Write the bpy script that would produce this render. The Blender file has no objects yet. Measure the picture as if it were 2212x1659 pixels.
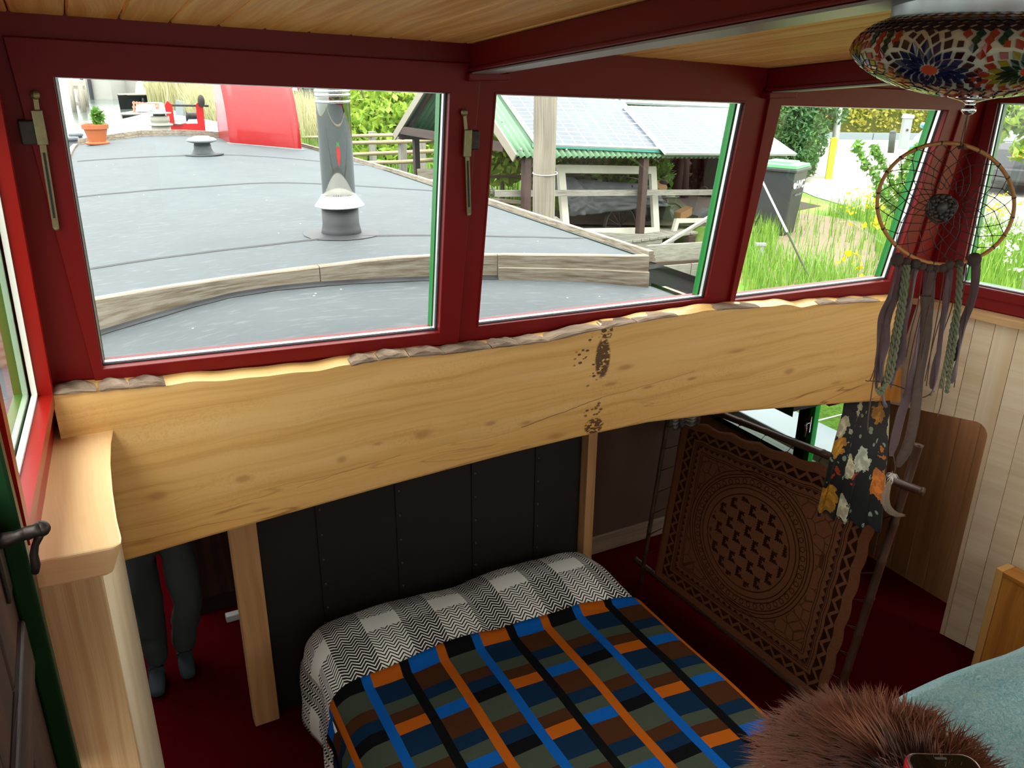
import bpy, math, random
import numpy as np
from mathutils import Vector, Matrix
from math import sin, cos, radians, pi, sqrt, atan2, floor
random.seed(7); RNG = np.random.default_rng(7)
SC = bpy.context.scene; COL = SC.collection
# ---------------------------------------------------------------- camera, sky, exposure
F = 1777.0; PITCH = radians(21.5); YAW = radians(28); ROLL = radians(0.5)
CAM = np.array([0.0, 0.0, 3.1])
_f = np.array([sin(YAW)*cos(PITCH), cos(YAW)*cos(PITCH), -sin(PITCH)])
_r0 = np.array([cos(YAW), -sin(YAW), 0.0]); _u0 = np.cross(_r0, _f)
_r = cos(ROLL)*_r0 + sin(ROLL)*_u0; _u = -sin(ROLL)*_r0 + cos(ROLL)*_u0
cd = bpy.data.cameras.new('camera'); cam = bpy.data.objects.new('camera', cd); COL.objects.link(cam)
cd.sensor_width = 36; cd.lens = F/2212*36; cd.clip_start = 0.02; cd.clip_end = 2000
cam.matrix_world = Matrix(((_r[0], _u[0], -_f[0], CAM[0]), (_r[1], _u[1], -_f[1], CAM[1]), (_r[2], _u[2], -_f[2], CAM[2]), (0, 0, 0, 1)))
SC.camera = cam
SKY = 8.6
wd = bpy.data.worlds.new('overcast_sky'); SC.world = wd; wd.use_nodes = True
_n = wd.node_tree.nodes; _l = wd.node_tree.links; _n.clear()
_tc = _n.new('ShaderNodeTexCoord'); _sp = _n.new('ShaderNodeSeparateXYZ'); _l.new(_tc.outputs['Generated'], _sp.inputs[0])
_mr = _n.new('ShaderNodeMapRange'); _mr.inputs['From Min'].default_value = 0; _mr.inputs['From Max'].default_value = 1
_mr.inputs['To Min'].default_value = SKY*0.45; _mr.inputs['To Max'].default_value = SKY
_l.new(_sp.outputs['Z'], _mr.inputs['Value'])
_bg = _n.new('ShaderNodeBackground'); _bg.inputs['Color'].default_value = (1.0, 1.0, 0.985, 1)
_l.new(_mr.outputs[0], _bg.inputs['Strength'])
_o = _n.new('ShaderNodeOutputWorld'); _l.new(_bg.outputs[0], _o.inputs[0])
sd = bpy.data.lights.new('sun', 'SUN'); sd.energy = 1.5; sd.angle = radians(35); sd.color = (1, 0.97, 0.9)
sun = bpy.data.objects.new('sun', sd); COL.objects.link(sun)
sun.rotation_euler = Vector((-0.25, -0.35, 1.0)).to_track_quat('Z', 'Y').to_euler()
vs = SC.view_settings; vs.view_transform = 'Standard'; vs.look = 'None'; vs.gamma = 1; vs.exposure = 0.0
try: vs.use_curve_mapping = False
except Exception: pass
cy = SC.cycles; cy.max_bounces = 10; cy.diffuse_bounces = 6; cy.glossy_bounces = 4; cy.transparent_max_bounces = 16
cy.sample_clamp_indirect = 6; cy.caustics_reflective = False; cy.caustics_refractive = False
# ---------------------------------------------------------------- photo survey helpers: pixel sight lines met with known planes
def ray(x, y): return (x-1106)/F*_r - (y-829.5)/F*_u + _f
def onZ(x, y, z): d = ray(x, y); return CAM + d*(z-CAM[2])/d[2]
def onY(x, y, Y): d = ray(x, y); return CAM + d*Y/d[1]
def onX(x, y, X): d = ray(x, y); return CAM + d*X/d[0]
def onPl(x, y, p, n):
    d = ray(x, y); n = np.array(n, float); return CAM + d*np.dot(np.array(p, float)-CAM, n)/np.dot(d, n)
def atD(x, y, D): return CAM + ray(x, y)*D          # at depth D along the view axis
LEAN = 0.13; FY = 2.75; FZ = 2.225
def W(x, y, d=0.0): return onPl(x, y, (0, FY+d, FZ), (0, 1, LEAN))      # front wall, leaning inwards at the top
def Y_front(z, d=0.0): return FY + d - LEAN*(z-FZ)
V = lambda p: Vector([float(a) for a in p])
def lerp(a, b, t): return np.array(a, float)*(1-t)+np.array(b, float)*t
def unit(a): a = np.array(a, float); return a/np.linalg.norm(a)
# ---------------------------------------------------------------- objects
def tag(o, label=None, cat=None, group=None, kind=None):
    if label: o['label'] = label
    if cat: o['category'] = cat
    if group: o['group'] = group
    if kind: o['kind'] = kind
    return o
def thing(name, label, cat, loc=(0, 0, 0), group=None, kind=None, rot=None):
    o = bpy.data.objects.new(name, None); o.empty_display_size = 0.05; COL.objects.link(o)
    M4 = Matrix.Translation(V(loc))
    if rot is not None: M4 = M4 @ rot.to_4x4()
    o.matrix_world = M4; o['_m'] = [x for r in M4 for x in r]
    return tag(o, label, cat, group, kind)
def _wm(o):
    m = o.get('_m')
    if m is None: return Matrix.Identity(4)
    m = list(m); return Matrix((m[0:4], m[4:8], m[8:12], m[12:16]))
class MB:
    def __init__(s): s.v = []; s.f = []; s.uv = []; s.mi = []; s.m = 0; s.cur = None
    def face(s, pts, uv=None):
        i = len(s.v); s.v += [tuple(float(a) for a in p) for p in pts]; s.f.append(tuple(range(i, i+len(pts))))
        s.uv += [tuple(u) for u in uv] if uv is not None else [(0.0, 0.0)]*len(pts); s.mi.append(s.m); return s
    def obox(s, c, ax, h, grain=None, off=None):
        c = np.array(c, float); A = [unit(a)*hh for a, hh in zip(ax, h)]
        g = int(np.argmax(h)) if grain is None else grain
        o0 = (random.random()*7, random.random()*7) if off is None else off
        for k in range(3):
            i, j = [(1, 2), (2, 0), (0, 1)][k]
            if g == j: i, j, fl = j, i, True
            else: fl = False
            for sg in (-1, 1):
                q = [(-1, -1), (1, -1), (1, 1), (-1, 1)]
                if (sg < 0) != fl: q = q[::-1]
                pts = [c+A[k]*sg+A[i]*a+A[j]*b for a, b in q]
                s.face(pts, [(o0[0]+a*h[i], o0[1]+b*h[j]+k*1.3+sg*0.4) for a, b in q])
        return s
    def box(s, p0, p1, grain=None, off=None):
        p0 = np.array(p0, float); p1 = np.array(p1, float)
        return s.obox((p0+p1)/2, np.eye(3), np.abs(p1-p0)/2, grain, off)
    def bar(s, a, b, w, t, up=(0, 0, 1)):
        a = np.array(a, float); b = np.array(b, float); d = unit(b-a); x = np.cross(d, up)
        if np.linalg.norm(x) < 1e-5: x = np.cross(d, (1, 0, 0))
        x = unit(x); y = np.cross(x, d)
        return s.obox((a+b)/2, (d, x, y), (np.linalg.norm(b-a)/2, w/2, t/2), 0)
    def prism(s, front, back, uvax=None):
        F_ = [np.array(p, float) for p in front]; B_ = [np.array(p, float) for p in back]; n = len(F_)
        o = F_[0]; a = unit(F_[1]-o) if uvax is None else unit(uvax)
        nn = np.cross(F_[1]-o, F_[2]-o); b = unit(np.cross(nn, a)) if np.linalg.norm(nn) > 1e-12 else np.array([0, 0, 1.0])
        q = (random.random()*5, random.random()*5)
        U = lambda p: (q[0]+float(np.dot(p-o, a)), q[1]+float(np.dot(p-o, b)))
        s.face(F_, [U(p) for p in F_]); s.face(B_[::-1], [U(p) for p in B_[::-1]])
        for i in range(n):
            j = (i+1) % n; L = np.linalg.norm(F_[j]-F_[i]); D = np.linalg.norm(B_[i]-F_[i])
            s.face([F_[j], F_[i], B_[i], B_[j]], [(q[0]+L, 0), (q[0], 0), (q[0], D), (q[0]+L, D)])
        return s
    def tube(s, pts, r, seg=8, caps=True, closed=False, flat=1.0):
        P = [np.array(p, float) for p in pts]; n = len(P)
        R = [r]*n if np.isscalar(r) else list(r)
        prev = None; rings = []; L = 0.0; Ls = []
        for i in range(n):
            if closed: t = P[(i+1) % n]-P[i-1]
            else: t = P[min(i+1, n-1)]-P[max(i-1, 0)]
            t = unit(t) if np.linalg.norm(t) > 1e-9 else np.array([0, 0, 1.0])
            if prev is None:
                x = np.cross(t, (0, 0, 1)); x = np.cross(t, (1, 0, 0)) if np.linalg.norm(x) < 1e-3 else x
            else: x = prev-np.dot(prev, t)*t
            x = unit(x); y = np.cross(t, x); prev = x
            if i: L += np.linalg.norm(P[i]-P[i-1])
            Ls.append(L)
            rings.append([P[i]+R[i]*(cos(2*pi*k/seg)*x+flat*sin(2*pi*k/seg)*y) for k in range(seg)])
        i0 = len(s.v)
        for rg in rings: s.v += [tuple(map(float, p)) for p in rg]
        rr = max(R)
        for i in range(n if closed else n-1):
            a = i0+i*seg; b = i0+((i+1) % n)*seg
            for k in range(seg):
                k2 = (k+1) % seg
                s.f.append((a+k, a+k2, b+k2, b+k)); c0 = 2*pi*rr*k/seg; c1 = 2*pi*rr*(k+1)/seg
                l1 = Ls[i+1] if i+1 < n else L
                s.uv += [(Ls[i], c0), (Ls[i], c1), (l1, c1), (l1, c0)]; s.mi.append(s.m)
        if caps and not closed:
            s.f.append(tuple(i0+k for k in range(seg))[::-1]); s.uv += [(rr*cos(2*pi*k/seg), rr*sin(2*pi*k/seg)) for k in range(seg)]; s.mi.append(s.m)
            e = i0+(n-1)*seg; s.f.append(tuple(e+k for k in range(seg))); s.uv += [(rr*cos(2*pi*k/seg), rr*sin(2*pi*k/seg)) for k in range(seg)]; s.mi.append(s.m)
        return s
    def lathe(s, c, prof, seg=24, ax=(0, 0, 1), capped=True, start=0.0, sweep=2*pi):
        c = np.array(c, float); z = unit(ax); x = np.cross(z, (0, 1, 0)); x = unit(x) if np.linalg.norm(x) > 1e-3 else np.array([1.0, 0, 0]); y = np.cross(z, x)
        i0 = len(s.v); n = len(prof)
        for r, h in prof: s.v += [tuple(map(float, c+z*h+r*(cos(2*pi*k/seg)*x+sin(2*pi*k/seg)*y))) for k in range(seg)]
        for i in range(n-1):
            for k in range(seg):
                k2 = (k+1) % seg; a = i0+i*seg; b = a+seg
                s.f.append((a+k, a+k2, b+k2, b+k)); s.uv += [(k/seg, i/n), ((k+1)/seg, i/n), ((k+1)/seg, (i+1)/n), (k/seg, (i+1)/n)]; s.mi.append(s.m)
        if capped:
            for idx, fl in ((0, True), (n-1, False)):
                if prof[idx][0] > 1e-6:
                    q = [i0+idx*seg+k for k in range(seg)]; q = q[::-1] if fl else q
                    s.f.append(tuple(q)); s.uv += [(0, 0)]*seg; s.mi.append(s.m)
        return s
    def grid(s, fn, nu, nv, u0=0, u1=1, v0=0, v1=1, uvf=None, flip=False):
        i0 = len(s.v); T = []
        for j in range(nv+1):
            for i in range(nu+1):
                u = u0+(u1-u0)*i/nu; v = v0+(v1-v0)*j/nv; s.v.append(tuple(float(a) for a in fn(u, v))); T.append((u, v) if uvf is None else uvf(u, v))
        for j in range(nv):
            for i in range(nu):
                a = j*(nu+1)+i; q = (a, a+1, a+nu+2, a+nu+1); q = q[::-1] if flip else q
                s.f.append(tuple(i0+k for k in q)); s.uv += [T[k] for k in q]; s.mi.append(s.m)
        return s
    def sphere(s, c, r, seg=12, rings=8):
        r = np.array([r]*3 if np.isscalar(r) else r, float); c = np.array(c, float)
        return s.grid(lambda u, v: c+r*np.array([cos(u)*sin(v), sin(u)*sin(v), -cos(v)]), seg, rings, 0, 2*pi, 0, pi)
    def raw(s, verts, faces, uv=None):
        i0 = len(s.v); s.v += [tuple(map(float, p)) for p in verts]
        for f in faces: s.f.append(tuple(i0+k for k in f)); s.uv += [(0.0, 0.0)]*len(f) if uv is None else [uv[k] for k in f]; s.mi.append(s.m)
        return s
    def build(s, name, mat, parent=None, smooth=False, bevel=0.0, bseg=2, weld=False, solid=0.0, sub=0, kind=None, label=None):
        me = bpy.data.meshes.new(name); me.from_pydata(s.v, [], s.f)
        ul = me.uv_layers.new(name='UVMap'); ul.data.foreach_set('uv', np.array(s.uv, np.float32).ravel())
        mats = mat if isinstance(mat, (list, tuple)) else [mat]
        for m in mats: me.materials.append(m)
        me.polygons.foreach_set('material_index', np.array(s.mi, np.int32))
        if smooth: me.polygons.foreach_set('use_smooth', np.ones(len(s.f), bool))
        me.update()
        o = bpy.data.objects.new(name, me); COL.objects.link(o)
        if parent is not None:
            o.parent = parent; o.matrix_parent_inverse = _wm(parent).inverted()
        if weld or bevel > 0 or sub:
            w = o.modifiers.new('weld', 'WELD'); w.merge_threshold = 1e-5
        if solid: m = o.modifiers.new('solid', 'SOLIDIFY'); m.thickness = solid; m.offset = 0
        if bevel > 0:
            b = o.modifiers.new('bevel', 'BEVEL'); b.width = bevel; b.segments = bseg; b.limit_method = 'ANGLE'; b.angle_limit = radians(35); b.harden_normals = False
        if sub: m = o.modifiers.new('sub', 'SUBSURF'); m.levels = sub; m.render_levels = sub
        if kind: o['kind'] = kind
        if label: o['label'] = label
        return o
def copy_tree(o, parent=None):
    c = o.copy(); COL.objects.link(c)
    if parent is not None: c.parent = parent
    for ch in list(o.children): copy_tree(ch, c)
    return c
def place(o, M4):
    o.matrix_world = M4; o['_m'] = [x for r in M4 for x in r]; return o
# ---------------------------------------------------------------- materials
ALB = 1.0      # reflectance scale: outdoor surfaces are darker than their bright overcast look
def lin(h):
    if not isinstance(h, str): return tuple(h)[:3]
    h = h.lstrip('#'); c = [int(h[i:i+2], 16)/255 for i in (0, 2, 4)]
    return tuple(ALB*(a/12.92 if a <= 0.04045 else ((a+0.055)/1.055)**2.4) for a in c)
class NG:
    def __init__(s, name):
        s.mat = bpy.data.materials.new(name); s.mat.use_nodes = True; s.nt = s.mat.node_tree; s.N = s.nt.nodes; s.L = s.nt.links
        s.b = s.N['Principled BSDF']; s.out = s.N['Material Output']
    def set(s, sock, val):
        if isinstance(val, bpy.types.NodeSocket): s.L.new(val, sock)
        elif hasattr(sock.default_value, '__len__'):
            v = lin(val) if isinstance(val, str) else val
            if np.isscalar(v): v = (v,)*len(sock.default_value)
            v = tuple(v); n = len(sock.default_value); sock.default_value = (v+(1.0,))[:n] if len(v) < n else v[:n]
        else: sock.default_value = val
    def node(s, t, **k):
        n = s.N.new('ShaderNode'+t)
        for a, b in k.items(): setattr(n, a, b)
        return n
    def math(s, op, a, b=None, c=None):
        n = s.node('Math', operation=op); s.set(n.inputs[0], a)
        if b is not None: s.set(n.inputs[1], b)
        if c is not None: s.set(n.inputs[2], c)
        return n.outputs[0]
    def mix(s, f, a, b, mode='MIX'):
        n = s.node('Mix', data_type='RGBA', blend_type=mode); s.set(n.inputs[0], f); s.set(n.inputs[6], a); s.set(n.inputs[7], b); return n.outputs[2]
    def uv(s): return s.node('TexCoord').outputs['UV']
    def obj(s): return s.node('TexCoord').outputs['Object']
    def sep(s, v): n = s.node('SeparateXYZ'); s.L.new(v, n.inputs[0]); return n.outputs
    def comb(s, x, y, z=0.0):
        n = s.node('CombineXYZ'); s.set(n.inputs[0], x); s.set(n.inputs[1], y); s.set(n.inputs[2], z); return n.outputs[0]
    def map(s, v, scale=(1, 1, 1), loc=(0, 0, 0), rot=(0, 0, 0)):
        n = s.node('Mapping'); s.L.new(v, n.inputs[0]); n.inputs['Scale'].default_value = scale; n.inputs['Location'].default_value = loc; n.inputs['Rotation'].default_value = rot; return n.outputs[0]
    def noise(s, v, scale=5, detail=3, rough=0.55, dist=0.0, out='Fac'):
        n = s.node('TexNoise'); s.L.new(v, n.inputs['Vector']); n.inputs['Scale'].default_value = scale; n.inputs['Detail'].default_value = detail
        n.inputs['Roughness'].default_value = rough; n.inputs['Distortion'].default_value = dist; return n.outputs[out]
    def vor(s, v, scale=5, feat='F1', out='Distance', rand=1.0):
        n = s.node('TexVoronoi', feature=feat); s.L.new(v, n.inputs['Vector']); n.inputs['Scale'].default_value = scale; n.inputs['Randomness'].default_value = rand; return n.outputs[out]
    def ramp(s, f, stops, interp='LINEAR'):
        n = s.node('ValToRGB'); n.color_ramp.interpolation = interp; e = n.color_ramp.elements
        while len(e) > 1: e.remove(e[0])
        for i, (p, c) in enumerate(stops):
            x = e[0] if i == 0 else e.new(p); x.position = p; x.color = tuple(lin(c) if isinstance(c, str) else ((c,)*3 if np.isscalar(c) else c))[:3]+(1,)
        s.set(n.inputs[0], f); return n.outputs[0]
    def step(s, v, t): return s.math('GREATER_THAN', v, t)
    def smooth(s, v, a, b):
        n = s.node('MapRange', interpolation_type='SMOOTHSTEP'); s.set(n.inputs[0], v); n.inputs[1].default_value = a; n.inputs[2].default_value = b; return n.outputs[0]
    def bump(s, h, strength=0.3, dist=0.01):
        n = s.node('Bump'); n.inputs['Strength'].default_value = strength; n.inputs['Distance'].default_value = dist; s.set(n.inputs['Height'], h); s.L.new(n.outputs[0], s.b.inputs['Normal'])
    def fin(s, col=None, rough=0.5, metal=0.0, spec=None, sheen=None, trans=None, coat=None):
        if col is not None: s.set(s.b.inputs['Base Color'], col)
        s.set(s.b.inputs['Roughness'], rough); s.set(s.b.inputs['Metallic'], metal)
        if spec is not None: s.set(s.b.inputs['Specular IOR Level'], spec)
        if sheen is not None: s.set(s.b.inputs['Sheen Weight'], sheen)
        if coat is not None: s.set(s.b.inputs['Coat Weight'], coat)
        return s.mat
def flat(name, c, rough=0.5, metal=0.0, spec=None, var=0.0, vscale=20, bump=0.0, sheen=None, coat=None, uv=False):
    g = NG(name); c = lin(c)
    if var or bump:
        n = g.noise(g.uv() if uv else g.obj(), vscale, 4)
        col = g.mix(n, tuple(a*(1-var) for a in c), tuple(min(1, a*(1+var)) for a in c)) if var else c
        if bump: g.bump(n, bump, 0.004)
    else: col = c
    return g.fin(col, rough, metal, spec, sheen, None, coat)
def wood(name, base, dark, us=1.2, vs=22, contrast=0.6, rough=0.45, knots=0.0, bump=0.1, grey=None, coat=None, spec=0.4, wav=0.04):
    g = NG(name); uv = g.uv(); s = g.sep(uv)
    wob = g.noise(g.map(uv, (us, us*2.5, 1)), 1.6, 2)
    v2 = g.math('ADD', s[1], g.math('MULTIPLY', g.math('SUBTRACT', wob, 0.5), wav*2))
    vec = g.comb(g.math('MULTIPLY', s[0], us), g.math('MULTIPLY', v2, vs))
    n1 = g.noise(vec, 1.0, 5, 0.6); n2 = g.noise(g.map(vec, (1, 6, 1)), 2.2, 3)
    f = g.math('ADD', g.math('MULTIPLY', n1, 0.75), g.math('MULTIPLY', n2, 0.25))
    f = g.smooth(f, 0.5-0.25/contrast*0.5, 0.5+0.25/contrast*0.5)
    col = g.mix(f, dark, base)
    big = g.noise(g.map(uv, (0.8, 2.5, 1)), 1.3, 2)
    col = g.mix(g.math('MULTIPLY', g.smooth(big, 0.35, 0.75), 0.35), col, tuple(min(1, a*1.25) for a in lin(base)))
    if grey: col = g.mix(g.math('MULTIPLY', g.smooth(g.noise(g.map(uv, (3, 34, 1)), 1.7, 5), 0.36, 0.66), .85), col, grey)
    if knots:
        d = g.vor(g.map(uv, (2.2*knots, 6.0*knots, 1)), 1.0); k = g.math('SUBTRACT', 1.0, g.smooth(d, 0.02, 0.10)); col = g.mix(g.math('MULTIPLY', k, 0.75), col, tuple(a*0.45 for a in lin(dark)))
    if bump: g.bump(f, bump, 0.003)
    return g.fin(col, rough, spec=spec, coat=coat)
def glass_mat(name, tint=(0.93, 0.97, 0.95), refl=1.0):
    g = NG(name); g.N.remove(g.b)
    t = g.node('BsdfTransparent'); t.inputs[0].default_value = tint+(1,); gl = g.node('BsdfGlossy'); gl.inputs['Roughness'].default_value = 0.0
    ge = g.node('NewGeometry'); dt = g.node('VectorMath', operation='DOT_PRODUCT'); g.L.new(ge.outputs['Incoming'], dt.inputs[0]); g.L.new(ge.outputs['Normal'], dt.inputs[1])
    c1 = g.math('SUBTRACT', 1.0, g.math('ABSOLUTE', dt.outputs['Value'])); fr = g.math('ADD', 0.06, g.math('MULTIPLY', g.math('POWER', c1, 5.0), 0.94)); mx = g.node('MixShader')
    g.set(mx.inputs[0], g.math('MULTIPLY', fr, refl)); g.L.new(t.outputs[0], mx.inputs[1]); g.L.new(gl.outputs[0], mx.inputs[2]); g.L.new(mx.outputs[0], g.out.inputs[0]); return g.mat
def leafmat(name, c1, c2, c3=None, trans=0.35, rough=0.55):
    g = NG(name); n = g.noise(g.obj(), 3.0, 3); oi = g.sep(g.uv())[0]
    col = g.mix(oi, c1, c2)
    if c3: col = g.mix(g.smooth(n, 0.45, 0.65), col, c3)
    g.fin(col, rough, spec=0.3)
    tr = g.node('BsdfTranslucent'); g.L.new(col, tr.inputs[0]); mx = g.node('MixShader'); mx.inputs[0].default_value = trans
    g.L.new(g.b.outputs[0], mx.inputs[1]); g.L.new(tr.outputs[0], mx.inputs[2]); g.L.new(mx.outputs[0], g.out.inputs[0]); return g.mat
# ================================================================ MATERIALS (interior)
def paint(name, c, rough=0.3, var=0.08):
    g = NG(name); n = g.noise(g.obj(), 60, 3); n2 = g.noise(g.obj(), 3, 2)
    col = g.mix(n2, tuple(a*(1-var) for a in lin(c)), tuple(min(1, a*(1+var)) for a in lin(c))); g.bump(n, 0.12, 0.002)
    return g.fin(col, rough, spec=0.22)
RED = paint('red_gloss_paint', '#700f0f', 0.42)
RED2 = paint('bright_red_paint', '#8c160f', 0.3)
GREEN = paint('green_gloss_paint', '#1d7a34', 0.3)
DGREEN = paint('dark_green_paint', '#06260c', 0.4)
WHITE = flat('white_paint', '#e8e6dc', 0.45, var=0.05)
BLACKRUB = flat('black_rubber', '#141416', 0.6)
ALU = flat('aluminium_spacer', '#d8dcde', 0.35, 0.6)
GLASS = glass_mat('window_glass')
PINEC = wood('pine_ceiling', '#ffc67e', '#e59b52', 0.9, 26, 0.9, 0.5, knots=1.0, wav=0.05, spec=0.15)
PINEP = wood('pale_pine', '#cfae80', '#a97a4a', 0.5, 30, 0.8, 0.5, knots=0.0, wav=0.02)
PINEPOST = wood('pine_post', '#c79a68', '#a9774a', 0.8, 22, 0.6, 0.55, knots=0.8)
PANELW = wood('pale_lining_boards', '#e8d9bc', '#d3b98f', 0.16, 14, 0.5, 0.5, knots=0.35, wav=0.02)
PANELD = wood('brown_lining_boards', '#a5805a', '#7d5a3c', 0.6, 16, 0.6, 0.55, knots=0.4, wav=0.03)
SILLW = wood('honey_sill_wood', '#e6c392', '#cfa068', 0.8, 8, 0.5, 0.28, knots=0.6, wav=0.05)
ORANGEW = wood('orange_varnished_wood', '#c98a3e', '#9a5d22', 0.9, 12, 0.7, 0.35, knots=0.6)
BARK = wood('grey_bark', '#9a8672', '#57463a', 3.0, 26, 0.6, 0.85, bump=0.6, spec=0.1)
DARKPANEL = flat('dark_riveted_board', '#171110', 0.6, var=0.35, vscale=6)
DARKWOOD = wood('old_brown_door_wood', '#4e2f1e', '#20140d', 0.8, 14, 0.8, 0.6, bump=0.4)
IRON = flat('dark_wrought_iron', '#3a332f', 0.45, 0.7, var=0.3, vscale=40, bump=0.3)
BRASSOLD = flat('weathered_brass', '#8a8260', 0.45, 0.85, var=0.3, vscale=50)
STEEL = flat('polished_metal', '#d8d8d8', 0.12, 1.0)
CHROME = flat('chrome', '#e6e6e6', 0.06, 1.0)
def slab_mat():
    g = NG('live_edge_slab_wood'); uv = g.uv(); s = g.sep(uv)
    wob = g.noise(g.map(uv, (1.2, 3.5, 1)), 1.6, 3); ang = g.math('MULTIPLY', g.math('SUBTRACT', wob, 0.5), 0.12)
    v2 = g.math('ADD', s[1], g.math('ADD', g.math('MULTIPLY', ang, .6), g.math('MULTIPLY', s[0], -0.02)))
    KN = [(0.09, 1.74, .05, .028), (0.37, 1.735, .05, .024), (0.72, 1.73, .035, .025), (0.86, 1.765, .03, .012), (1.04, 1.765, .06, .03), (1.33, 1.752, .045, .018), (1.49, 1.722, .05, .016), (1.634, 1.632, .075, .026), (1.97, 1.885, .07, .022), (1.90, 1.82, .06, .014), (2.10, 1.77, .05, .012), (2.345, 1.768, .05, .013), (2.953, 1.70, .055, .03), (0.02, 1.58, .08, .015), (0.42, 1.60, .06, .010), (2.6, 1.86, .09, .016), (3.3, 1.58, .06, .016)]
    tot = None; push = None
    for kx, kz, a, b in KN:
        dx = g.math('DIVIDE', g.math('SUBTRACT', s[0], kx), a); dz = g.math('DIVIDE', g.math('SUBTRACT', s[1], kz), b)
        d = g.math('SQRT', g.math('ADD', g.math('MULTIPLY', dx, dx), g.math('MULTIPLY', dz, dz)))
        m = g.math('SUBTRACT', 1.0, g.smooth(d, 0.15, 1.15)); tot = m if tot is None else g.math('MAXIMUM', tot, m)
        e = g.math('DIVIDE', dz, g.math('ADD', g.math('MULTIPLY', d, d), 0.7)); e = g.math('MULTIPLY', e, b*0.45); push = e if push is None else g.math('ADD', push, e)
    v3 = g.math('SUBTRACT', v2, push); vec = g.comb(g.math('MULTIPLY', s[0], 0.7), g.math('MULTIPLY', v3, 34))
    n1 = g.noise(vec, 1.0, 5, 0.6); n3 = g.noise(g.comb(g.math('MULTIPLY', s[0], 0.55), g.math('MULTIPLY', v3, 9)), 1.4, 2)
    fib = g.noise(g.comb(g.math('MULTIPLY', s[0], 60), g.math('MULTIPLY', v3, 55)), 1.0, 3, 0.6, 1.5)
    col = g.mix(g.smooth(n1, 0.25, 0.62), '#c3934f', '#d9ae6a'); col = g.mix(g.math('MULTIPLY', g.smooth(n3, 0.42, 0.72), 0.55), col, '#e3bd80')
    figm = g.math('MULTIPLY', g.smooth(g.noise(g.map(uv, (1.3, 4, 1), (3, 1, 0)), 1.2, 2), 0.45, 0.65), 0.28)
    col = g.mix(g.math('MULTIPLY', g.smooth(fib, 0.5, 0.62), figm), col, '#b98a48')
    low = g.math('SUBTRACT', 1.0, g.smooth(g.math('SUBTRACT', s[1], g.math('MULTIPLY', s[0], 0.005)), 1.50, 1.80))
    col = g.mix(g.math('MULTIPLY', low, 0.35), col, '#c98f45')
    vein = g.math('MULTIPLY', g.smooth(g.math('ABSOLUTE', g.math('SUBTRACT', n3, 0.5)), 0.012, 0.0), low); col = g.mix(g.math('MULTIPLY', vein, 0.75), col, '#7c4f24')
    col = g.mix(g.math('MULTIPLY', g.math('MULTIPLY', tot, tot), g.math('MULTIPLY', n1, 1.0)), col, '#8a5a2c')
    # dark bark-insect stains in two ragged columns
    bl = g.smooth(g.vor(g.map(uv, (36, 62, 1), (0, 0, 0), (0, 0, 0.35)), 1.0, rand=0.9), 0.40, 0.30)
    def patch(cx, cz, a, b, e=0.75):
        dx = g.math('DIVIDE', g.math('SUBTRACT', s[0], cx), a); dz = g.math('DIVIDE', g.math('SUBTRACT', s[1], cz), b)
        return g.math('SUBTRACT', 1.0, g.smooth(g.math('SQRT', g.math('ADD', g.math('MULTIPLY', dx, dx), g.math('MULTIPLY', dz, dz))), e, 1.0))
    fine = g.noise(g.map(uv, (50, 110, 1), (0, 0, 0), (0, 0, 0.4)), 1.0, 3)
    bigb = g.smooth(g.vor(g.map(uv, (30, 46, 1), (0, 0, 0), (0, 0, 0.4)), 1.0, rand=0.9), 0.46, 0.38)
    p1 = g.math('MULTIPLY', patch(1.866, 2.062, .035, .05), g.math('MAXIMUM', bigb, g.step(fine, .55))); p1b = g.math('MULTIPLY', patch(1.853, 1.945, .042, .10), g.math('MAXIMUM', g.step(fine, 0.44), bigb))
    p2 = g.math('MULTIPLY', patch(1.825, 1.640, .055, .042), g.math('MAXIMUM', g.step(fine, 0.48), bigb)); p3 = g.math('MULTIPLY', patch(1.79, 1.94, .09, .13), g.math('MULTIPLY', bl, g.step(g.noise(g.map(uv, (11, 11, 1)), 1.0, 1), 0.5)))
    p4 = g.math('MULTIPLY', patch(1.815, 1.72, .06, .045), g.math('MULTIPLY', bl, 0.9))
    # long drying crack running through the middle
    def crack(x0, z0, x1, z1, w):
        t = g.math('DIVIDE', g.math('SUBTRACT', s[0], x0), x1-x0); zc = g.math('ADD', z0, g.math('MULTIPLY', t, z1-z0)); dz = g.math('ABSOLUTE', g.math('SUBTRACT', g.math('ADD', s[1], g.math('MULTIPLY', g.math('SUBTRACT', g.noise(g.map(uv, (7, 2, 1)), 1.5, 3), .5), .02)), zc))
        return g.math('MULTIPLY', g.smooth(dz, w, w*.3), g.math('MULTIPLY', g.step(t, 0.0), g.math('LESS_THAN', t, 1.0)))
    cr = g.math('MAXIMUM', crack(1.47, 1.705, 1.86, 1.765, .0028), g.math('MULTIPLY', crack(1.86, 1.765, 2.36, 1.80, .0022), .6))
    cr = g.math('MAXIMUM', cr, g.math('MULTIPLY', crack(.55, 1.66, .95, 1.70, .002), .5))
    st = p1
    for q in (p1b, p2, p3, p4, g.math('MULTIPLY', cr, .8)): st = g.math('MAXIMUM', st, q)
    col = g.mix(g.math('MULTIPLY', st, 0.9), col, '#3a2016'); g.bump(n1, 0.06, 0.002)
    return g.fin(col, 0.36, spec=0.4)
SLABW = slab_mat()
def carpet_mat():
    g = NG('red_carpet'); n = g.noise(g.obj(), 220, 3); b = g.noise(g.obj(), 3, 3)
    col = g.mix(b, '#3d0408', '#4d070c'); col = g.mix(g.math('MULTIPLY', n, 0.5), col, '#2e0305'); g.bump(n, 0.5, 0.004); return g.fin(col, 0.97, spec=0.0)
CARPET = carpet_mat()

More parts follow.
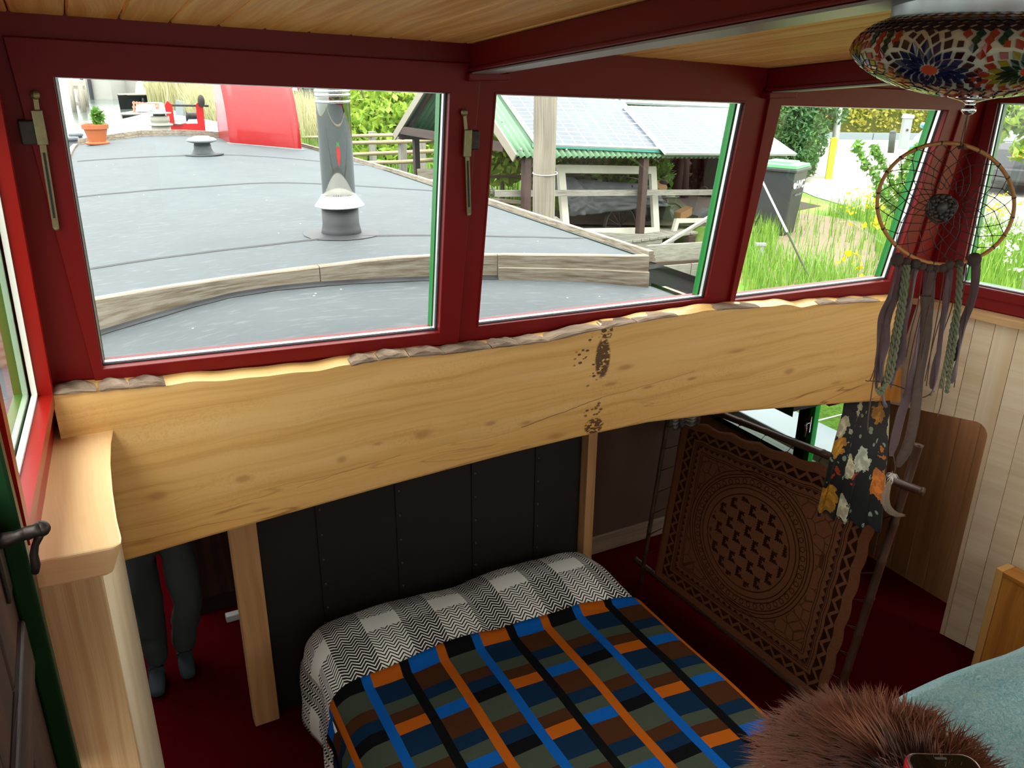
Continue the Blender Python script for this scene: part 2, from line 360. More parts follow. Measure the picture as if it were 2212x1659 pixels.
# ================================================================ ROOM SHELL
def pxprism(mb, pts, fn, d0, d1, uvax=None): mb.prism([fn(x, y, d0) for x, y in pts], [fn(x, y, d1) for x, y in pts], uvax); return mb
def ring(mb, outer, inner, d0, d1):
    """frame between two pixel quads on the front wall, from depth d0 to d1; outer/inner are 3-D corner lists and off() shifts them"""
    n = len(outer)
    for i in range(n):
        j = (i+1) % n
        q = [outer[i], outer[j], inner[j], inner[i]]
        mb.prism([p+d0 for p in q], [p+d1 for p in q], q[1]-q[0])
    return mb
NW = unit((0, 1, LEAN))
W1 = [W(*p) for p in [(116, 165), (968, 200), (946, 715), (222, 793)]]
W2 = [W(*p) for p in [(1072, 203), (1610, 222), (1523, 645), (1033, 704)]]
W3 = [W(*p) for p in [(1683, 227), (2043, 237), (1918, 604), (1583, 646)]]
TL, TR = W(-25, 0), W(2102, 150); BL, BR = W(110, 1000), W(1965, 760)
ZLOW = 1.5
def wallpt(X, z, d=0): return np.array([X, Y_front(z, d), z])
mb = MB()
def wp(q, d0=0.0, d1=0.07): mb.prism([p+NW*d0 for p in q], [p+NW*d1 for p in q], (1, 0, 0))
XL, XR = -0.16, 4.0
def topz(X): return 3.215-0.045*X
wp([wallpt(XL, topz(XL)+.12), wallpt(XR, topz(XR)+.12), W3[1]+np.array([XR-W3[1][0], 0, 0]), W3[1], W3[0], W2[1], W2[0], W1[1], W1[0], W1[0]+np.array([XL-W1[0][0], 0, 0])])
wp([W1[0]+np.array([XL-W1[0][0], 0, 0]), W1[0], W1[3], W1[3]+np.array([XL-W1[3][0], 0, 0])])
wp([W1[1], W2[0], W2[3], W1[2]]); wp([W2[1], W3[0], W3[3], W2[2]])
wp([W3[1], W3[1]+np.array([XR-W3[1][0], 0, 0]), W3[2]+np.array([XR-W3[2][0]-.02, 0, 0]), W3[2]])
wp([wallpt(3.5, 1.66), wallpt(4.08, 1.66), wallpt(4.1, 1.34), wallpt(3.5, 1.34)], .0, .05); wp([W1[3]+np.array([XL-W1[3][0], 0, 0]), W1[3], W1[2], W2[3], W2[2], W3[3], W3[2], W3[2]+np.array([XR-W3[2][0]-.02, 0, 0]), wallpt(3.98, 1.62), wallpt(XL, 1.62)])
mb.build('wall_front', RED, kind='structure')
def offs(q, dx, dz):   # grow/shrink quad in wall plane
    c = sum(q)/4; out = []
    for p in q:
        sx = np.sign(p[0]-c[0]); sz = np.sign(p[2]-c[2]); r = p+np.array([sx*dx, 0, sz*dz]); r[1] = p[1]-LEAN*sz*dz; out.append(r)
    return out
def window(n, q, sash=None, green=True):
    fr = MB()
    if sash is not None:
        ring(fr, sash, q, NW*-0.016, NW*0.012)
        f = fr.build('window_%d' % n, RED, bevel=0.004)
    else:
        ring(fr, offs(q, 0.006, 0.006), q, NW*-0.003, NW*0.012); f = fr.build('window_%d' % n, RED)
    f['kind'] = 'structure'
    g_ = MB(); ring(g_, offs(q, 0.01, 0.01), offs(q, -0.003, -0.003), NW*0.012, NW*0.019); g_.build('gasket', BLACKRUB, f)
    s_ = MB(); ring(s_, offs(q, 0.01, 0.01), offs(q, -0.008, -0.007), NW*0.019, NW*0.034); s_.build('spacer_bar', ALU, f)
    e_ = MB(); ring(e_, offs(q, 0.05, 0.05), offs(q, -0.010, 0.014), NW*0.044, NW*0.078); e_.build('outer_frame', GREEN, f)
    p_ = MB(); p_.face([p+NW*0.040 for p in offs(q, 0.004, 0.004)]); p_.build('glass_pane', GLASS, f)
    return f
window(1, W1, [W(*p) for p in [(5, 76), (1037, 137), (987, 738), (205, 822)]])
window(2, W2)
window(3, W3, [W(*p) for p in [(1664, 178), (2094, 199), (1952, 628), (1568, 671)]])
# ---- left wall, with its window, and the door beside the camera
CL0, CL1 = np.array([-0.158, 2.76, 2.147]), np.array([-0.125, 2.63, 3.15])
hl = radians(3.7); DL = np.array([-sin(hl), -cos(hl), 0.0])
NL = unit(np.cross(CL1-CL0, DL)); NL = NL if NL[0] < 0 else -NL      # outwards
def Lw(x, y, d=0.0): return onPl(x, y, CL0+NL*d, NL)
def lpt(t, z, d=0.0):    # t metres back from the corner along the left wall
    c = CL0+(CL1-CL0)*(z-CL0[2])/(CL1[2]-CL0[2]); return c+DL*t+NL*d
mb = MB()
def lq(t0, t1, z0, z1, d0=0, d1=.06): mb.prism([lpt(t0, z0, d0), lpt(t1, z0, d0), lpt(t1, z1, d0), lpt(t0, z1, d0)], [lpt(t0, z0, d1), lpt(t1, z0, d1), lpt(t1, z1, d1), lpt(t0, z1, d1)], DL)
lq(-.12, .055, 1.4, 3.45); lq(.055, 1.0, 1.4, 2.115); lq(.055, 1.0, 3.05, 3.45); lq(.93, 1.05, 2.115, 3.05)
mb.build('wall_left', RED2, kind='structure')
fr = MB(); tmp = mb; mb = fr
for a in [(.055, .095, 2.115, 3.05), (.89, .93, 2.115, 3.05), (.095, .89, 2.115, 2.155), (.095, .89, 3.01, 3.05)]: lq(*a, -.018, .02)
f4 = fr.build('window_4', RED2, kind='structure', bevel=.004); mb = MB()
for a in [(.090, .103, 2.147, 3.02), (.88, .895, 2.147, 3.02), (.10, .885, 2.147, 2.163), (.10, .885, 3.002, 3.018)]: lq(*a, .021, .036)
mb.build('spacer_bar', WHITE, f4); mb = MB()
for a in [(.06, .112, 2.12, 3.04), (.875, .925, 2.12, 3.04), (.10, .885, 2.12, 2.172), (.10, .885, 2.995, 3.04)]: lq(*a, .044, .08)
mb.build('outer_frame', GREEN, f4); mb = MB(); mb.face([lpt(.09, 2.15, .04), lpt(.9, 2.15, .04), lpt(.9, 3.02, .04), lpt(.09, 3.02, .04)]); mb.build('glass_pane', GLASS, f4)
mb = MB(); lq(1.05, 4.2, 2.95, 3.6, 0.02, .08); lq(2.1, 4.2, 1.4, 2.2, .02, .08); lq(2.1, 2.25, 2.2, 2.95, .02, .08); lq(4.05, 4.2, 2.2, 2.95, .02, .08); mb.build('wall_left_rear', RED2, kind='structure')
# green door jamb and old brown door leaf beside the camera
mb = MB(); J = onX(114, 1358, -.225); jy = J[1]
P0 = [onPl(*p, (0, 1.70, 0), (0, 1, 0)) for p in [(0, 909), (46, 1120), (176, 1659)]]
jx = P0[1][0]
mb.box((jx-.040, 1.66, .3), (jx, 1.71, 3.3)); mb.build('door_1_jamb', DGREEN, kind='structure', bevel=.006)
door = MB(); DX = jx-.040
dl = thing('door_1', None, None, (DX, 1.3, 1.4)); dl['kind'] = 'structure'
for k in range(4):
    y0 = 0.72+k*.235; door = MB(); door.box((DX-.035, y0+.003, .5), (DX-.002*(k % 2 == 0), y0+(.31 if k == 3 else .232), 2.34), 2); door.build('door_board', DARKWOOD, dl, bevel=.006)
for z in (.8, 1.95): door = MB(); door.box((DX-.004, .75, z), (DX+.012, 1.64, z+.11), 1); door.build('door_rail', DARKWOOD, dl, bevel=.005)
hy = 1.60; h0 = onPl(18, 1165, (0, hy, 0), (0, 1, 0)); h1 = onPl(88, 1142, (0, hy, 0), (0, 1, 0)); hd = MB()
hd.tube([h0-np.array([.03, 0, 0]), h0, lerp(h0, h1, .25), lerp(h0, h1, .5), lerp(h0, h1, .55), lerp(h0, h1, .8), h1], [.016, .014, .011, .012, .014, .012, .015], 12)
q = [onPl(x, y, (0, hy+.004, 0), (0, 1, 0)) for x, y in [(90, 1142), (84, 1160), (76, 1178), (73, 1198), (77, 1220), (76, 1236)]]
hd.tube(q, [.014, .011, .0095, .011, .0125, .010], 12, flat=0.7); hd.sphere(q[0], .0155)
hdl = hd.build('door_handle', IRON, dl, smooth=True)
hp = MB(); hp.box((DX, hy-.03, h0[2]-.12), (DX+.008, hy+.03, h0[2]+.06)); hp.build('handle_plate', IRON, dl, bevel=.008)
# ---- right wall
CR = W(1990, 640); ar = radians(10); NR = np.array([cos(ar), sin(ar), 0.0]); DR = np.array([sin(ar), -cos(ar), 0.0])
def Rw(x, y, d=0.0): return onPl(x, y, CR+NR*d, NR)
def rpt(t, z, d=0.0):
    b = CR+DR*t+NR*d; return np.array([b[0], b[1], z])
def rquad(mb, t0, t1, z0, z1, d0, d1): mb.prism([rpt(t0, z0, d0), rpt(t1, z0, d0), rpt(t1, z1, d0), rpt(t0, z1, d0)], [rpt(t0, z0, d1), rpt(t1, z0, d1), rpt(t1, z1, d1), rpt(t0, z1, d1)], DR)
mb = MB(); zw = 2.04; wt0, wt1 = .185, 1.35
rquad(mb, 0.0, wt0, 1.93, 3.35, 0, .07); rquad(mb, wt0, 4.2, 1.93, zw, 0, .07); rquad(mb, -.05, 4.2, 1.36, 1.94, .022, .07); rquad(mb, wt0, 4.2, 2.95, 3.5, 0, .07); rquad(mb, wt1, 1.5, zw, 2.95, 0, .07); rquad(mb, 2.6, 2.75, zw, 2.95, 0, .07); rquad(mb, 3.95, 4.2, zw, 2.95, 0, .07)
mb.build('wall_right', RED, kind='structure')
def rring(mb, t0, t1, z0, z1, w, d0, d1):
    rquad(mb, t0-w, t0, z0-w, z1+w, d0, d1); rquad(mb, t1, t1+w, z0-w, z1+w, d0, d1); rquad(mb, t0, t1, z0-w, z0, d0, d1); rquad(mb, t0, t1, z1, z1+w, d0, d1); return mb
f5 = rring(MB(), wt0, wt1, zw, 2.93, .05, -.014, .012).build('window_5', RED, kind='structure', bevel=.004)
rring(MB(), wt0+.003, wt1-.003, zw+.003, 2.927, .02, .012, .019).build('gasket', BLACKRUB, f5); rring(MB(), wt0+.009, wt1-.009, zw+.008, 2.92, .02, .019, .034).build('spacer_bar', ALU, f5)
rring(MB(), wt0+.012, wt1-.012, zw+.006, 2.92, .05, .046, .08).build('outer_frame', GREEN, f5)
g_ = MB(); g_.face([rpt(wt0, zw, .04), rpt(wt1, zw, .04), rpt(wt1, 2.93, .04), rpt(wt0, 2.93, .04)]); g_.build('glass_pane', GLASS, f5)
# corner post
mb = MB(); a0 = W(2062, 238); a1 = W(1938, 604); c1 = rpt(.165, 1.94, -.012); c0 = rpt(.165, 2.95, -.012)
for q in [[(2068, 236), (2088, 236), (1975, 640), (1940, 640)]]:
    pp = [W(x, y) for x, y in q]; mb.prism([p-NW*.03 for p in pp], [p+NW*.02 for p in pp])
mb.prism([rpt(-.01, 2.98, -.02), rpt(.06, 2.98, -.02), rpt(.06, 1.94, -.02), rpt(-.01, 1.94, -.02)], [rpt(-.01, 2.98, .03), rpt(.06, 2.98, .03), rpt(.06, 1.94, .03), rpt(-.01, 1.94, .03)])
mb.build('trim_1', RED, kind='structure', bevel=.004)
# right sill board with a live edge, on top of the lining boards
sr = thing('window_sill', 'live edge wooden sill board running under the right hand side window', 'sill', rpt(.8, 1.91))
mb = MB(); n = 40; top = []
for i in range(n+1):
    t = -.02+2.6*i/n; top.append((t, -.075+.010*sin(t*9+1)+.006*sin(t*23)))
for i in range(n):
    (t0, e0), (t1, e1) = top[i], top[i+1]
    za, zb = 1.925, 1.885
    mb.face([rpt(t0, za, e0), rpt(t1, za, e1), rpt(t1, za, .0), rpt(t0, za, .0)], [(t0, e0), (t1, e1), (t1, 0), (t0, 0)])
    mb.face([rpt(t0, zb, e0+.018), rpt(t1, zb, e1+.018), rpt(t1, za, e1), rpt(t0, za, e0)], [(t0, 1), (t1, 1), (t1, 1.05), (t0, 1.05)])
    mb.face([rpt(t0, zb, e0+.018), rpt(t0, zb, 0), rpt(t1, zb, 0), rpt(t1, zb, e1+.018)], [(t0, 2), (t0, 2.1), (t1, 2.1), (t1, 2)])
mb.build('sill_board', SILLW, sr, weld=True)
# pale lining boards with the rounded cut-out (each board a part)
wr = thing('wall_right_lining', None, None, (4.08, 2.0, 0)); wr['kind'] = 'structure'
BW = .118; zc = 1.335; te = .487; rc = .07
def lower(t):   # lower edge of the lining: opening for t < te
    if t >= te: return 0.0
    if t > te-rc: return zc-.005-(rc-sqrt(max(rc*rc-(t-te+rc)**2, 0)))
    return zc-.005-(te-rc-t)*.12
edges = [(-.06, .075), (.08, .19), (.193, .30), (.303, .40), (.403, .51)]+[(.513+k*BW, .51+(k+1)*BW) for k in range(15)]
for t0, t1 in edges:
    ts = sorted(set([t0, t1]+[t0+(t1-t0)*k/8 for k in range(9)]+([te-.0001, te] if t0 < te < t1 else [])))
    low = [rpt(t, lower(t), -.004) for t in ts]; hi = [rpt(t1, 1.885, -.004), rpt(t0, 1.885, -.004)]
    b = MB(); fr_ = low+hi; b.prism(fr_, [p+NR*.016 for p in fr_], (0, 0, 1)); b.build('lining_board', PANELW, wr)
# hull lining of brown boards seen through the opening
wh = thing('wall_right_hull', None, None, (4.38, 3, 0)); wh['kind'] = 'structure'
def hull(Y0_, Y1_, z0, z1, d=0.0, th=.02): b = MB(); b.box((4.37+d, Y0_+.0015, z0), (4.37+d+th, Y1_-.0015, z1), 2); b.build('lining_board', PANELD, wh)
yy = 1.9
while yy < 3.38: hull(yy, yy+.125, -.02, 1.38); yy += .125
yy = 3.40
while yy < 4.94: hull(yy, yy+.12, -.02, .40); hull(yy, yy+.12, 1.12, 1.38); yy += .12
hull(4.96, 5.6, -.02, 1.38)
# low side window of the lower cabin: two green casements
f6 = MB(); f6.box((4.33, 3.385, .395), (4.41, 3.43, 1.12)); f6.box((4.33, 4.92, .395), (4.41, 4.96, 1.12)); f6.box((4.33, 3.43, .395), (4.41, 4.92, .44)); f6.box((4.33, 3.43, 1.08), (4.41, 4.92, 1.12)); f6.box((4.33, 3.70, .44), (4.41, 3.79, 1.08))
f6 = f6.build('window_6', DGREEN, kind='structure', bevel=.005)
m_ = MB(); m_.box((4.335, 3.655, .44), (4.385, 3.70, 1.08)); m_.build('casement_stile', GREEN, f6, bevel=.004)
m_ = MB(); m_.box((4.318, 3.665, .68), (4.335, 3.69, .80)); m_.build('lock_plate', STEEL, f6); m_ = MB(); m_.tube([(4.92, 3.675, .75), (4.295, 3.675, .75), (4.29, 3.675, .74), (4.29, 3.67, .65)], [.006, .006, .008, .007], 8); m_.build('handle', STEEL, f6, smooth=True)
m_ = MB(); m_.box((4.365, 3.43, .44), (4.369, 3.655, 1.08)); m_.box((4.365, 3.79, .44), (4.369, 4.92, 1.08)); m_.build('glass_pane', GLASS, f6)
# ---- ceiling of pine boards and red T-beams
def ceil(X, Y): return 3.2-.042*X-.006*max(0, X-1)**2+.087*(2.63-Y)
ce = thing('ceiling', None, None, (1.5, 1, 3.3)); ce['kind'] = 'structure'
x = -.32
while x < 4.6:
    w_ = .128; c = [np.array([xx, yy_, ceil(xx, yy_)]) for xx, yy_ in [(x+.002, 2.75), (x+w_-.002, 2.75), (x+w_-.002, -1.6), (x+.002, -1.6)]]
    b = MB(); b.prism(c, [p+np.array([0, 0, .02]) for p in c], (0, -1, 0)); b.build('ceiling_board', PINEC, ce, bevel=.004, bseg=1); x += w_
b = MB(); b.box((-.4, -1.7, 3.62), (4.7, 2.8, 3.65)); bo = b.build('roof_deck', DARKPANEL, ce)
def tbeam(n, X):
    b = MB(); y0, y1 = 2.64, -1.6
    def sec(x0, x1, h0, h1): return [np.array([x0, 0, h0]), np.array([x1, 0, h0]), np.array([x1, 0, h1]), np.array([x0, 0, h1])]
    for (x0, x1, h0, h1) in [(-.055, .055, -.085, -.072), (-.045, .045, -.085, -.0)]:
        A = [np.array([X+p[0], y0, ceil(X, y0)+p[2]]) for p in sec(x0, x1, h0, h1)]; B = [np.array([X+p[0], y1, ceil(X, y1)+p[2]]) for p in sec(x0, x1, h0, h1)]
        b.prism(A[::-1], B[::-1], (0, 1, 0))
    o = b.build('trim_%d' % n, RED, kind='structure', bevel=.004)
    f_ = MB(); A = [np.array([X+p[0], y0-.02, ceil(X, y0)+p[2]]) for p in sec(-.05, .05, -.090, -.0855)]; B = [np.array([X+p[0], y1, ceil(X, y1)+p[2]]) for p in sec(-.058, .058, -.094, -.0855)]
    f_.prism(A[::-1], B[::-1], (0, 1, 0)); f_.build('flange', flat('grey_gloss_flange', '#9a9496', 0.35, 0.2), o)
    c_ = MB(); c_.box((X-.06, 2.60, ceil(X, 2.6)-.115), (X+.09, 2.655, ceil(X, 2.6)-.088)); c_.build('bracket', RED, o, bevel=.005)
tbeam(2, 1.275); tbeam(3, 2.60)
# ---- floors, lower cabin walls
b = MB(); b.box((-2.2, -.2, -.05), (4.45, 5.7, 0)); b.build('floor', CARPET, kind='structure')
b = MB(); b.box((-.4, -1.6, 1.45), (4.3, .3, 1.5), 0); b.build('floor_wheelhouse', wood('worn_floor_boards', '#7a5a3c', '#4a3424', 1, 14, .6), kind='structure')
b = MB(); b.box((-.4, .26, 0), (4.3, .3, 1.45)); b.build('wall_step', PANELD, kind='structure')
b = MB()
for q in [(-.35, -1.62, 1.5, 4.6, -1.55, 2.15), (-.35, -1.62, 3.15, 4.6, -1.55, 3.6), (-.35, -1.62, 2.15, -.2, -1.55, 3.15), (4.45, -1.62, 2.15, 4.6, -1.55, 3.15), (2.0, -1.62, 2.15, 2.1, -1.55, 3.15)]: b.box(q[:3], q[3:])
b.build('wall_back', RED, kind='structure')
BULK = flat('brown_bulkhead_board', '#4f382b', 0.6, var=.2, vscale=5)
b = MB(); b.box((2.3, 3.945, 0), (3.1, 3.985, 1.74)); b.box((3.1, 3.945, 0), (3.42, 3.985, 1.38)); b.build('wall_bulkhead', BULK, kind='structure')
b = MB(); b.box((2.3, 3.925, 0), (3.42, 3.945, .13), 0); b.build('baseboard_bulkhead', wood('dusty_baseboard', '#8d7864', '#6e5a49', 1, 20), kind='structure', bevel=.004)
b = MB(); b.box((-1.0, 5.6, 0), (4.4, 5.65, 1.36)); b.box((-.08, 5.6, 1.36), (2.95, 5.65, 1.94)); b.box((-1.0, 1.9, 0), (-.95, 5.65, 1.36)); b.build('wall_cabin', flat('dark_cabin_lining', '#3a2820', 0.7, var=.2, vscale=5), kind='structure')
# partition behind the bed head: dark boards with rivet rows
pt = thing('wall_partition', None, None, (1.4, 3.46, 0)); pt['kind'] = 'structure'
xs = [.50, .80, 1.20, 1.62, 2.0, 2.28]
for i in range(5):
    b = MB(); b.box((xs[i]+.002, 3.455, .0), (xs[i+1]-.002, 3.475, 1.87), 2); b.build('panel', DARKPANEL, pt, bevel=.003)
    if i:
        r_ = MB(); r_.box((xs[i]-.018, 3.449, 0), (xs[i]+.018, 3.456, 1.87)); r_.build('batten', DARKPANEL, pt)
        r_ = MB()
        for k in range(13): r_.sphere((xs[i], 3.448, .12+k*.14), (.007, .004, .007), 8, 6)
        r_.build('rivets', flat('dull_rivet_metal', '#5a5254', .4, .8), pt, smooth=True)
b = MB(); b.box((.38, 3.40, 0), (.50, 3.47, 1.95), 2); b.build('trim_4', PINEPOST, kind='structure', bevel=.004)
b = MB(); b.box((2.285, 3.40, 0), (2.345, 3.47, 1.86), 2); b.build('trim_5', PINEPOST, kind='structure', bevel=.004)
# left lining: pilaster and live-edge sill
pl = thing('wall_left_lining', None, None, (-.15, 1.9, 0)); pl['kind'] = 'structure'
PY = 1.975; A = onY(95, 1270, PY); Bq = onY(218, 1243, PY); xl, xm = A[0]-.03, Bq[0]
b = MB(); b.box((xl, PY, -.02), (xm, PY+.02, 1.93), 2); b.build('lining_board', PINEP, pl, bevel=.002)
for i, (y0, y1) in enumerate([(PY+.02, 2.2), (2.203, 2.43), (2.433, 2.66)]):
    X0 = xm+.045*(y0-PY)/.68+.002; X1 = xm+.045*(y1-PY)/.68+.002
    b = MB(); q = [np.array([X0, y0, -.02]), np.array([X1, y1, -.02]), np.array([X1, y1, 1.93]), np.array([X0, y0, 1.93])]
    b.prism(q, [p-np.array([.018, 0, 0]) for p in q], (0, 0, 1)); b.build('lining_board', PANELW, pl)
sl = thing('window_sill', 'thick pale live edge sill board under the left side window', 'sill', (-.12, 2.2, 1.92))
px = [(106, 905), (255, 873), (259, 884), (256, 900), (247, 925), (241, 955), (240, 1000), (245, 1060), (254, 1120), (264, 1160), (263, 1172), (250, 1180), (87, 1213), (30, 1222), (60, 1138)]
topp = [onZ(x, y, 2.0) for x, y in px]
low = []
for (x, y), p in zip(px, topp):
    q = np.array(p); q[2] = 1.925
    if x > 200: q[0] -= .03
    low.append(q)
mb = MB(); mb.prism(topp[::-1], low[::-1], (0, 1, 0)); mb.build('sill_board', SILLW, sl, bevel=.006)
# ================================================================ live-edge beam
bm_ = thing('live_edge_beam', 'long honey coloured live edge timber beam under the front windows', 'beam', (1.7, 2.68, 1.75))
tp = [(100, 851), (115, 850), (250, 838), (360, 829), (500, 817), (620, 806), (700, 795), (770, 785), (820, 775), (880, 768), (960, 763), (1060, 750), (1180, 736), (1240, 722), (1300, 708), (1380, 693), (1460, 680), (1550, 667), (1640, 662), (1690, 657), (1730, 661), (1770, 656), (1900, 649), (1945, 646)]
bt = [(240, 1222), (285, 1210), (420, 1170), (560, 1130), (700, 1090), (850, 1048), (1000, 1008), (1120, 977), (1240, 948), (1400, 914), (1600, 890), (1750, 878), (1890, 868), (1935, 866)]
SY = 2.68
T_ = np.array([onY(x, y, SY) for x, y in tp]); B_ = np.array([onY(x, y, SY) for x, y in bt])
def ztop(X): return float(np.interp(X, T_[:, 0], T_[:, 2]))
def zbot(X): return float(np.interp(X, B_[:, 0], B_[:, 2]))
X0, X1 = -.15, 3.66
def slabpt(u, v):
    X = X0+(X1-X0)*u; zt, zb = ztop(X)+.004*sin(X*31)*sin(X*7), zbot(X); r = .012
    if v < .1: a = (v/.1)*pi/2; return np.array([X, SY+.03-(.03-r)-r*sin(a)-0*a if False else SY+r*(1-sin(a)), zb+r*(1-cos(a))])
    if v < .9: t = (v-.1)/.8; return np.array([X, SY, zb+r+(zt-.004-zb-r)*t])
    t = (v-.9)/.1; return np.array([X, SY+.07*t, zt-.004+.012*sin(t*1.6)])
mb = MB(); mb.grid(lambda u, v: slabpt(u, v), 160, 20, uvf=lambda u, v: (slabpt(u, v)[0], slabpt(u, v)[2]))
mb.grid(lambda u, v: np.array([X0+(X1-X0)*u, SY+.012+.06*v, zbot(X0+(X1-X0)*u)]), 80, 1, flip=True)
zb, zt = zbot(X1), ztop(X1); mb.face([(X1, SY, zb), (X1, SY+.07, zb), (X1, SY+.07, zt), (X1, SY, zt)], [(3, 1.4), (3.07, 1.4), (3.07, 2), (3, 2)])
zb, zt = zbot(X0), ztop(X0); mb.face([(X0, SY+.07, zb), (X0, SY, zb), (X0, SY, zt), (X0, SY+.07, zt)])
mb.build('beam_board', SLABW, bm_, smooth=False, weld=True)
random.seed(3)
for (xa, xb) in [(112, 208), (214, 278), (280, 357), (757, 815), (818, 880), (884, 958), (960, 1058), (1061, 1120), (1121, 1182), (1180, 1298), (1300, 1372), (1374, 1462), (1546, 1640), (1768, 1812), (1813, 1900)]:
    pa = onY(xa, np.interp(xa, [p[0] for p in tp], [p[1] for p in tp]), SY); pb = onY(xb, np.interp(xb, [p[0] for p in tp], [p[1] for p in tp]), SY)
    k = 9; mb = MB(); ph = random.random()*6; th = .017 if xa < 1300 else .011
    prof = [(-.008, -.002), (-.010, .4), (-.002, .9), (.03, 1.15), (.062, 1.0), (.066, -.1)]
    rings_ = []
    for i in range(k+1):
        t = i/k; X = pa[0]+(pb[0]-pa[0])*t; z = ztop(X)-.004; tap = .55+.45*min(1, 4*min(t, 1-t))
        rings_.append([np.array([X, SY+a+.003*sin(9*t+ph+j), z+th*h*tap*(1+.22*sin(5*t*2+ph+j*1.7))]) for j, (a, h) in enumerate(prof)])
    m_ = len(prof)
    for i in range(k):
        for j in range(m_):
            j2 = (j+1) % m_; mb.face([rings_[i][j], rings_[i][j2], rings_[i+1][j2], rings_[i+1][j]][::-1], [(i/k*.3+ph, j*.02), (i/k*.3+ph, j*.02+.02), ((i+1)/k*.3+ph, j*.02+.02), ((i+1)/k*.3+ph, j*.02)][::-1])
    mb.face(rings_[0]); mb.face(rings_[-1][::-1]); mb.build('bark_strip', BARK, bm_, weld=True)
# dark stained orange wood end board between beam and lining
b = MB(); q = [onY(x, y, 2.70) for x, y in [(1893, 646), (1950, 646), (1945, 868), (1890, 870)]]
b.prism(q, [p+np.array([0, .05, 0]) for p in q], (0, 0, 1)); b.build('trim_6', ORANGEW, kind='structure')
# ================================================================ THINGS IN THE ROOM
def stay(label, px, blk, side):
    o = thing('window_stay', label, 'window stay', W(*blk, -.02), group='casement stays on the front windows'); d = -.030
    a = MB(); P = [W(x, y, d) for x, y in px]
    for i in range(len(P)-1): a.bar(P[i], P[i+1], .016 if i else .012, .005, NW)
    a.sphere(P[0], .012, 10, 8); a.sphere(P[-1], (.008, .003, .008), 10, 6); a.build('arm', BRASSOLD, o)
    sl_ = MB(); q0 = lerp(P[1], P[-1], .28); q1 = lerp(P[1], P[-1], .9); sl_.bar(q0+NW*-.0035, q1+NW*-.0035, .006, .002, NW); sl_.build('slot', BLACKRUB, o)
    b = MB(); c = W(*blk, -.016); b.obox(c, ((1, 0, 0), NW, np.cross((1, 0, 0), NW)), (.026, .014, .032)); b.build('bracket', IRON, o, bevel=.004)
    k = MB(); c2 = lerp(P[1], P[2] if len(P) > 2 else P[-1], .05)+NW*-.006; k.obox(c2, ((1, 0, 0), NW, np.cross((1, 0, 0), NW)), (.013, .007, .045)); k.build('clamp', BRASSOLD, o, bevel=.002)
stay('long casement stay on the post left of the first front window', [(76, 205), (84, 262), (121, 492)], (66, 285), -1)
stay('long casement stay on the red post between first and second front window', [(1003, 243), (1008, 300), (1013, 462)], (1018, 302), 1)
# ---------------- mosaic ceiling lamp
LD = 1.40; LC = atD(2120, 100, LD); LC[2] = 0; zt = ceil(LC[0], LC[1])-.004; zb = onPl(2096, 209, LC, (-_f[0], -_f[1], 0))[2]
lamp = thing('ceiling_lamp', 'round mosaic glass ceiling lamp with star flowers beside the red beam', 'lamp', (LC[0], LC[1], zt))
zn = zb+.073+.049; b = MB(); b.lathe(LC, [(.0, zt), (.150, zt), (.153, zt-.008), (.149, lerp([zn], [zt], .5)[0]), (.151, zn+.006), (.146, zn), (.13, zn)], 64); b.build('ceiling_plate', flat('dented_tin_plate', '#b9bcbe', .35, .7, var=.12, vscale=30), lamp, smooth=True)
ze = zb+.073; R0 = .207
prof = [(.022, zb), (.06, zb+.004), (.10, zb+.012), (.135, zb+.022), (.165, zb+.036), (.187, zb+.05), (.2, zb+.063), (.2065, ze), (.203, ze+.014), (.192, ze+.028), (.174, ze+.041), (.150, ze+.051), (.13, ze+.056)]
# densify with Catmull-Rom
def crom(P, n):
    P = np.array(P, float); out = []
    for i in range(len(P)-1):
        p0, p1, p2, p3 = P[max(i-1, 0)], P[i], P[i+1], P[min(i+2, len(P)-1)]
        for k in range(n):
            t = k/n; out.append(.5*((2*p1)+(-p0+p2)*t+(2*p0-5*p1+4*p2-p3)*t*t+(-p0+3*p1-3*p2+p3)*t**3))
    out.append(P[-1]); return np.array(out)
DP = crom(prof, 4)
GROUT = flat('white_mosaic_grout', '#cfc8b8', .7, var=.1, vscale=60, bump=.2)
b = MB(); b.lathe(LC, [tuple(p) for p in DP], 72, capped=True); b.build('glass_shade', GROUT, lamp, smooth=True)
SL = np.concatenate([[0], np.cumsum(np.linalg.norm(np.diff(DP, axis=0), axis=1))]); SMAX = SL[-1]
def prof_at(s): return float(np.interp(s, SL, DP[:, 0])), float(np.interp(s, SL, DP[:, 1]))
def shade(th, s, off):
    r, z = prof_at(s); r1, z1 = prof_at(min(s+.004, SMAX)); r0, z0 = prof_at(max(s-.004, 0)); t = unit((r1-r0, z1-z0)); nr, nz = t[1], -t[0]
    return np.array([LC[0]+(r+off*nr)*cos(th), LC[1]+(r+off*nr)*sin(th), z+off*nz]), np.array([nr*cos(th), nr*sin(th), nz])
def gl(name, c): return flat(name, c, .12, spec=.6, var=.25, vscale=30, coat=.3)
TC = {'blue': gl('blue_glass', '#0d1a45'), 'purple': gl('plum_glass', '#2c0f1e'), 'red': gl('red_glass', '#9c2f1a'), 'orange': gl('orange_glass', '#d24a1a'), 'green': gl('green_glass', '#153321'), 'yellow': gl('amber_glass', '#94801e'), 'amber': gl('brown_glass', '#7a4518')}
tiles = []
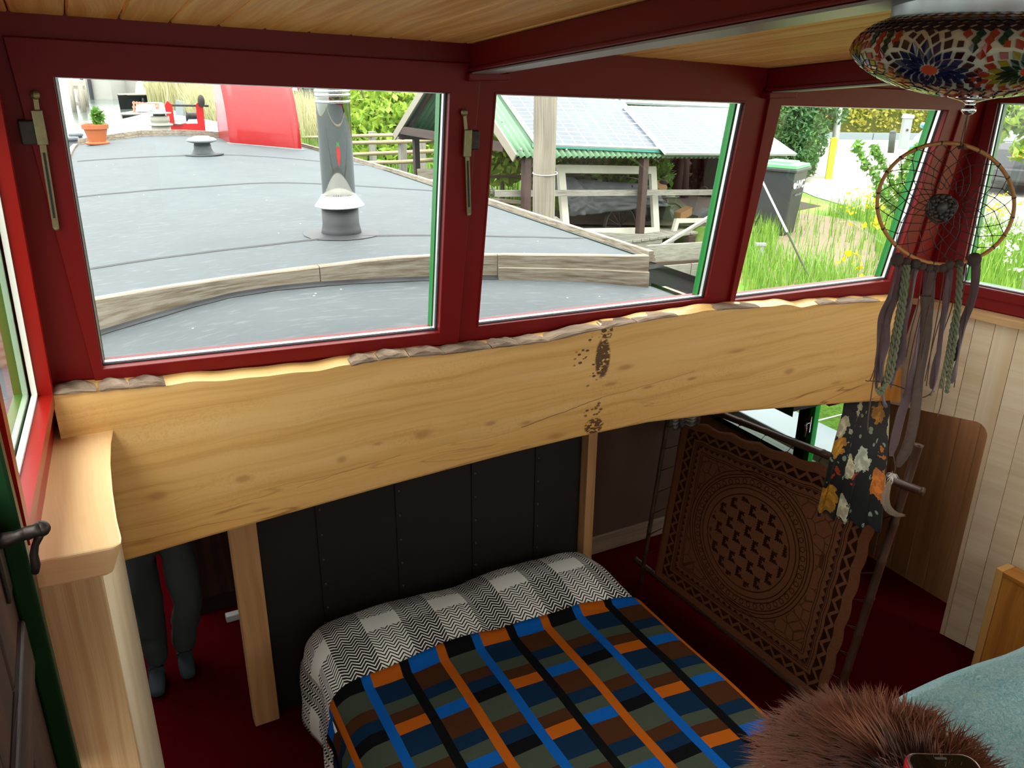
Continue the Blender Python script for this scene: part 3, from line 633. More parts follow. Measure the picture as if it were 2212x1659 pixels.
def tile(th0, s0, poly, col):
    top = []; bot = []
    for a, b_ in poly:
        s_ = min(max(s0+b_, .001), SMAX-.001); r = max(prof_at(s_)[0], .02); th = th0+a/r
        top.append(shade(th, s_, .0030)[0]); bot.append(shade(th, s_, -.001)[0])
    c, nrm = shade(th0, min(max(s0, .001), SMAX-.001), 0); tiles.append((top, bot, col, c, nrm))
def dia(cx, cy, ang, L, w):
    ca, sa = cos(ang), sin(ang); P = [(-L/2, 0), (-L*.05, -w/2), (L/2, 0), (-L*.05, w/2)]
    return [(cx+ca*x-sa*y, cy+sa*x+ca*y) for x, y in P]
thv = atan2(CAM[1]-LC[1], CAM[0]-LC[0])
sE = float(np.interp(ze, DP[:, 1], SL)); sM = sE-.040
NMED = 8; th_base = thv-.38; MR = .073
schemes = [('purple', 'blue', 'blue', 'purple', 'orange'), ('red', 'green', 'yellow', 'red', 'orange')]
meds = [th_base+m*2*pi/NMED for m in range(NMED)]
for m, th0 in enumerate(meds):
    A_ = schemes[m % 2]
    tile(th0, sM, [(.012*cos(k*pi/6), .0105*sin(k*pi/6)) for k in range(12)], A_[4])
    for ri, (rad, L, w, n, col) in enumerate([(.0235, .019, .0080, 16, A_[1]), (.0350, .021, .0125, 16, A_[1]), (.0475, .021, .0160, 16, A_[2]), (.0600, .019, .0180, 16, A_[3])]):
        for k in range(n):
            a = 2*pi*(k+.5*(ri % 2))/n; c = (rad*cos(a), rad*.95*sin(a)); tile(th0+c[0]/max(prof_at(sM+c[1])[0], .05), sM+c[1], dia(0, 0, a, L*.93, w*.74), col)
    for k in range(16): a = 2*pi*k/16; c = (.0705*cos(a), .0705*.95*sin(a)); tile(th0+c[0]/max(prof_at(sM+c[1])[0], .05), sM+c[1], dia(0, 0, a+pi, .012, .012), A_[0])
rowcol = ['purple', 'red', 'blue', 'red', 'purple', 'blue', 'blue', 'purple', 'green', 'red', 'purple', 'purple', 'purple', 'amber', 'orange']
ns = 0; s_ = .030
while s_ < SMAX-.006:
    r = prof_at(s_)[0]; n = max(12, int(2*pi*r/.0175)); step = .0105
    top = s_ > sE+.026
    for k in range(n):
        th = 2*pi*(k+.5*(ns % 2))/n
        dmin = min(sqrt((((th-t0+pi) % (2*pi)-pi)*r)**2+((s_-sM)/.95)**2) for t0 in meds)
        if dmin < MR+.0045: continue
        col = rowcol[min(len(rowcol)-1, int(s_/SMAX*len(rowcol)))] if s_ > .09 else ['red', 'purple', 'blue', 'amber'][(k+ns) % 4]
        if not top and s_ > sE: col = ['red', 'green'][k % 2]
        tile(th, s_, dia(0, 0, 0 if top else pi/2, .0175 if top else .0165, .0105 if top else .0135), col)
    s_ += step; ns += 1
def score(t):
    d = CAM-t[3]; rel = t[3]-CAM; px_ = 1106+F*np.dot(rel, _r)/np.dot(rel, _f)
    return np.dot(unit(d), t[4])-(0 if px_ < 2212 else 2)
order = sorted(tiles, key=score, reverse=True)
tmesh = {}
for t in order[:300]:
    b = MB(); b.prism(t[0], t[1]); b.build('mosaic_tile', TC[t[2]], lamp)
b = MB(); ck = list(TC)
for t in order[300:]: b.m = ck.index(t[2]); b.prism(t[0], t[1])
b.build('mosaic_tiles', [TC[k] for k in ck], lamp, kind='stuff')
b = MB(); b.lathe(LC, [(.0, zb+.004), (.036, zb+.004), (.04, zb-.001), (.02, zb-.006), (.009, zb-.010), (.008, zb-.014), (.012, zb-.018), (.012, zb-.024), (.007, zb-.029), (.0, zb-.031)], 24); b.build('finial', CHROME, lamp, smooth=True)
# ---------------- dream catcher hung from the lamp's finial
DN = np.array([-_f[0], -_f[1], 0.0]); DC0 = atD(2043, 440, LD)
FINB = np.array([LC[0], LC[1], zb-.02])
DC0 = DC0+unit(np.array([_f[0], _f[1], 0]))*np.dot(FINB-DC0, unit(np.array([_f[0], _f[1], 0])))
def D(x, y, d=0.0): return onPl(x, y, DC0-unit(np.array([_f[0], _f[1], 0]))*d, DN)
CANE = flat('tan_cane', '#b0763a', .45, var=.2, vscale=30); SINEW = flat('dark_sinew', '#2c211c', .6); FELT = flat('plum_felt', '#523c3e', .9, var=.25, vscale=40, sheen=.3)
OLIVE = flat('olive_twine', '#67694f', .85, var=.2, vscale=60); BROWNS = flat('brown_leather_lace', '#4d3122', .7); LACE = flat('brown_lace', '#4a382c', .85, var=.4, vscale=90)
dcx = thing('dream_catcher', 'cane hoop dream catcher with plum ribbons hanging below the mosaic lamp', 'dream catcher', D(2080, 314))
def hoop(a, f=1.0): return D(2043+148*f*cos(a), 440-131*f*sin(a))
b = MB(); b.tube([hoop(2*pi*k/64) for k in range(64)], .0036, 8, closed=True); b.build('hoop', CANE, dcx, smooth=True)
b = MB(); n = 20; fs = [1.0, .86, .72, .595, .485, .385, .30, .235]; ringp = []
for k, f in enumerate(fs): ringp.append([hoop(2*pi*(i+.5*(k % 2)+.12*sin(i*2.3+k))/n+.1, f) for i in range(n)])
for k in range(len(fs)-1):
    for i in range(n):
        p = ringp[k][i]
        for j in ((i, (i-1) % n) if k % 2 == 0 else (i, (i+1) % n)): b.tube([p, ringp[k+1][j]], .0007, 4, caps=False)
        if k == 0: b.sphere(p, .0042, 6, 5)
        b.sphere(p, .0016, 5, 4)
b.build('web', SINEW, dcx)
b = MB()
for k in range(12): rk, ph_, ex = 14+16*random.random(), random.random()*6, random.uniform(-6, 6); b.tube([D(2036+ex+(rk+2.5*sin(3*a+ph_))*cos(a), 448-ex*.6-(rk+2.5*cos(2*a+ph_))*sin(a), .002+.003*sin(a*2+ph_)) for a in [2*pi*i/18 for i in range(18)]], .0015, 5, closed=True)
for i in range(26): a = i*2.4; r_ = 27*sqrt(i/26); b.sphere(D(2036+r_*cos(a), 448-r_*sin(a), .003+.003*random.random()), .005, 7, 5)
b.sphere(D(2036, 448, .004), (.014, .008, .014), 12, 8); b.build('centre_rosette', flat('dark_bead_rosette', '#2e2622', .5, var=.5, vscale=120), dcx, smooth=True)
b = MB(); b.tube([FINB+np.array([0, 0, .004]), D(2088, 260), D(2080, 312)], .0009, 5); b.tube([FINB, D(2084, 270, .002), D(2074, 312, .002)], .0008, 5)
b.tube([D(2072, 318, -.004), D(2080, 316, .005), D(2088, 319, -.004)], .004, 6); b.build('hanging_thread', BROWNS, dcx)
def ribbon(px, w, mat, name='ribbon', d=.0, amp=1.0, fork=False):
    P = crom([D(x, y, d+.004*sin(i*1.7+w)) for i, (x, y) in enumerate(px)], 5); m_ = MB(); n = len(P)-1; tw = random.random()*6
    rr = unit(_r0)
    def fn(u, v):
        i = min(int(u*n), n-1); t = u*n-i; p = P[i]*(1-t)+P[i+1]*t; a = .9*sin(u*7+tw)*amp
        ww = w/1269*(1 if u < .93 else max(.25, 1-(u-.93)*9)); off = (v-.5)*ww
        return p+rr*off*cos(a)+unit(np.array([_f[0], _f[1], 0]))*off*sin(a)+.0012*sin(v*pi)*_f
    m_.grid(fn, n*2, 2); return m_.build(name, mat, dcx, smooth=True, solid=.0016)
def cord(px, r, mat, name='cord', d=.0, twist=False):
    P = crom([D(x, y, d+.003*sin(i*2.1)) for i, (x, y) in enumerate(px)], 6); m_ = MB()
    if twist:
        for ph in (0, pi):
            Q = []
            L = 0
            for i in range(len(P)-1):
                for t in (0, .33, .66): p = P[i]*(1-t)+P[i+1]*t; a = (i*3+t*3)*.9+ph; Q.append(p+unit(_r0)*r*.8*cos(a)+_f*r*.8*sin(a))
            m_.tube(Q, r*.85, 5)
    else: m_.tube(P, r, 5)
    return m_.build(name, mat, dcx, smooth=True)
ribbon([(1940, 572), (1925, 630), (1908, 680), (1903, 720), (1902, 760), (1896, 800), (1893, 845)], 20, FELT)
ribbon([(1948, 575), (1935, 640), (1918, 690), (1915, 740), (1905, 790), (1908, 860), (1915, 880)], 15, FELT, d=.006)
ribbon([(1968, 575), (1960, 640), (1950, 700), (1945, 740), (1935, 780), (1925, 840)], 12, FELT, d=-.004)
ribbon([(1978, 580), (1968, 650), (1952, 700), (1950, 760), (1938, 800)], 17, FELT, d=.004)
ribbon([(2008, 585), (2000, 660), (1985, 720), (1975, 790), (1962, 850), (1945, 900), (1925, 985)], 22, FELT, d=.005)
ribbon([(2015, 585), (2010, 680), (1995, 760), (1980, 820), (1972, 880), (1968, 960), (1948, 1000)], 12, FELT, d=.002)
ribbon([(2052, 580), (2045, 650), (2036, 720), (2028, 760), (2018, 800), (2012, 840)], 15, FELT, d=.003)
ribbon([(2050, 585), (2040, 660), (2030, 740), (2022, 820), (2010, 855)], 11, FELT, d=.007)
ribbon([(2112, 565), (2105, 620), (2095, 660), (2080, 700), (2075, 740), (2065, 790), (2055, 828)], 18, FELT, d=.004)
ribbon([(2105, 570), (2100, 640), (2085, 690), (2070, 740), (2060, 780)], 13, FELT, d=.0)
ribbon([(2000, 640), (2002, 700), (1995, 760), (1985, 820), (1978, 880), (1965, 950), (1940, 1010)], 26, LACE, 'lace_strip', d=.008, amp=.3)
cord([(1955, 572), (1945, 650), (1932, 720), (1918, 800), (1905, 850), (1895, 840)], .0032, OLIVE, 'braided_cord', .006, True)
cord([(1962, 572), (1952, 660), (1940, 730), (1925, 810), (1910, 835), (1902, 838)], .0032, OLIVE, 'braided_cord', .010, True)
cord([(2072, 572), (2068, 650), (2055, 720), (2045, 780), (2032, 840)], .0030, OLIVE, 'braided_cord', .006, True)
cord([(2076, 575), (2072, 660), (2062, 740), (2052, 800), (2045, 850)], .0030, OLIVE, 'braided_cord', .010, True)
random.seed(11)
for k in range(11):
    x0 = 1945+k*16; dx = -.16*260+random.uniform(-18, 12); ye = random.uniform(760, 880)
    cord([(x0, 578), (x0+dx*.3, 660), (x0+dx*.7, (ye+660)/2), (x0+dx, ye)], .0010, BROWNS, 'lace', random.uniform(-.004, .01))
cord([(1905, 700), (1893, 780), (1880, 820), (1870, 822)], .0010, BROWNS, 'lace'); cord([(1905, 720), (1890, 800), (1876, 900), (1875, 930)], .0012, BROWNS, 'lace')
cord([(2060, 680), (2045, 760), (2035, 860), (2025, 900)], .0010, BROWNS, 'lace'); cord([(1965, 985), (1975, 900), (1985, 830)], .0010, BROWNS, 'lace', .004); cord([(1930, 985), (1934, 1010), (1929, 1030)], .0012, BROWNS, 'lace')
cord([(1880, 823), (1910, 826), (1950, 838), (1975, 852), (1995, 858), (2018, 845)], .0011, SINEW, 'wire')
b = MB()
for x, y, r_, rz in [(1938, 561, .016, .018), (1957, 566, .012, .012), (1978, 569, .013, .013), (1992, 575, .011, .011), (2008, 579, .011, .012), (2022, 580, .011, .011), (2036, 578, .012, .012), (2050, 572, .012, .013), (2071, 570, .012, .012), (2104, 561, .018, .018)]: b.sphere(D(x, y), (r_*.85, r_*.7, rz*.75), 10, 7)
b.build('knots', flat('dark_felt_knots', '#40302c', .9, var=.3, vscale=60, bump=.4), dcx, smooth=True, kind=None)
FEA = flat('pale_feather', '#8f735e', .8, var=.2, vscale=60); fe = MB(); fp = crom([D(x, y, .01) for x, y in [(1928, 1018), (1919, 1048), (1913, 1075), (1918, 1097), (1934, 1110), (1952, 1113)]], 6)
fe.tube(fp, .0009, 5); m = len(fp)
for i in range(4, m-1):
    d_ = unit(fp[i+1]-fp[i]); sd_ = unit(np.cross(d_, _f)); w_ = .008*sin(pi*(i/(m-1))**.8)+.001
    for sg in (-1, 1): fe.face([fp[i], fp[i+1], fp[i+1]+sd_*sg*w_+d_*.006, fp[i]+sd_*sg*w_*.9+d_*.005])
fe.build('feather', FEA, dcx)
fl = MB()
for k in range(60):
    a = RNG.normal(size=3)*.006; p = D(1930, 1026, .01); fl.tube([p, p+a*.6, p+a+np.array([0, 0, -.005])], [.0007, .0006, .0002], 3, caps=False)
fl.build('down_tuft', flat('white_down', '#d8d2c8', .9), dcx)
# ---------------- bed
bed = thing('bed', 'low double bed under the timber beam', 'bed', (1.44, 2.1, 0))
b = MB(); b.box((.74, .95, .06), (2.16, 3.33, .28)); b.build('bed_base', DARKWOOD, bed, bevel=.01)
b = MB(); b.box((.72, .93, .28), (2.18, 3.35, .50)); b.build('mattress', flat('ticking', '#cfcac0', .9), bed, bevel=.04, bseg=3)
for x in (.80, 2.10):
    for y in (1.05, 3.2): b = MB(); b.box((x-.04, y-.04, 0), (x+.04, y+.04, .07)); b.build('leg', DARKWOOD, bed)
def herring():
    g = NG('herringbone_check_cotton'); s = g.sep(g.uv()); P = .17
    col_i = g.math('FLOOR', g.math('DIVIDE', s[0], P)); fx = g.math('FRACT', g.math('DIVIDE', s[0], P))
    zig = g.math('ABSOLUTE', g.math('SUBTRACT', g.math('FRACT', g.math('MULTIPLY', s[0], 1/.0567)), .5))
    wv = g.math('MULTIPLY', g.math('SUBTRACT', g.noise(g.uv(), 40, 2), .5), .12)
    t = g.math('FRACT', g.math('ADD', g.math('ADD', g.math('MULTIPLY', s[1], 54.0), g.math('MULTIPLY', zig, 2.8)), wv))
    par = g.math('MODULO', g.math('ADD', col_i, 100.0), 2.0)
    row = g.math('FRACT', g.math('DIVIDE', g.math('ADD', s[1], .02), .36)); rp = g.step(row, .42); rp2 = g.step(row, .78)
    # thresholds: dark / mid / light cells
    th = g.math('ADD', .42, g.math('MULTIPLY', par, .22)); white_row = g.math('MULTIPLY', g.step(row, .72), g.math('SUBTRACT', 1.0, g.math('MULTIPLY', par, 0.0)))
    th = g.math('SUBTRACT', th, g.math('MULTIPLY', white_row, g.math('ADD', .12, g.math('MULTIPLY', g.math('SUBTRACT', 1.0, par), .55))))
    f = g.math('GREATER_THAN', th, t)
    n = g.noise(g.uv(), 300, 2); g.bump(g.math('ADD', n, g.math('MULTIPLY', f, .4)), .25, .002)
    return g.fin(g.mix(f, '#f0ede2', '#2c2b2a'), .95, spec=.05)
HERR = herring()
# sheet profile across the bed: arc-length path in X,Z
def across(xl, xr, zt, zl, zr, rad):
    P = [(xl-.03, zl), (xl-.015, (zl+zt)/2), (xl, zt-rad)]+[(xl+rad*(1-cos(a)), zt-rad+rad*sin(a)) for a in np.linspace(.25, pi/2, 7)]
    P += [(xl+rad+(xr-xl-2*rad)*t, zt) for t in np.linspace(.03, .97, 26)]
    P += [(xr-rad*(1-cos(a)), zt-rad+rad*sin(a)) for a in np.linspace(pi/2, .25, 7)]+[(xr, zt-rad), (xr+.015, (zr+zt)/2), (xr+.03, zr)]
    P = np.array(P); L = np.concatenate([[0], np.cumsum(np.linalg.norm(np.diff(P, axis=0), axis=1))]); return P, L
from mathutils import noise as MN
def nz(x, y, z=0.0): return MN.noise(Vector((x, y, z)))
def pillow(x, y):
    h = 0
    for cx in (1.08, 1.80): h = max(h, .085*max(0, 1-((x-cx)/.44)**4)*max(0, 1-((y-3.06)/.27)**2)**.6) if abs(x-cx) < .44 and abs(y-3.06) < .27 else h
    return h
PD, LDq = across(.64, 2.24, .545, .06, .10, .10)
def duvet(u, v):
    s = u*LDq[-1]; x = np.interp(s, LDq, PD[:, 0]); z = np.interp(s, LDq, PD[:, 1]); y = 3.40-v*(3.40-1.0)
    top = min(1, max(0, (z-.3)/.2)); back = max(0, (y-3.25)/.15)
    z = z+(pillow(x, y)+.022*nz(x*2.5, y*3, 1)+.008*nz(x*7, y*8, 2))*top-back**2*.16*top
    if z < .45: x += (.035*nz(z*6, y*5, 3)+.02*sin(y*16))*(-1 if x < 1.4 else 1)*min(1, (.45-z)*6+.2)
    return np.array([x, y, z])
b = MB(); b.grid(duvet, 70, 80, uvf=lambda u, v: (u*LDq[-1], v*2.4)); dv = b.build('duvet', HERR, None, smooth=True, solid=.012)
tag(dv, 'black and white herringbone duvet covering the bed head end', 'duvet')
def plaid():
    g = NG('striped_plaid_wool'); s = g.sep(g.uv()); P = .1785
    k = g.math('DIVIDE', s[0], P); fx = g.math('FRACT', k); ci = g.math('MODULO', g.math('ADD', g.math('FLOOR', k), 300.0), 3.0)
    fy = g.math('FRACT', g.math('DIVIDE', s[1], .3105))
    O, B_, K, N_, G_, R_ = '#b85c10', '#0c5cae', '#0d0d0f', '#0e2a44', '#464f40', '#4a2a14'
    def col(a, b_, c, d): return g.ramp(fy, [(0, a), (.20, b_), (.58, c), (.79, d)], 'CONSTANT')
    c0 = col(O, N_, G_, R_); c1 = col(B_, R_, N_, G_); c2 = col(K, G_, R_, N_)
    st0, st1, st2 = B_, K, O      # stripe at the left of each column
    e1 = g.math('COMPARE', ci, 1.0, .1); e2 = g.math('COMPARE', ci, 2.0, .1)
    cc = g.mix(e2, g.mix(e1, c0, c1), c2); ss = g.mix(e2, g.mix(e1, st0, st1), st2)
    f = g.math('LESS_THAN', fx, .235); c = g.mix(f, cc, ss)
    n = g.noise(g.uv(), 260, 3); c = g.mix(g.math('MULTIPLY', n, .45), c, (0.01, 0.01, 0.012)); g.bump(n, .5, .003)
    return g.fin(c, .97, spec=.03)
PLAID = plaid()
PB, LB = across(.625, 2.255, .560, .12, .16, .10); x_at = lambda s: np.interp(s, LB, PB[:, 0])
s_blue = float(np.interp(.768, PB[10:-10, 0], LB[10:-10]))
def blanket(u, v):
    s = u*LB[-1]; x = np.interp(s, LB, PB[:, 0]); z = np.interp(s, LB, PB[:, 1]); y = 2.835-.06*max(0, (x-1.9)/.35)-v*(2.835-.96)+.012*sin(x*6)*(1-v)
    top = min(1, max(0, (z-.3)/.2)); z = z+(pillow(x, y)+.014*nz(x*2.2, y*2.2, 4)+.004*nz(x*6, y*5, 5))*top+.010
    if z < .45: x += (.02*nz(z*5, y*4, 6)+.012*sin(y*13))*(-1 if x < 1.4 else 1)
    return np.array([x, y, z])
b = MB(); b.grid(blanket, 70, 80, uvf=lambda u, v: (u*LB[-1]-s_blue+.1785*3, v*1.875)); bl_ = b.build('blanket', PLAID, None, smooth=True, solid=.010)
tag(bl_, 'dark plaid wool blanket with orange and blue stripes spread on the bed', 'blanket')
# ---------------- person standing in the dark doorway behind the beam (only trousers and feet show)
per = thing('person', 'person in dark grey trousers standing in the doorway behind the beam', 'person', (.07, 3.99, 0))
def skin(name, mat, pts, edges, rad, parent, levels=2, label=None):
    me = bpy.data.meshes.new(name); me.from_pydata([tuple(map(float, p)) for p in pts], edges, []); o = bpy.data.objects.new(name, me); COL.objects.link(o); me.materials.append(mat)
    m = o.modifiers.new('skin', 'SKIN'); m.use_smooth_shade = True; m.branch_smoothing = .6; sv = me.skin_vertices[0].data
    for i, r in enumerate(rad): sv[i].radius = (r, r) if np.isscalar(r) else r; sv[i].use_root = (i == 0)
    o.modifiers.new('sub', 'SUBSURF').render_levels = levels; o.modifiers['sub'].levels = 1
    o.parent = parent; o.matrix_parent_inverse = _wm(parent).inverted()
    if label: o['label'] = label
    return o
TROU = flat('dark_grey_trouser_cloth', '#3b403f', .9, var=.2, vscale=14, bump=.3); SOCK = flat('dark_socks', '#2c3338', .95); SKINM = flat('skin', '#b98466', .5); SHIRT = flat('dark_shirt', '#2e3238', .9); HAIR = flat('brown_hair', '#3a281b', .7)
hx, hy = .085, 4.03
A_ = {'pel': (hx, hy, .86), 'hL': (hx-.10, hy, .80), 'hR': (hx+.10, hy, .80), 'kL': (.01, 3.98, .47), 'kR': (.195, 3.95, .46), 'aL': (-.005, 4.0, .10), 'aR': (.14, 4.06, .11), 'ch': (hx, hy-.01, 1.25), 'nk': (hx, hy-.02, 1.43), 'hd': (hx, hy-.04, 1.55), 'tp': (hx, hy-.03, 1.66)}
skin('body', SKINM, [A_['pel'], A_['ch'], A_['nk'], A_['hd'], A_['tp'], (hx-.19, hy, 1.36), (hx-.25, hy-.02, 1.10), (hx-.12, hy-.20, 1.14), (hx+.19, hy, 1.36), (hx+.25, hy-.02, 1.10), (hx+.12, hy-.20, 1.14), A_['hL'], A_['kL'], A_['aL'], A_['hR'], A_['kR'], A_['aR']],
     [(0, 1), (1, 2), (2, 3), (3, 4), (1, 5), (5, 6), (6, 7), (1, 8), (8, 9), (9, 10), (0, 11), (11, 12), (12, 13), (0, 14), (14, 15), (15, 16)],
     [(.13, .09), (.15, .10), .055, (.075, .09), (.06, .075), .05, .04, .03, .05, .04, .03, .075, .055, .035, .075, .055, .035], per)
tr_ = skin('trousers', TROU, [A_['pel'], (hx, hy, 1.0), A_['hL'], lerp(A_['hL'], A_['kL'], .55), A_['kL'], lerp(A_['kL'], A_['aL'], .5), (-.005, 3.99, .09), A_['hR'], lerp(A_['hR'], A_['kR'], .55), A_['kR'], lerp(A_['kR'], A_['aR'], .5), (.14, 4.05, .10)],
     [(0, 1), (0, 2), (2, 3), (3, 4), (4, 5), (5, 6), (0, 7), (7, 8), (8, 9), (9, 10), (10, 11)],
     [(.15, .11), (.15, .105), .097, .088, .078, .072, .066, .097, .090, .080, .073, .066], per)
dm = tr_.modifiers.new('folds', 'DISPLACE'); tx = bpy.data.textures.new('cloth_folds', 'CLOUDS'); tx.noise_scale = .09; dm.texture = tx; dm.strength = .03; dm.texture_coords = 'GLOBAL'
skin('shirt', SHIRT, [(hx, hy, .98), (hx, hy-.005, 1.2), (hx, hy-.01, 1.36), (hx-.18, hy, 1.36), (hx-.245, hy-.01, 1.12), (hx+.18, hy, 1.36), (hx+.245, hy-.01, 1.12)], [(0, 1), (1, 2), (2, 3), (3, 4), (2, 5), (5, 6)], [(.155, .112), (.16, .115), (.13, .09), .066, .058, .066, .058], per)
for (fx, fy, dx, dy) in ((-.008, 3.985, -.02, -.17), (.14, 4.05, -.005, -.17)):
    skin('sock', SOCK, [(fx, fy+.02, .055), (fx, fy+.01, .13), (fx+dx*.5, fy+dy*.5, .045), (fx+dx, fy+dy, .032)], [(0, 1), (0, 2), (2, 3)], [(.042, .045), .045, (.046, .038), (.038, .026)], per)
hcx = np.array([hx, hy-.035, 1.60])
b = MB(); b.sphere(hcx+np.array([0, .02, .035]), (.088, .098, .075), 16, 10); b.build('hair', HAIR, per, smooth=True)
b = MB(); b.sphere(hcx+np.array([-.032, -.088, -.01]), .011, 8, 6); b.sphere(hcx+np.array([.032, -.088, -.01]), .011, 8, 6); b.build('eyes', flat('eye', '#e0ddd8', .2), per, smooth=True)
b = MB(); b.sphere(hcx+np.array([0, -.098, -.045]), (.013, .02, .022), 8, 6); b.sphere(hcx+np.array([-.082, -.01, -.03]), (.012, .022, .032), 8, 6); b.sphere(hcx+np.array([.082, -.01, -.03]), (.012, .022, .032), 8, 6); b.build('nose_and_ears', SKINM, per, smooth=True)
b = MB(); b.sphere(hcx+np.array([0, -.082, -.085]), (.024, .012, .007), 8, 6); b.build('mouth', flat('lips', '#8c4a40', .5), per, smooth=True)
for sgn in (-1, 1):
    h0 = np.array([hx+sgn*.09, hy-.215, 1.155]); skin('hand', SKINM, [h0+np.array([0, .01, .04]), h0+np.array([0, -.01, -.04])]+[h0+np.array([sgn*.0, -.035+.018*k, -.085+.006*abs(k-1.5)]) for k in range(4)]+[h0+np.array([-sgn*.006, -.03+.016*k, -.13+.012*abs(k-1.3)]) for k in range(4)]+[h0+np.array([-sgn*.02, -.045, -.03]), h0+np.array([-sgn*.03, -.06, -.07])],
        [(0, 1)]+[(1, 2+k) for k in range(4)]+[(2+k, 6+k) for k in range(4)]+[(0, 10), (10, 11)], [(.022, .034), (.02, .036)]+[.0095]*4+[.008]*4+[.011, .009], per)
# dark cupboard beside the doorway, power strip on the carpet
cb = thing('cupboard', 'dark wooden cupboard in the shade behind the pine post', 'cupboard', (.62, 4.7, 0))
b = MB(); b.box((.24, 4.45, 0), (1.6, 5.0, 1.7)); b.build('carcass', flat('very_dark_wood', '#2a1c16', .6, var=.3, vscale=4), cb, bevel=.006)
for k in range(3): b = MB(); b.box((.26+k*.44, 4.43, .12), (.68+k*.44, 4.452, 1.66)); dd = b.build('door', DARKWOOD, cb, bevel=.006); h_ = MB(); h_.sphere((.63+k*.44, 4.415, .9), .014, 10, 8); h_.build('knob', IRON, dd, smooth=True)
b = MB(); b.box((.40, 4.30, 0), (.56, 4.345, .045)); o = b.build('power_strip', flat('white_plastic', '#c9c9c4', .4), bevel=.006); tag(o, 'small pale power strip lying on the red carpet by the dark cupboard', 'power strip')
b = MB()
for k in range(24): y = 3.15+.02*k; b.tube([(-.16+.02*sin(k), y, 1.2), (-.15+.03*sin(k*2), y, .8), (-.13+.04*sin(k*1.3), y+.03*sin(k*3), .42-.03*sin(k*2.2))], .007, 4, caps=False)
o = b.build('fringed_blanket', flat('brown_tan_fringe', '#5f4a34', .9, var=.4, vscale=60)); tag(o, 'brown fringed throw hanging in the shade beside the doorway', 'throw')
# ---------------- bamboo screen leaning at the right
S0, S1, S2 = np.array([2.83, 3.54, .03]), np.array([2.99, 2.14, .03]), np.array([3.21, 2.15, 1.20]); SN = np.cross(S1-S0, S2-S0); SN = unit(SN); SN = SN if np.dot(SN, CAM-S0) > 0 else -SN
def S(x, y, d=0.0): return onPl(x, y, S0+SN*d, SN)
sc_ = thing('folding_screen', 'bamboo framed screen with brown patterned cloth leaning in the lower cabin', 'screen', S(1600, 1380))
BAM = wood('dark_bamboo', '#4a3022', '#2a1a12', 2, 10, .6, .4, bump=.1)
def bamboo(a, b_, r, n=9, dz=.012):
    A, B2 = S(*a, dz), S(*b_, dz); P = []; R = []
    for i in range(n+1):
        t = i/n
        for dt, k in ((-.008, 1.0), (0, 1.18), (.008, 1.0)):
            if 0 <= t+dt <= 1: P.append(lerp(A, B2, t+dt)); R.append(r*k)
    m_ = MB(); m_.tube(P, R, 10); return m_.build('bamboo_pole', BAM, sc_, smooth=True)
bamboo((1443, 905), (1383, 1262), .014); bamboo((1500, 872), (1994, 1063), .020, 8, .03); bamboo((1985, 960), (1784, 1590), .020, 8); bamboo((1372, 1208), (1830, 1572), .018, 9, -.01)
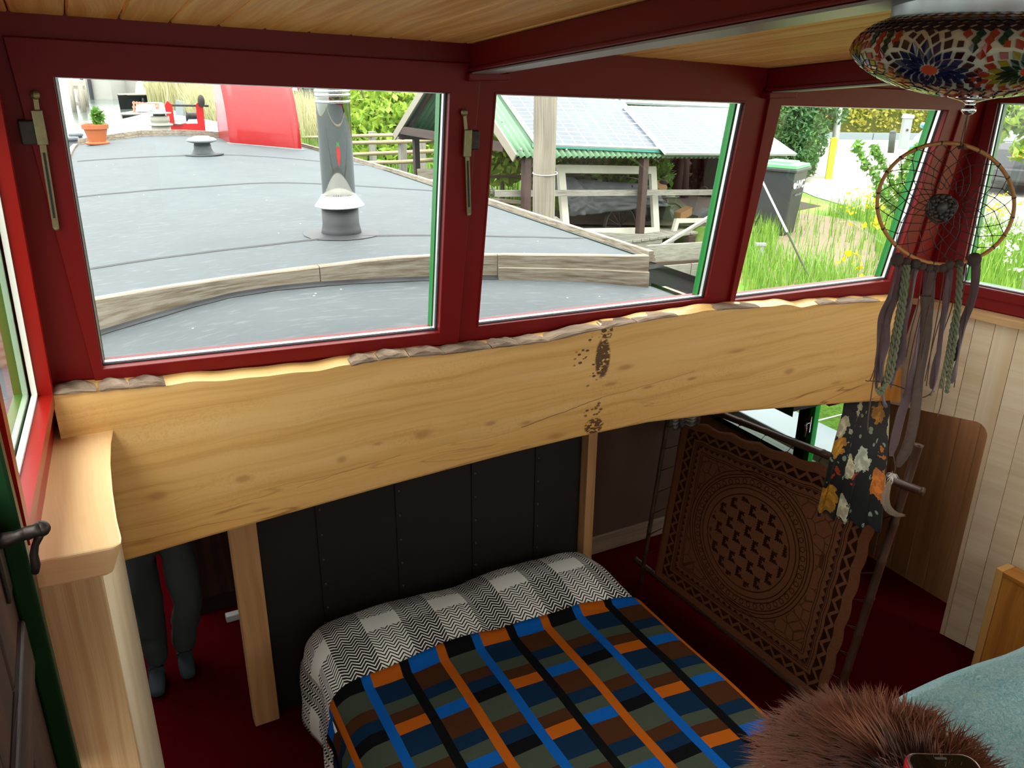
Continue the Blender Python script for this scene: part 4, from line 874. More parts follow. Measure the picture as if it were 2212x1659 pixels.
def cloth_mat():
    g = NG('brown_patterned_cloth'); s = g.sep(g.uv()); x, y = s[0], s[1]
    BASE, DK, LT = '#7d4f36', '#140c09', '#a07050'
    dx = g.math('MINIMUM', x, g.math('SUBTRACT', 1.0, x)); dy = g.math('MULTIPLY', g.math('MINIMUM', y, g.math('SUBTRACT', 1.0, y)), .9); d = g.math('MINIMUM', dx, dy)
    t = g.mix(g.math('LESS_THAN', dx, dy), x, g.math('MULTIPLY', y, .9)); al = g.sep(g.comb(g.math('MULTIPLY', y, .9), x))
    isx = g.math('LESS_THAN', dx, dy); along = g.math('ADD', g.math('MULTIPLY', isx, g.math('MULTIPLY', y, .9)), g.math('MULTIPLY', g.math('SUBTRACT', 1.0, isx), x))
    def band(v, a, b_): return g.math('MULTIPLY', g.step(v, a), g.math('LESS_THAN', v, b_))
    z1 = g.math('ABSOLUTE', g.math('SUBTRACT', g.math('FRACT', g.math('MULTIPLY', along, 17.0)), .5)); zz = g.math('MULTIPLY', band(d, .045, .088), g.step(g.math('ABSOLUTE', g.math('SUBTRACT', g.math('SUBTRACT', d, .052), g.math('MULTIPLY', z1, .055))), .0085))
    z2 = g.math('ABSOLUTE', g.math('SUBTRACT', g.math('FRACT', g.math('MULTIPLY', along, 30.0)), .5)); zz2 = g.math('MULTIPLY', band(d, .115, .135), g.math('LESS_THAN', g.math('SUBTRACT', d, .115), g.math('MULTIPLY', z2, .03)))
    lines = None
    for a in (.100, .109, .142, .152): q = band(d, a, a+.0032); lines = q if lines is None else g.math('MAXIMUM', lines, q)
    cx = g.math('SUBTRACT', x, .48); cy_ = g.math('MULTIPLY', g.math('SUBTRACT', y, .50), .93); r = g.math('SQRT', g.math('ADD', g.math('MULTIPLY', cx, cx), g.math('MULTIPLY', cy_, cy_)))
    rings = None
    for a in (.215, .245, .262, .295, .308, .325): q = band(r, a, a+.0045); rings = q if rings is None else g.math('MAXIMUM', rings, q)
    ang = g.math('FRACT', g.math('MULTIPLY', g.math('ARCTAN2', cy_, cx), 46/(2*pi))); cd_ = g.math('SQRT', g.math('ADD', g.math('POWER', g.math('MULTIPLY', g.math('SUBTRACT', ang, .5), .04), 2.0), g.math('POWER', g.math('SUBTRACT', r, .2785), 2.0)))
    beads = g.math('MULTIPLY', band(cd_, .009, .0125), band(r, .262, .296))
    gx = g.math('MULTIPLY', g.math('ADD', cx, cy_), 10.0); gy = g.math('MULTIPLY', g.math('SUBTRACT', cx, cy_), 10.0)
    qx = g.math('SUBTRACT', g.math('FRACT', gx), .5); qy = g.math('SUBTRACT', g.math('FRACT', gy), .5); sn = lambda v, k: g.math('DIVIDE', g.math('FLOOR', g.math('MULTIPLY', v, k)), k)
    q1 = sn(qx, 9.0); q2 = sn(qy, 9.0); rr = g.math('ADD', g.math('ABSOLUTE', q1), g.math('ABSOLUTE', q2)); mot = g.math('MULTIPLY', band(rr, .20, .50), g.math('LESS_THAN', g.math('ADD', q1, g.math('MULTIPLY', q2, .6)), .13)); mot = g.math('MULTIPLY', mot, g.math('LESS_THAN', r, .205))
    ck = g.math('LESS_THAN', g.vor(g.map(g.uv(), (17, 16, 1)), 1.0, 'DISTANCE_TO_EDGE', 'Distance', .8), .035); ck = g.math('MULTIPLY', ck, g.math('MULTIPLY', g.step(r, .335), g.step(d, .158)))
    m_ = zz
    for q in (zz2, lines, rings, beads, mot, g.math('MULTIPLY', ck, .65)): m_ = g.math('MAXIMUM', m_, q)
    n = g.noise(g.uv(), 90, 3); base = g.mix(n, BASE, LT); col = g.mix(g.math('MULTIPLY', m_, .92), base, DK); g.bump(n, .2, .002)
    g.fin(col, .9, spec=.1); tr = g.node('BsdfTranslucent'); g.L.new(g.mix(.5, col, '#a04a22'), tr.inputs[0]); mx = g.node('MixShader'); mx.inputs[0].default_value = .5
    g.L.new(g.b.outputs[0], mx.inputs[1]); g.L.new(tr.outputs[0], mx.inputs[2]); g.L.new(mx.outputs[0], g.out.inputs[0]); return g.mat
c4 = [S(1476, 898), S(1918, 1048), S(1778, 1532), S(1414, 1243)]
def clothp(u, v):
    p = lerp(lerp(c4[0], c4[1], u), lerp(c4[3], c4[2], u), v); up = unit(c4[0]-c4[3]); rt = unit(c4[1]-c4[0])
    sc = abs(sin(u*pi*7)); p = p+up*(.018*(1-v)**6*(1-sc)-.018*(1-v)**6)+rt*(.012*(u**6)*(abs(sin(v*pi*8))-1)) - up*0
    return p+SN*(.006*nz(u*4, v*4, 7)+.012*sin(pi*u)*sin(pi*v))
b = MB(); b.grid(clothp, 60, 60, uvf=lambda u, v: (u, 1-v)); b.build('cloth_panel', cloth_mat(), sc_, smooth=True, solid=.002)
def lash(P_): b = MB(); b.tube(P_, .0016, 4); b.build('lashing', SINEW, sc_)
for k in range(8):
    u = k/7; p = clothp(u, 0); q = lerp(S(1500, 872, .03), S(1994, 1063, .03), .02+.86*u) if k else p+np.array([0, 0, .05]); lash([p, q+np.array([0, 0, .02]), q+SN*.02, p+SN*.004])
    u = 1; v = .15+.8*k/7; p = clothp(1, v); q = lerp(S(1985, 960, .012), S(1784, 1590, .012), .22+.68*k/7); lash([p, q+SN*.02, q-SN*.02, p])
    p = clothp(0, .05+.9*k/7); q = lerp(S(1443, 905, .012), S(1383, 1262, .012), .05+.9*k/7); lash([p, q+SN*.015, q-SN*.015, p])
# ---------------- flowered curtains at the low side window
def floral():
    g = NG('dark_flowered_cloth'); uv = g.uv(); v1 = g.node('TexVoronoi'); g.L.new(g.map(uv, (6.2, 5.2, 1)), v1.inputs['Vector']); v1.inputs['Scale'].default_value = 1.0; v1.inputs['Randomness'].default_value = .8
    n = g.noise(uv, 26, 3); d = g.math('ADD', v1.outputs['Distance'], g.math('MULTIPLY', g.math('SUBTRACT', n, .5), .45)); hue = g.sep(v1.outputs['Color'])[0]
    fl = g.ramp(hue, [(0, '#d8d2b0'), (.26, '#c9912c'), (.48, '#b8481e'), (.66, '#d07a2e'), (.80, '#c6cbb4'), (.92, '#8d2a1a')], 'CONSTANT'); inner = g.mix(g.smooth(d, .20, .05), fl, '#5a3a14'); fl = g.mix(g.smooth(n, .40, .62), g.mix(.45, fl, '#2a1a10'), inner)
    c = g.mix(g.math('LESS_THAN', d, .45), '#191a1c', fl); lf = g.vor(g.map(uv, (16, 15, 1), (3, 1, 0)), 1.0); lm = g.math('MULTIPLY', g.math('LESS_THAN', lf, .20), g.step(d, .52)); c = g.mix(lm, c, '#7d8f78')
    g.fin(c, .85, spec=.1, sheen=.2); tr = g.node('BsdfTranslucent'); g.L.new(c, tr.inputs[0]); mx = g.node('MixShader'); mx.inputs[0].default_value = .3; g.L.new(g.b.outputs[0], mx.inputs[1]); g.L.new(tr.outputs[0], mx.inputs[2]); g.L.new(mx.outputs[0], g.out.inputs[0]); return g.mat
FLOR = floral()
def curtain(label, tl, tr2, br, bl2, X, nf, amp, wid):
    c = [onY(*tl, 2.735), onY(*tr2, 2.735), onX(*br, X), onX(*bl2, X)]; hang = unit(_r0)
    b = MB(); b.grid(lambda u, v: lerp(lerp(c[0], c[1], u), lerp(c[3], c[2], u), v)+unit(CAM-lerp(c[0], c[2], .5))*(.16*sin(pi*min(1, v*1.0)))+unit(np.array([-_f[0], -_f[1], 0]))*amp*(.35+.65*v)*sin(u*nf*2*pi+v)+hang*.008*sin(u*9)-Zv*.012*v*abs(sin(u*nf*pi+1)), 60, 30, uvf=lambda u, v: (u*wid, -v*np.linalg.norm(c[0]-c[3])))
    o = b.build('flowered_cloth', FLOR, None, smooth=True, solid=.002); return tag(o, label, 'cloth', 'flowered cloths under the timber beam')
Zv = np.array([0, 0, 1.0])
curtain('gathered dark flowered cloth hanging under the beam in front of the bamboo screen', (1828, 862), (1922, 858), (1906, 1146), (1762, 1106), 2.96, 4.5, .020, .48)
curtain('sliver of dark flowered cloth beside the left top corner of the screen', (1452, 890), (1512, 880), (1508, 922), (1455, 926), 3.3, 3, .010, .25)
# ---------------- wooden chest end by the right wall
wb = thing('wooden_chest', 'orange varnished wooden chest end standing against the pale boarded wall', 'chest', (4.0, 1.8, 0))
bx = 3.97; k0 = onX(2152, 1226, bx); zt_ = k0[2]; y1_ = k0[1]
b = MB(); b.box((bx, y1_-.04, 0), (bx+.10, y1_, zt_), 2); b.build('corner_board', flat('edge_grain_pine', '#d8a860', .4, var=.1), wb, bevel=.006)
b = MB(); b.box((bx+.004, y1_-1.2, 0), (bx+.09, y1_-.042, zt_-.03), 2); b.build('side_board', ORANGEW, wb, bevel=.004)
b = MB(); b.box((bx-.005, y1_-1.2, zt_-.028), (bx+.10, y1_-.042, zt_), 1); b.build('top_board', ORANGEW, wb, bevel=.004)
# ---------------- sofa back with teal throw, sheepskin, phone
TZ = 2.40
def teal():
    g = NG('teal_plush_throw'); uv = g.obj(); n = g.noise(uv, 130, 4, .65, 2.5); v_ = g.vor(uv, 60); n2 = g.noise(uv, 14, 3)
    c = g.mix(g.smooth(n, .35, .65), '#5fbccc', '#b4eaf0'); c = g.mix(g.math('MULTIPLY', g.smooth(n2, .4, .7), .4), c, '#c4f2f2'); g.bump(n, .8, .006); return g.fin(c, .95, spec=.1, sheen=.5)
sf = thing('sofa', 'sofa with its high back turned to the lower cabin', 'sofa', (1.45, .2, 1.5))
b = MB(); b.box((.42, .02, 1.5), (2.6, .40, 2.33)); b.build('backrest', flat('dark_sofa_cloth', '#3b3b40', .9), sf, bevel=.08, bseg=4)
b = MB(); b.box((.42, -.75, 1.62), (2.6, .05, 1.95)); b.build('seat', flat('dark_sofa_seat', '#3b3b40', .9), sf, bevel=.06, bseg=3)
for x in (.5, 2.5):
    for y in (-.65, .3): b = MB(); b.box((x-.03, y-.03, 1.5), (x+.03, y+.03, 1.64)); b.build('leg', DARKWOOD, sf)
Ye = [onZ(x, y, TZ) for x, y in [(1880, 1537), (1920, 1521), (1975, 1490), (2060, 1448), (2130, 1421), (2212, 1396)]]
def edgeY(X): return float(np.interp(X, [p[0] for p in Ye]+[3.0], [p[1] for p in Ye]+[Ye[-1][1]-.02]))
def throw(u, v):
    X = .46+2.1*u; e = edgeY(X)
    P = [(e-.01, TZ-.75), (e+.012, TZ-.3), (e+.014, TZ-.06), (e+.008, TZ-.022), (e-.012, TZ-.004), (e-.05, TZ+.003), (e-.2, TZ-.002), (e-.40, TZ-.01), (e-.47, TZ-.06), (e-.49, TZ-.3)]
    t = v*(len(P)-1); i = min(int(t), len(P)-2); t -= i; y = P[i][0]*(1-t)+P[i+1][0]*t; z = P[i][1]*(1-t)+P[i+1][1]*t
    return np.array([X, y, z+.004*nz(X*8, y*8, 1)])
b = MB(); b.grid(throw, 80, 60); o = b.build('throw', teal(), None, smooth=True, solid=.01); tag(o, 'teal plush throw draped over the sofa back', 'throw')
FUR = NG('brown_sheepskin_wool'); _uvs = FUR.sep(FUR.uv()); _c = FUR.mix(_uvs[1], '#2a1510', '#7a4630'); _c = FUR.mix(FUR.math('MULTIPLY', _uvs[0], .5), _c, '#a8765a'); FUR = FUR.fin(_c, .8, spec=.15, sheen=.2)
mc = onZ(1905, 1705, 2.415); rxm, rym = .122, .118
sk_ = thing('sheepskin', 'shaggy dark brown sheepskin lying on the teal throw', 'sheepskin', mc)
b = MB(); b.grid(lambda u, v: mc+np.array([(rxm*.8)*v*cos(u), (rym*.8)*v*sin(u), .030*(1-v*v)-.004]), 40, 10, 0, 2*pi, 0, 1); b.build('pelt', flat('pelt', '#2a1610', .9), sk_, smooth=True)
NF = 9000; th_ = RNG.random(NF)*2*pi; rr_ = np.sqrt(RNG.random(NF)); vv = []; ff = []; uu = []
hd = np.array([cos(YAW), -sin(YAW)])
for i in range(NF):
    a, r_ = th_[i], rr_[i]; p = mc+np.array([rxm*.82*r_*cos(a), rym*.82*r_*sin(a), .030*(1-r_*r_)])
    cl = .6*sin(p[0]*160+3*sin(p[1]*90))+.6*cos(p[1]*150+2*sin(p[0]*120)); a2 = a+.8*cl+RNG.normal()*.2
    L = .036+.018*RNG.random(); o_ = np.array([cos(a2)*(.25+.75*r_)-.55, sin(a2)*(.25+.75*r_)+.30, .75-.5*r_]); o_ = unit(o_)*L
    side = np.array([-sin(a2), cos(a2), 0])*.0009; q0 = len(vv)
    wv_ = np.array([-sin(a2), cos(a2), 0])*.004*sin(i)
    p1 = p+o_*.5+wv_+np.array([0, 0, .004]); p2 = p+o_+np.array([0, 0, -.006*r_])
    vv += [p-side, p+side, p1-side*.8, p1+side*.8, p2]; tb = RNG.random()
    ff += [(q0, q0+1, q0+3, q0+2), (q0+2, q0+3, q0+4)]; uu += [(tb, 0), (tb, 0), (tb, .6), (tb, .6), (tb, 1)]
b = MB(); b.raw(vv, ff, uu); b.build('wool', FUR, sk_, kind='stuff')
ph = thing('phone', 'smartphone in a red case lying on the sheepskin', 'phone', onZ(2022, 1650, 2.475))
pz = 2.478; pc = [onZ(1944, 1624, pz), onZ(2101, 1628, pz)]; pd = unit(pc[1]-pc[0]); pb_ = unit(np.cross((0, 0, 1), pd)); pb_ = -pb_ if np.dot(pb_, _f) > 0 else pb_
pw = np.linalg.norm(pc[1]-pc[0])
def phone_out(ins, L=.148, r=.012):
    out = []
    for cx, cy_, a0 in ((pw-ins-r, ins+r, -pi/2), (pw-ins-r, L-ins-r, 0), (ins+r, L-ins-r, pi/2), (ins+r, ins+r, pi)):
        for k in range(6): a = a0+pi/2*k/5; out.append(pc[0]+pd*(cx+r*cos(a))+pb_*(cy_+r*sin(a)))
    return out
def plate(ins, z0, z1, r): q = phone_out(ins, r=r); return MB().prism([p+np.array([0, 0, z1]) for p in q], [p+np.array([0, 0, z0]) for p in q])
plate(0, -.011, 0, .014).build('case', flat('red_phone_case', '#a8202c', .3, coat=.4), ph, bevel=.002)
plate(.0018, -.008, .0012, .0125).build('body', flat('pale_phone_rim', '#b9a4a4', .2, .8), ph, bevel=.0008)
plate(.0040, -.006, .0016, .011).build('screen', flat('black_phone_screen', '#07070a', .05, spec=.6), ph)
b = MB(); q = pc[0]+pd*pw*.5+pb_*.0085+np.array([0, 0, .0018]); b.obox(q, (pd, pb_, (0, 0, 1)), (.0055, .0012, .0003)); b.build('earpiece', flat('grey_grille', '#555555', .5), ph, bevel=.0005)
ALB = 0.62
# ================================================================ OUTSIDE: the boat's own roofs and deck
def roofmat():
    g = NG('grey_roof_membrane'); o = g.obj(); n = g.noise(o, 2.2, 4, .6); n2 = g.noise(g.map(o, (3, 12, 3), (0, 0, 0), (0, 0, .2)), 3, 4); n3 = g.vor(o, 9)
    c = g.mix(n, '#545a5e', '#656b6e'); c = g.mix(g.math('MULTIPLY', g.smooth(n2, .52, .72), .30), c, '#8d9296')
    sp = g.math('MULTIPLY', g.math('LESS_THAN', n3, .045), g.step(g.noise(o, 1.5, 1), .5)); c = g.mix(sp, c, '#e8e8e4'); g.bump(g.noise(o, 400, 2), .1, .002); return g.fin(c, g.math('ADD', .62, g.math('MULTIPLY', n2, .2)), spec=.18)
EPDM = roofmat()
EPDMD = flat('dark_flashing', '#3b3d40', .6, var=.25, vscale=12, bump=.2)
GREYWOOD = wood('weathered_grey_board', '#aa9c86', '#6d5d4b', 1.5, 18, .7, .85, grey='#bdb5a6', bump=.35, spec=.15)
GREYWOOD2 = wood('pale_grey_board', '#a5a095', '#787267', 1.5, 16, .6, .85, grey='#b4b0a6', bump=.2, spec=.15)
BX = [-.5, 0.012, .604, 1.433, 1.935, 2.527, 3.06]; BZ = [2.03, 2.105, 2.135, 2.152, 2.116, 2.054, 1.995]
LX = [-.6, .013, .597, 1.0, 1.427, 1.906, 2.534, 3.1, 3.3]; LZ = [1.80, 1.945, 2.055, 2.055, 2.030, 1.990, 1.908, 1.80, 1.76]
def smooth_interp(x, X, Z):
    w = [.25, .5, .25]; return sum(wi*float(np.interp(x+d, X, Z)) for wi, d in zip(w, (-.18, 0, .18)))
def zu(X, Y): return -.10*max(0, (Y-9)/2.2)**2*max(0, 1-X/.9)*(X < .9)+ smooth_interp(X, BX, BZ)-.012+.016*(Y-4)*max(0, 1-max(X, 0)/3.05)*min(1, max(0, (X+1)/1))
def zlw(X, Y): return smooth_interp(X, LX, LZ)
b = MB(); b.grid(lambda u, v: (lambda X, Y: np.array([X, Y, zlw(X, Y)]))(-.45+3.55*u, 2.72+1.26*v), 48, 6)
b.grid(lambda u, v: (lambda X, Y: np.array([X, Y, zlw(X, Y)-.05]))(-.45+3.55*u, 2.72+1.26*v), 48, 4, flip=True)
b.build('roof_lower', EPDM, kind='structure', smooth=True)
YF = 11.2
def xl_(Y): return -.12+.30*max(0, (Y-4)/7.2)**1.6
def xr_(Y): return 3.04-.28*max(0, (Y-7)/4.2)**2
b = MB(); b.grid(lambda u, v: (lambda Y: (lambda X: np.array([X, Y, zu(X, Y)]))(xl_(Y)+(xr_(Y)-xl_(Y))*u))(4.0+(YF-4.0)*v), 48, 40)
b.grid(lambda u, v: (lambda Y: (lambda X: np.array([X, Y, zu(X, Y)-.06]))(xl_(Y)+(xr_(Y)-xl_(Y))*u))(4.0+(YF-4.0)*v), 24, 12, flip=True)
ru = b.build('roof_upper', EPDM, kind='structure', smooth=True)
random.seed(5)
for Ys in (4.62, 6.9, 9.0):
    b = MB(); b.grid(lambda u, v: (lambda Y: (lambda X: np.array([X, Y+.010*nz(X*4, Y, 2)+.03*nz(X*.8, Y, 5), zu(X, Y)+.006*(1 if .1 < v < .9 else 0)+.0015]))(xl_(Y)+.06+(xr_(Y)-xl_(Y)-.12)*u))(Ys-.016+.032*v), 60, 3); b.build('membrane_seam', EPDMD, ru)
# cross board at the step, in three lengths
cbd = thing('coaming_board', 'weathered grey curved board standing across the roof just outside the windows', 'board', (1.4, 3.96, 2.0))
for (xa, xb, dz) in [(-.42, 1.02, 0), (1.024, 2.0, 0), (2.004, 3.03, 0)]:
    for part, (h0, h1, dy) in enumerate([(-.03, .5, .012), (.505, 1.0, 0)] if xa > 1.9 else [(-.03, 1.0, 0)]):
        def fr(u, v, xa=xa, xb=xb, h0=h0, h1=h1, dy=dy):
            X = xa+(xb-xa)*u; z0 = zlw(X, 3.95); z1 = smooth_interp(X, BX, BZ)+.006; zz0 = z0+(z1-z0)*h0; zz1 = z0+(z1-z0)*h1
            P = [(3.99, zz0), (3.945-dy, zz0), (3.945-dy, zz1-.006), (3.951-dy, zz1), (3.99, zz1), (3.99, zz0)]; i = int(min(v*5, 4)); t = v*5-i
            return np.array([X, P[i][0]*(1-t)+P[i+1][0]*t, P[i][1]*(1-t)+P[i+1][1]*t+.002*nz(X*6, i)])
        b = MB(); b.grid(fr, 30, 5, uvf=lambda u, v, xa=xa, xb=xb: (xa+(xb-xa)*u, v*.5)); 
        for uu_ in (0, 1): q = [fr(uu_, k/5) for k in range(5)]; b.face(q if uu_ else q[::-1])
        b.build('board_length', GREYWOOD, cbd, weld=True)
b = MB()
b.grid(lambda u, v: np.array([-.3+3.3*u, 3.945-.001-.03*v*(.3+.7*abs(nz(u*9, 3))), zlw(-.3+3.3*u, 3.9)+.003+.02*(1-v)**2]), 60, 3, flip=True); b.build('flashing', EPDMD, cbd)
def edgeboard(label, pts, w, h, lay=2):
    o = thing('roof_edge_board', label, 'board', pts[len(pts)//2], group='edge boards round the grey roof')
    for k in range(lay):
        b = MB(); P = [np.array(p)+np.array([0, 0, h*k]) for p in pts]; d = []
        for i in range(len(P)-1):
            a, c = P[i], P[i+1]; t = unit(c-a); s_ = unit(np.cross((0, 0, 1), t))*w*(.5-.12*k); q = lambda p: [p-s_, p+s_, p+s_+np.array([0, 0, h*.94]), p-s_+np.array([0, 0, h*.94])]
            A, B2 = q(a), q(c); L0 = i*1.3
            for j in range(4): j2 = (j+1) % 4; b.face([A[j], A[j2], B2[j2], B2[j]][::-1], [(L0, j*.05), (L0, j*.05+.04), (L0+1.2, j*.05+.04), (L0+1.2, j*.05)][::-1])
            if i == 0: b.face(A)
            if i == len(P)-2: b.face(B2[::-1])
        b.build('board_strip', GREYWOOD, o, weld=True)
Ys = np.linspace(3.98, YF, 14)
edgeboard('grey grooved edge board along the right side of the upper roof', [(xr_(y)+.03, y, zu(xr_(y), y)-.03) for y in Ys], .07, .022, 3)
edgeboard('grey edge board along the water side of the upper roof', [(xl_(y)-.03, y, zu(xl_(y), y)-.03) for y in Ys], .06, .025)
edgeboard('curved edge board across the far bow end of the roof', [(x, YF+.02, zu(x, YF)-.02) for x in np.linspace(xl_(YF), xr_(YF), 12)], .05, .045)
edgeboard('short edge board beside the lower roof above the dark gangway', [(3.13, y, zlw(3.1, 3)-.03) for y in (2.9, 3.4, 3.93)], .07, .02)
# hull and side decks
b = MB(); hx0 = [(-.9, 4.5), (-.9, 4.45)]
def hullsec(Y):
    t = max(0, (Y-9.5)/7.5); s_ = sqrt(max(0, 1-t*t)) if t < 1 else 0; c = 1.55; return c-2.6*s_, c+2.9*s_
b.grid(lambda u, v: (lambda Y: np.array([hullsec(Y)[0], Y, .1+1.35*u+.25*u*max(0, (Y-8)/8)]))(-2+18.98*v), 3, 30); b.grid(lambda u, v: (lambda Y: np.array([hullsec(Y)[1], Y, .1+1.35*u+.25*u*max(0, (Y-8)/8)]))(4.7+12.28*v), 3, 24, flip=True)
b.build('hull', flat('black_hull_paint', '#17181b', .4), kind='structure', smooth=True)
b = MB(); b.grid(lambda u, v: (lambda Y: (lambda a: np.array([a[0]+(a[1]-a[0])*u, Y, 1.44+.25*max(0, (Y-8)/8)]))(hullsec(Y)))(5.7+5.4*v), 8, 12)
for q in [[(3.16, 2.8), (4.46, 2.8), (4.46, 5.7), (3.16, 5.7)], [(-1.05, 1.6), (-.5, 1.6), (-.5, 5.7), (-1.05, 5.7)]]: b.face([(x, y, 1.40) for x, y in q])
b.build('side_deck', flat('dark_side_deck', '#141516', .95, var=.2, spec=.05), kind='structure')
b = MB()
for y0, y1 in ((4.0, 11.2),): b.face([(3.02, y0, 1.4), (3.02, y1, 1.4), (3.0, y1, 2.0), (3.0, y0, 2.0)]); b.face([(-.1, y0, 1.4), (-.1, y1, 1.4), (-.1, y1, 2.06), (-.1, y0, 2.06)])
b.face([(3.1, 2.75, 1.4), (3.1, 4, 1.4), (3.1, 4, 1.82), (3.1, 2.75, 1.82)]); b.face([(-.45, 2.75, 1.4), (-.45, 4, 1.4), (-.45, 4, 1.85), (-.45, 2.75, 1.85)])
b.build('wall_deckhouse', DGREEN, kind='structure')
b = MB(); b.grid(lambda u, v: (lambda Y: (lambda a: np.array([a[0]+(min(a[1], 2.75)-a[0])*u, Y, 1.80+.035*(Y-11)+.16*sin(pi*u)]))(hullsec(Y)))(11.15+5.7*v), 16, 14); b.build('foredeck', flat('pale_blue_deck_paint', '#9fb9cc', .6, var=.08, vscale=3), kind='structure', smooth=True)
# flue pipe
FX, FYq = 1.375, 4.74; fz = zu(FX, FYq)
fl_ = thing('flue_pipe', 'shiny steel flue pipe with a white collar standing on the grey roof', 'flue pipe', (FX, FYq, fz))
c = (FX, FYq, 0)
b = MB(); b.grid(lambda u, v: (lambda r, a: np.array([FX+r*cos(a), FYq+r*sin(a), zu(FX+r*cos(a), FYq+r*sin(a))+.008-.004*v]))(.10+(.12+.012*nz(cos(u)*3, sin(u)*3, 2))*v, u), 40, 3, 0, 2*pi, 0, 1); b.build('base_flashing', EPDMD, fl_)
b = MB(); b.lathe(c, [(.122, fz-.02), (.112, fz+.03), (.106, fz+.06), (.106, fz+.175)], 32); b.build('rubber_sleeve', flat('grey_black_sleeve', '#4a4c4f', .6, var=.3, vscale=12), fl_, smooth=True)
b = MB(); b.lathe(c, [(.094, fz+.225), (.098, fz+.225), (.142, fz+.165), (.140, fz+.160), (.094, fz+.19)], 40, capped=False); b.build('storm_collar', flat('white_collar_metal', '#e8e8e6', .3, .3), fl_, smooth=False)
b = MB(); b.lathe(c, [(.094, fz+.15), (.094, fz+1.6)], 48); g_ = NG('polished_steel_pipe'); s_ = g_.sep(g_.obj()); b.build('pipe', g_.fin('#d6d4cc', .07, 1.0), fl_, smooth=True)
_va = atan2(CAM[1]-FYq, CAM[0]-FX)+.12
for nm, col, pts_ in (('strawberry_sticker', '#e0302a', [(-.10, .0), (-.12, .03), (-.09, .055), (.0, .062), (.09, .055), (.12, .03), (.10, .0), (.05, -.035), (.0, -.05), (-.05, -.035)]), ('sticker_leaf', '#3fa04a', [(-.11, .058), (-.07, .088), (.0, .078), (.07, .088), (.11, .058), (.0, .066)])):  # red strawberry shape with a green top on the pipe face
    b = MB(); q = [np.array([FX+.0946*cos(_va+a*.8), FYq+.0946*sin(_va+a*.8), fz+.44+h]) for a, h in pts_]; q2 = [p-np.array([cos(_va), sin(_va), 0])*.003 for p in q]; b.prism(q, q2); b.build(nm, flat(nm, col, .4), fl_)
for dz in (.735, .77, .79): b = MB(); b.lathe(c, [(.094, fz+dz-.008), (.0985, fz+dz-.005), (.0985, fz+dz+.005), (.094, fz+dz+.008)], 40, capped=False); b.build('seam_ring', STEEL, fl_, smooth=True)
# mushroom vent
vx, vy = 1.255, 9.05; vz = zu(vx, vy); vt = thing('roof_vent', 'grey mushroom vent on the far part of the dark roof', 'vent', (vx, vy, vz))
VGR = flat('grey_vent_plastic', '#8b8f93', .5); b = MB(); b.lathe((vx, vy, vz), [(.20, .004), (.12, .010), (.105, .02), (.085, .06), (.082, .10)], 28); b.build('base', EPDMD, vt, smooth=True)
b = MB(); b.lathe((vx, vy, vz), [(.078, .08), (.078, .13)], 24); b.build('neck', BLACKRUB, vt, smooth=True)
b = MB(); b.lathe((vx, vy, vz), [(.10, .118), (.142, .130), (.146, .145), (.12, .163), (.085, .170), (.08, .178), (.0, .182)], 32); b.build('cap', VGR, vt, smooth=True)
# flower pot
px_, py_ = .37, 10.75; pz_ = zu(px_, py_)+.005; pt_ = thing('flower_pot', 'terracotta flower pot with a small green plant on the roof corner', 'flower pot', (px_, py_, pz_))
TERR = flat('terracotta', '#c8703f', .7, var=.12, vscale=12)
b = MB(); b.lathe((px_, py_, pz_), [(.0, .0), (.12, .0), (.125, .025), (.11, .028), (.0, .025)], 28); b.build('saucer', TERR, pt_, smooth=True)
b = MB(); b.lathe((px_, py_, pz_), [(.0, .025), (.088, .025), (.122, .165), (.138, .167), (.143, .215), (.132, .217), (.122, .18), (.0, .18)], 32); b.build('pot', TERR, pt_)
def leafcloud(mb, blobs, n, size, rng, flatz=.6, long=1.6, shell=.55):
    vol = np.array([r[0]*r[1]*r[2] for _, r in blobs])**(2/3); vol /= vol.sum(); V_ = []; F_ = []; U_ = []
    for (c, r), w in zip(blobs, vol):
        k = max(3, int(n*w)); d = rng.normal(size=(k, 3)); d /= np.linalg.norm(d, axis=1)[:, None]; rad = shell+(1.05-shell)*rng.random(k)**.7
        p = np.array(c)+d*rad[:, None]*np.array(r); a = d*.6+rng.normal(size=(k, 3))*.7; a /= np.linalg.norm(a, axis=1)[:, None]; bb = np.cross(a, rng.normal(size=(k, 3))); bb /= np.linalg.norm(bb, axis=1)[:, None]
        s = size*(.6+.8*rng.random(k))[:, None]; t = rng.random(k)
        for i in range(k):
            q = len(V_); V_ += [p[i]-a[i]*s[i]*long*.5, p[i]+bb[i]*s[i]*.42, p[i]+a[i]*s[i]*long*.5, p[i]-bb[i]*s[i]*.42]; F_.append((q, q+1, q+2, q+3)); U_ += [(t[i], .5)]*4
    return mb.raw(V_, F_, U_)
LEAF_Y = leafmat('bright_yellow_green_leaf', '#7fae2a', '#c3d853'); LEAF_G = leafmat('mid_green_leaf', '#4f8a34', '#86b84c'); LEAF_D = leafmat('dark_conifer_needles', '#2f5a33', '#5c8a4c', None, .15); LEAF_H = leafmat('yellow_hedge_leaf', '#a9ad45', '#eadb62'); REED = leafmat('pale_reed', '#b9b57c', '#e2dcae', None, .3); GRASS = leafmat('grass_blade', '#5c9a2c', '#a9cf55', None, .35)
b = MB(); leafcloud(b, [((px_+.04, py_, pz_+.28), (.06, .06, .12))], 220, .03, RNG, long=2.2, shell=.1); b.build('plant', LEAF_G, pt_)
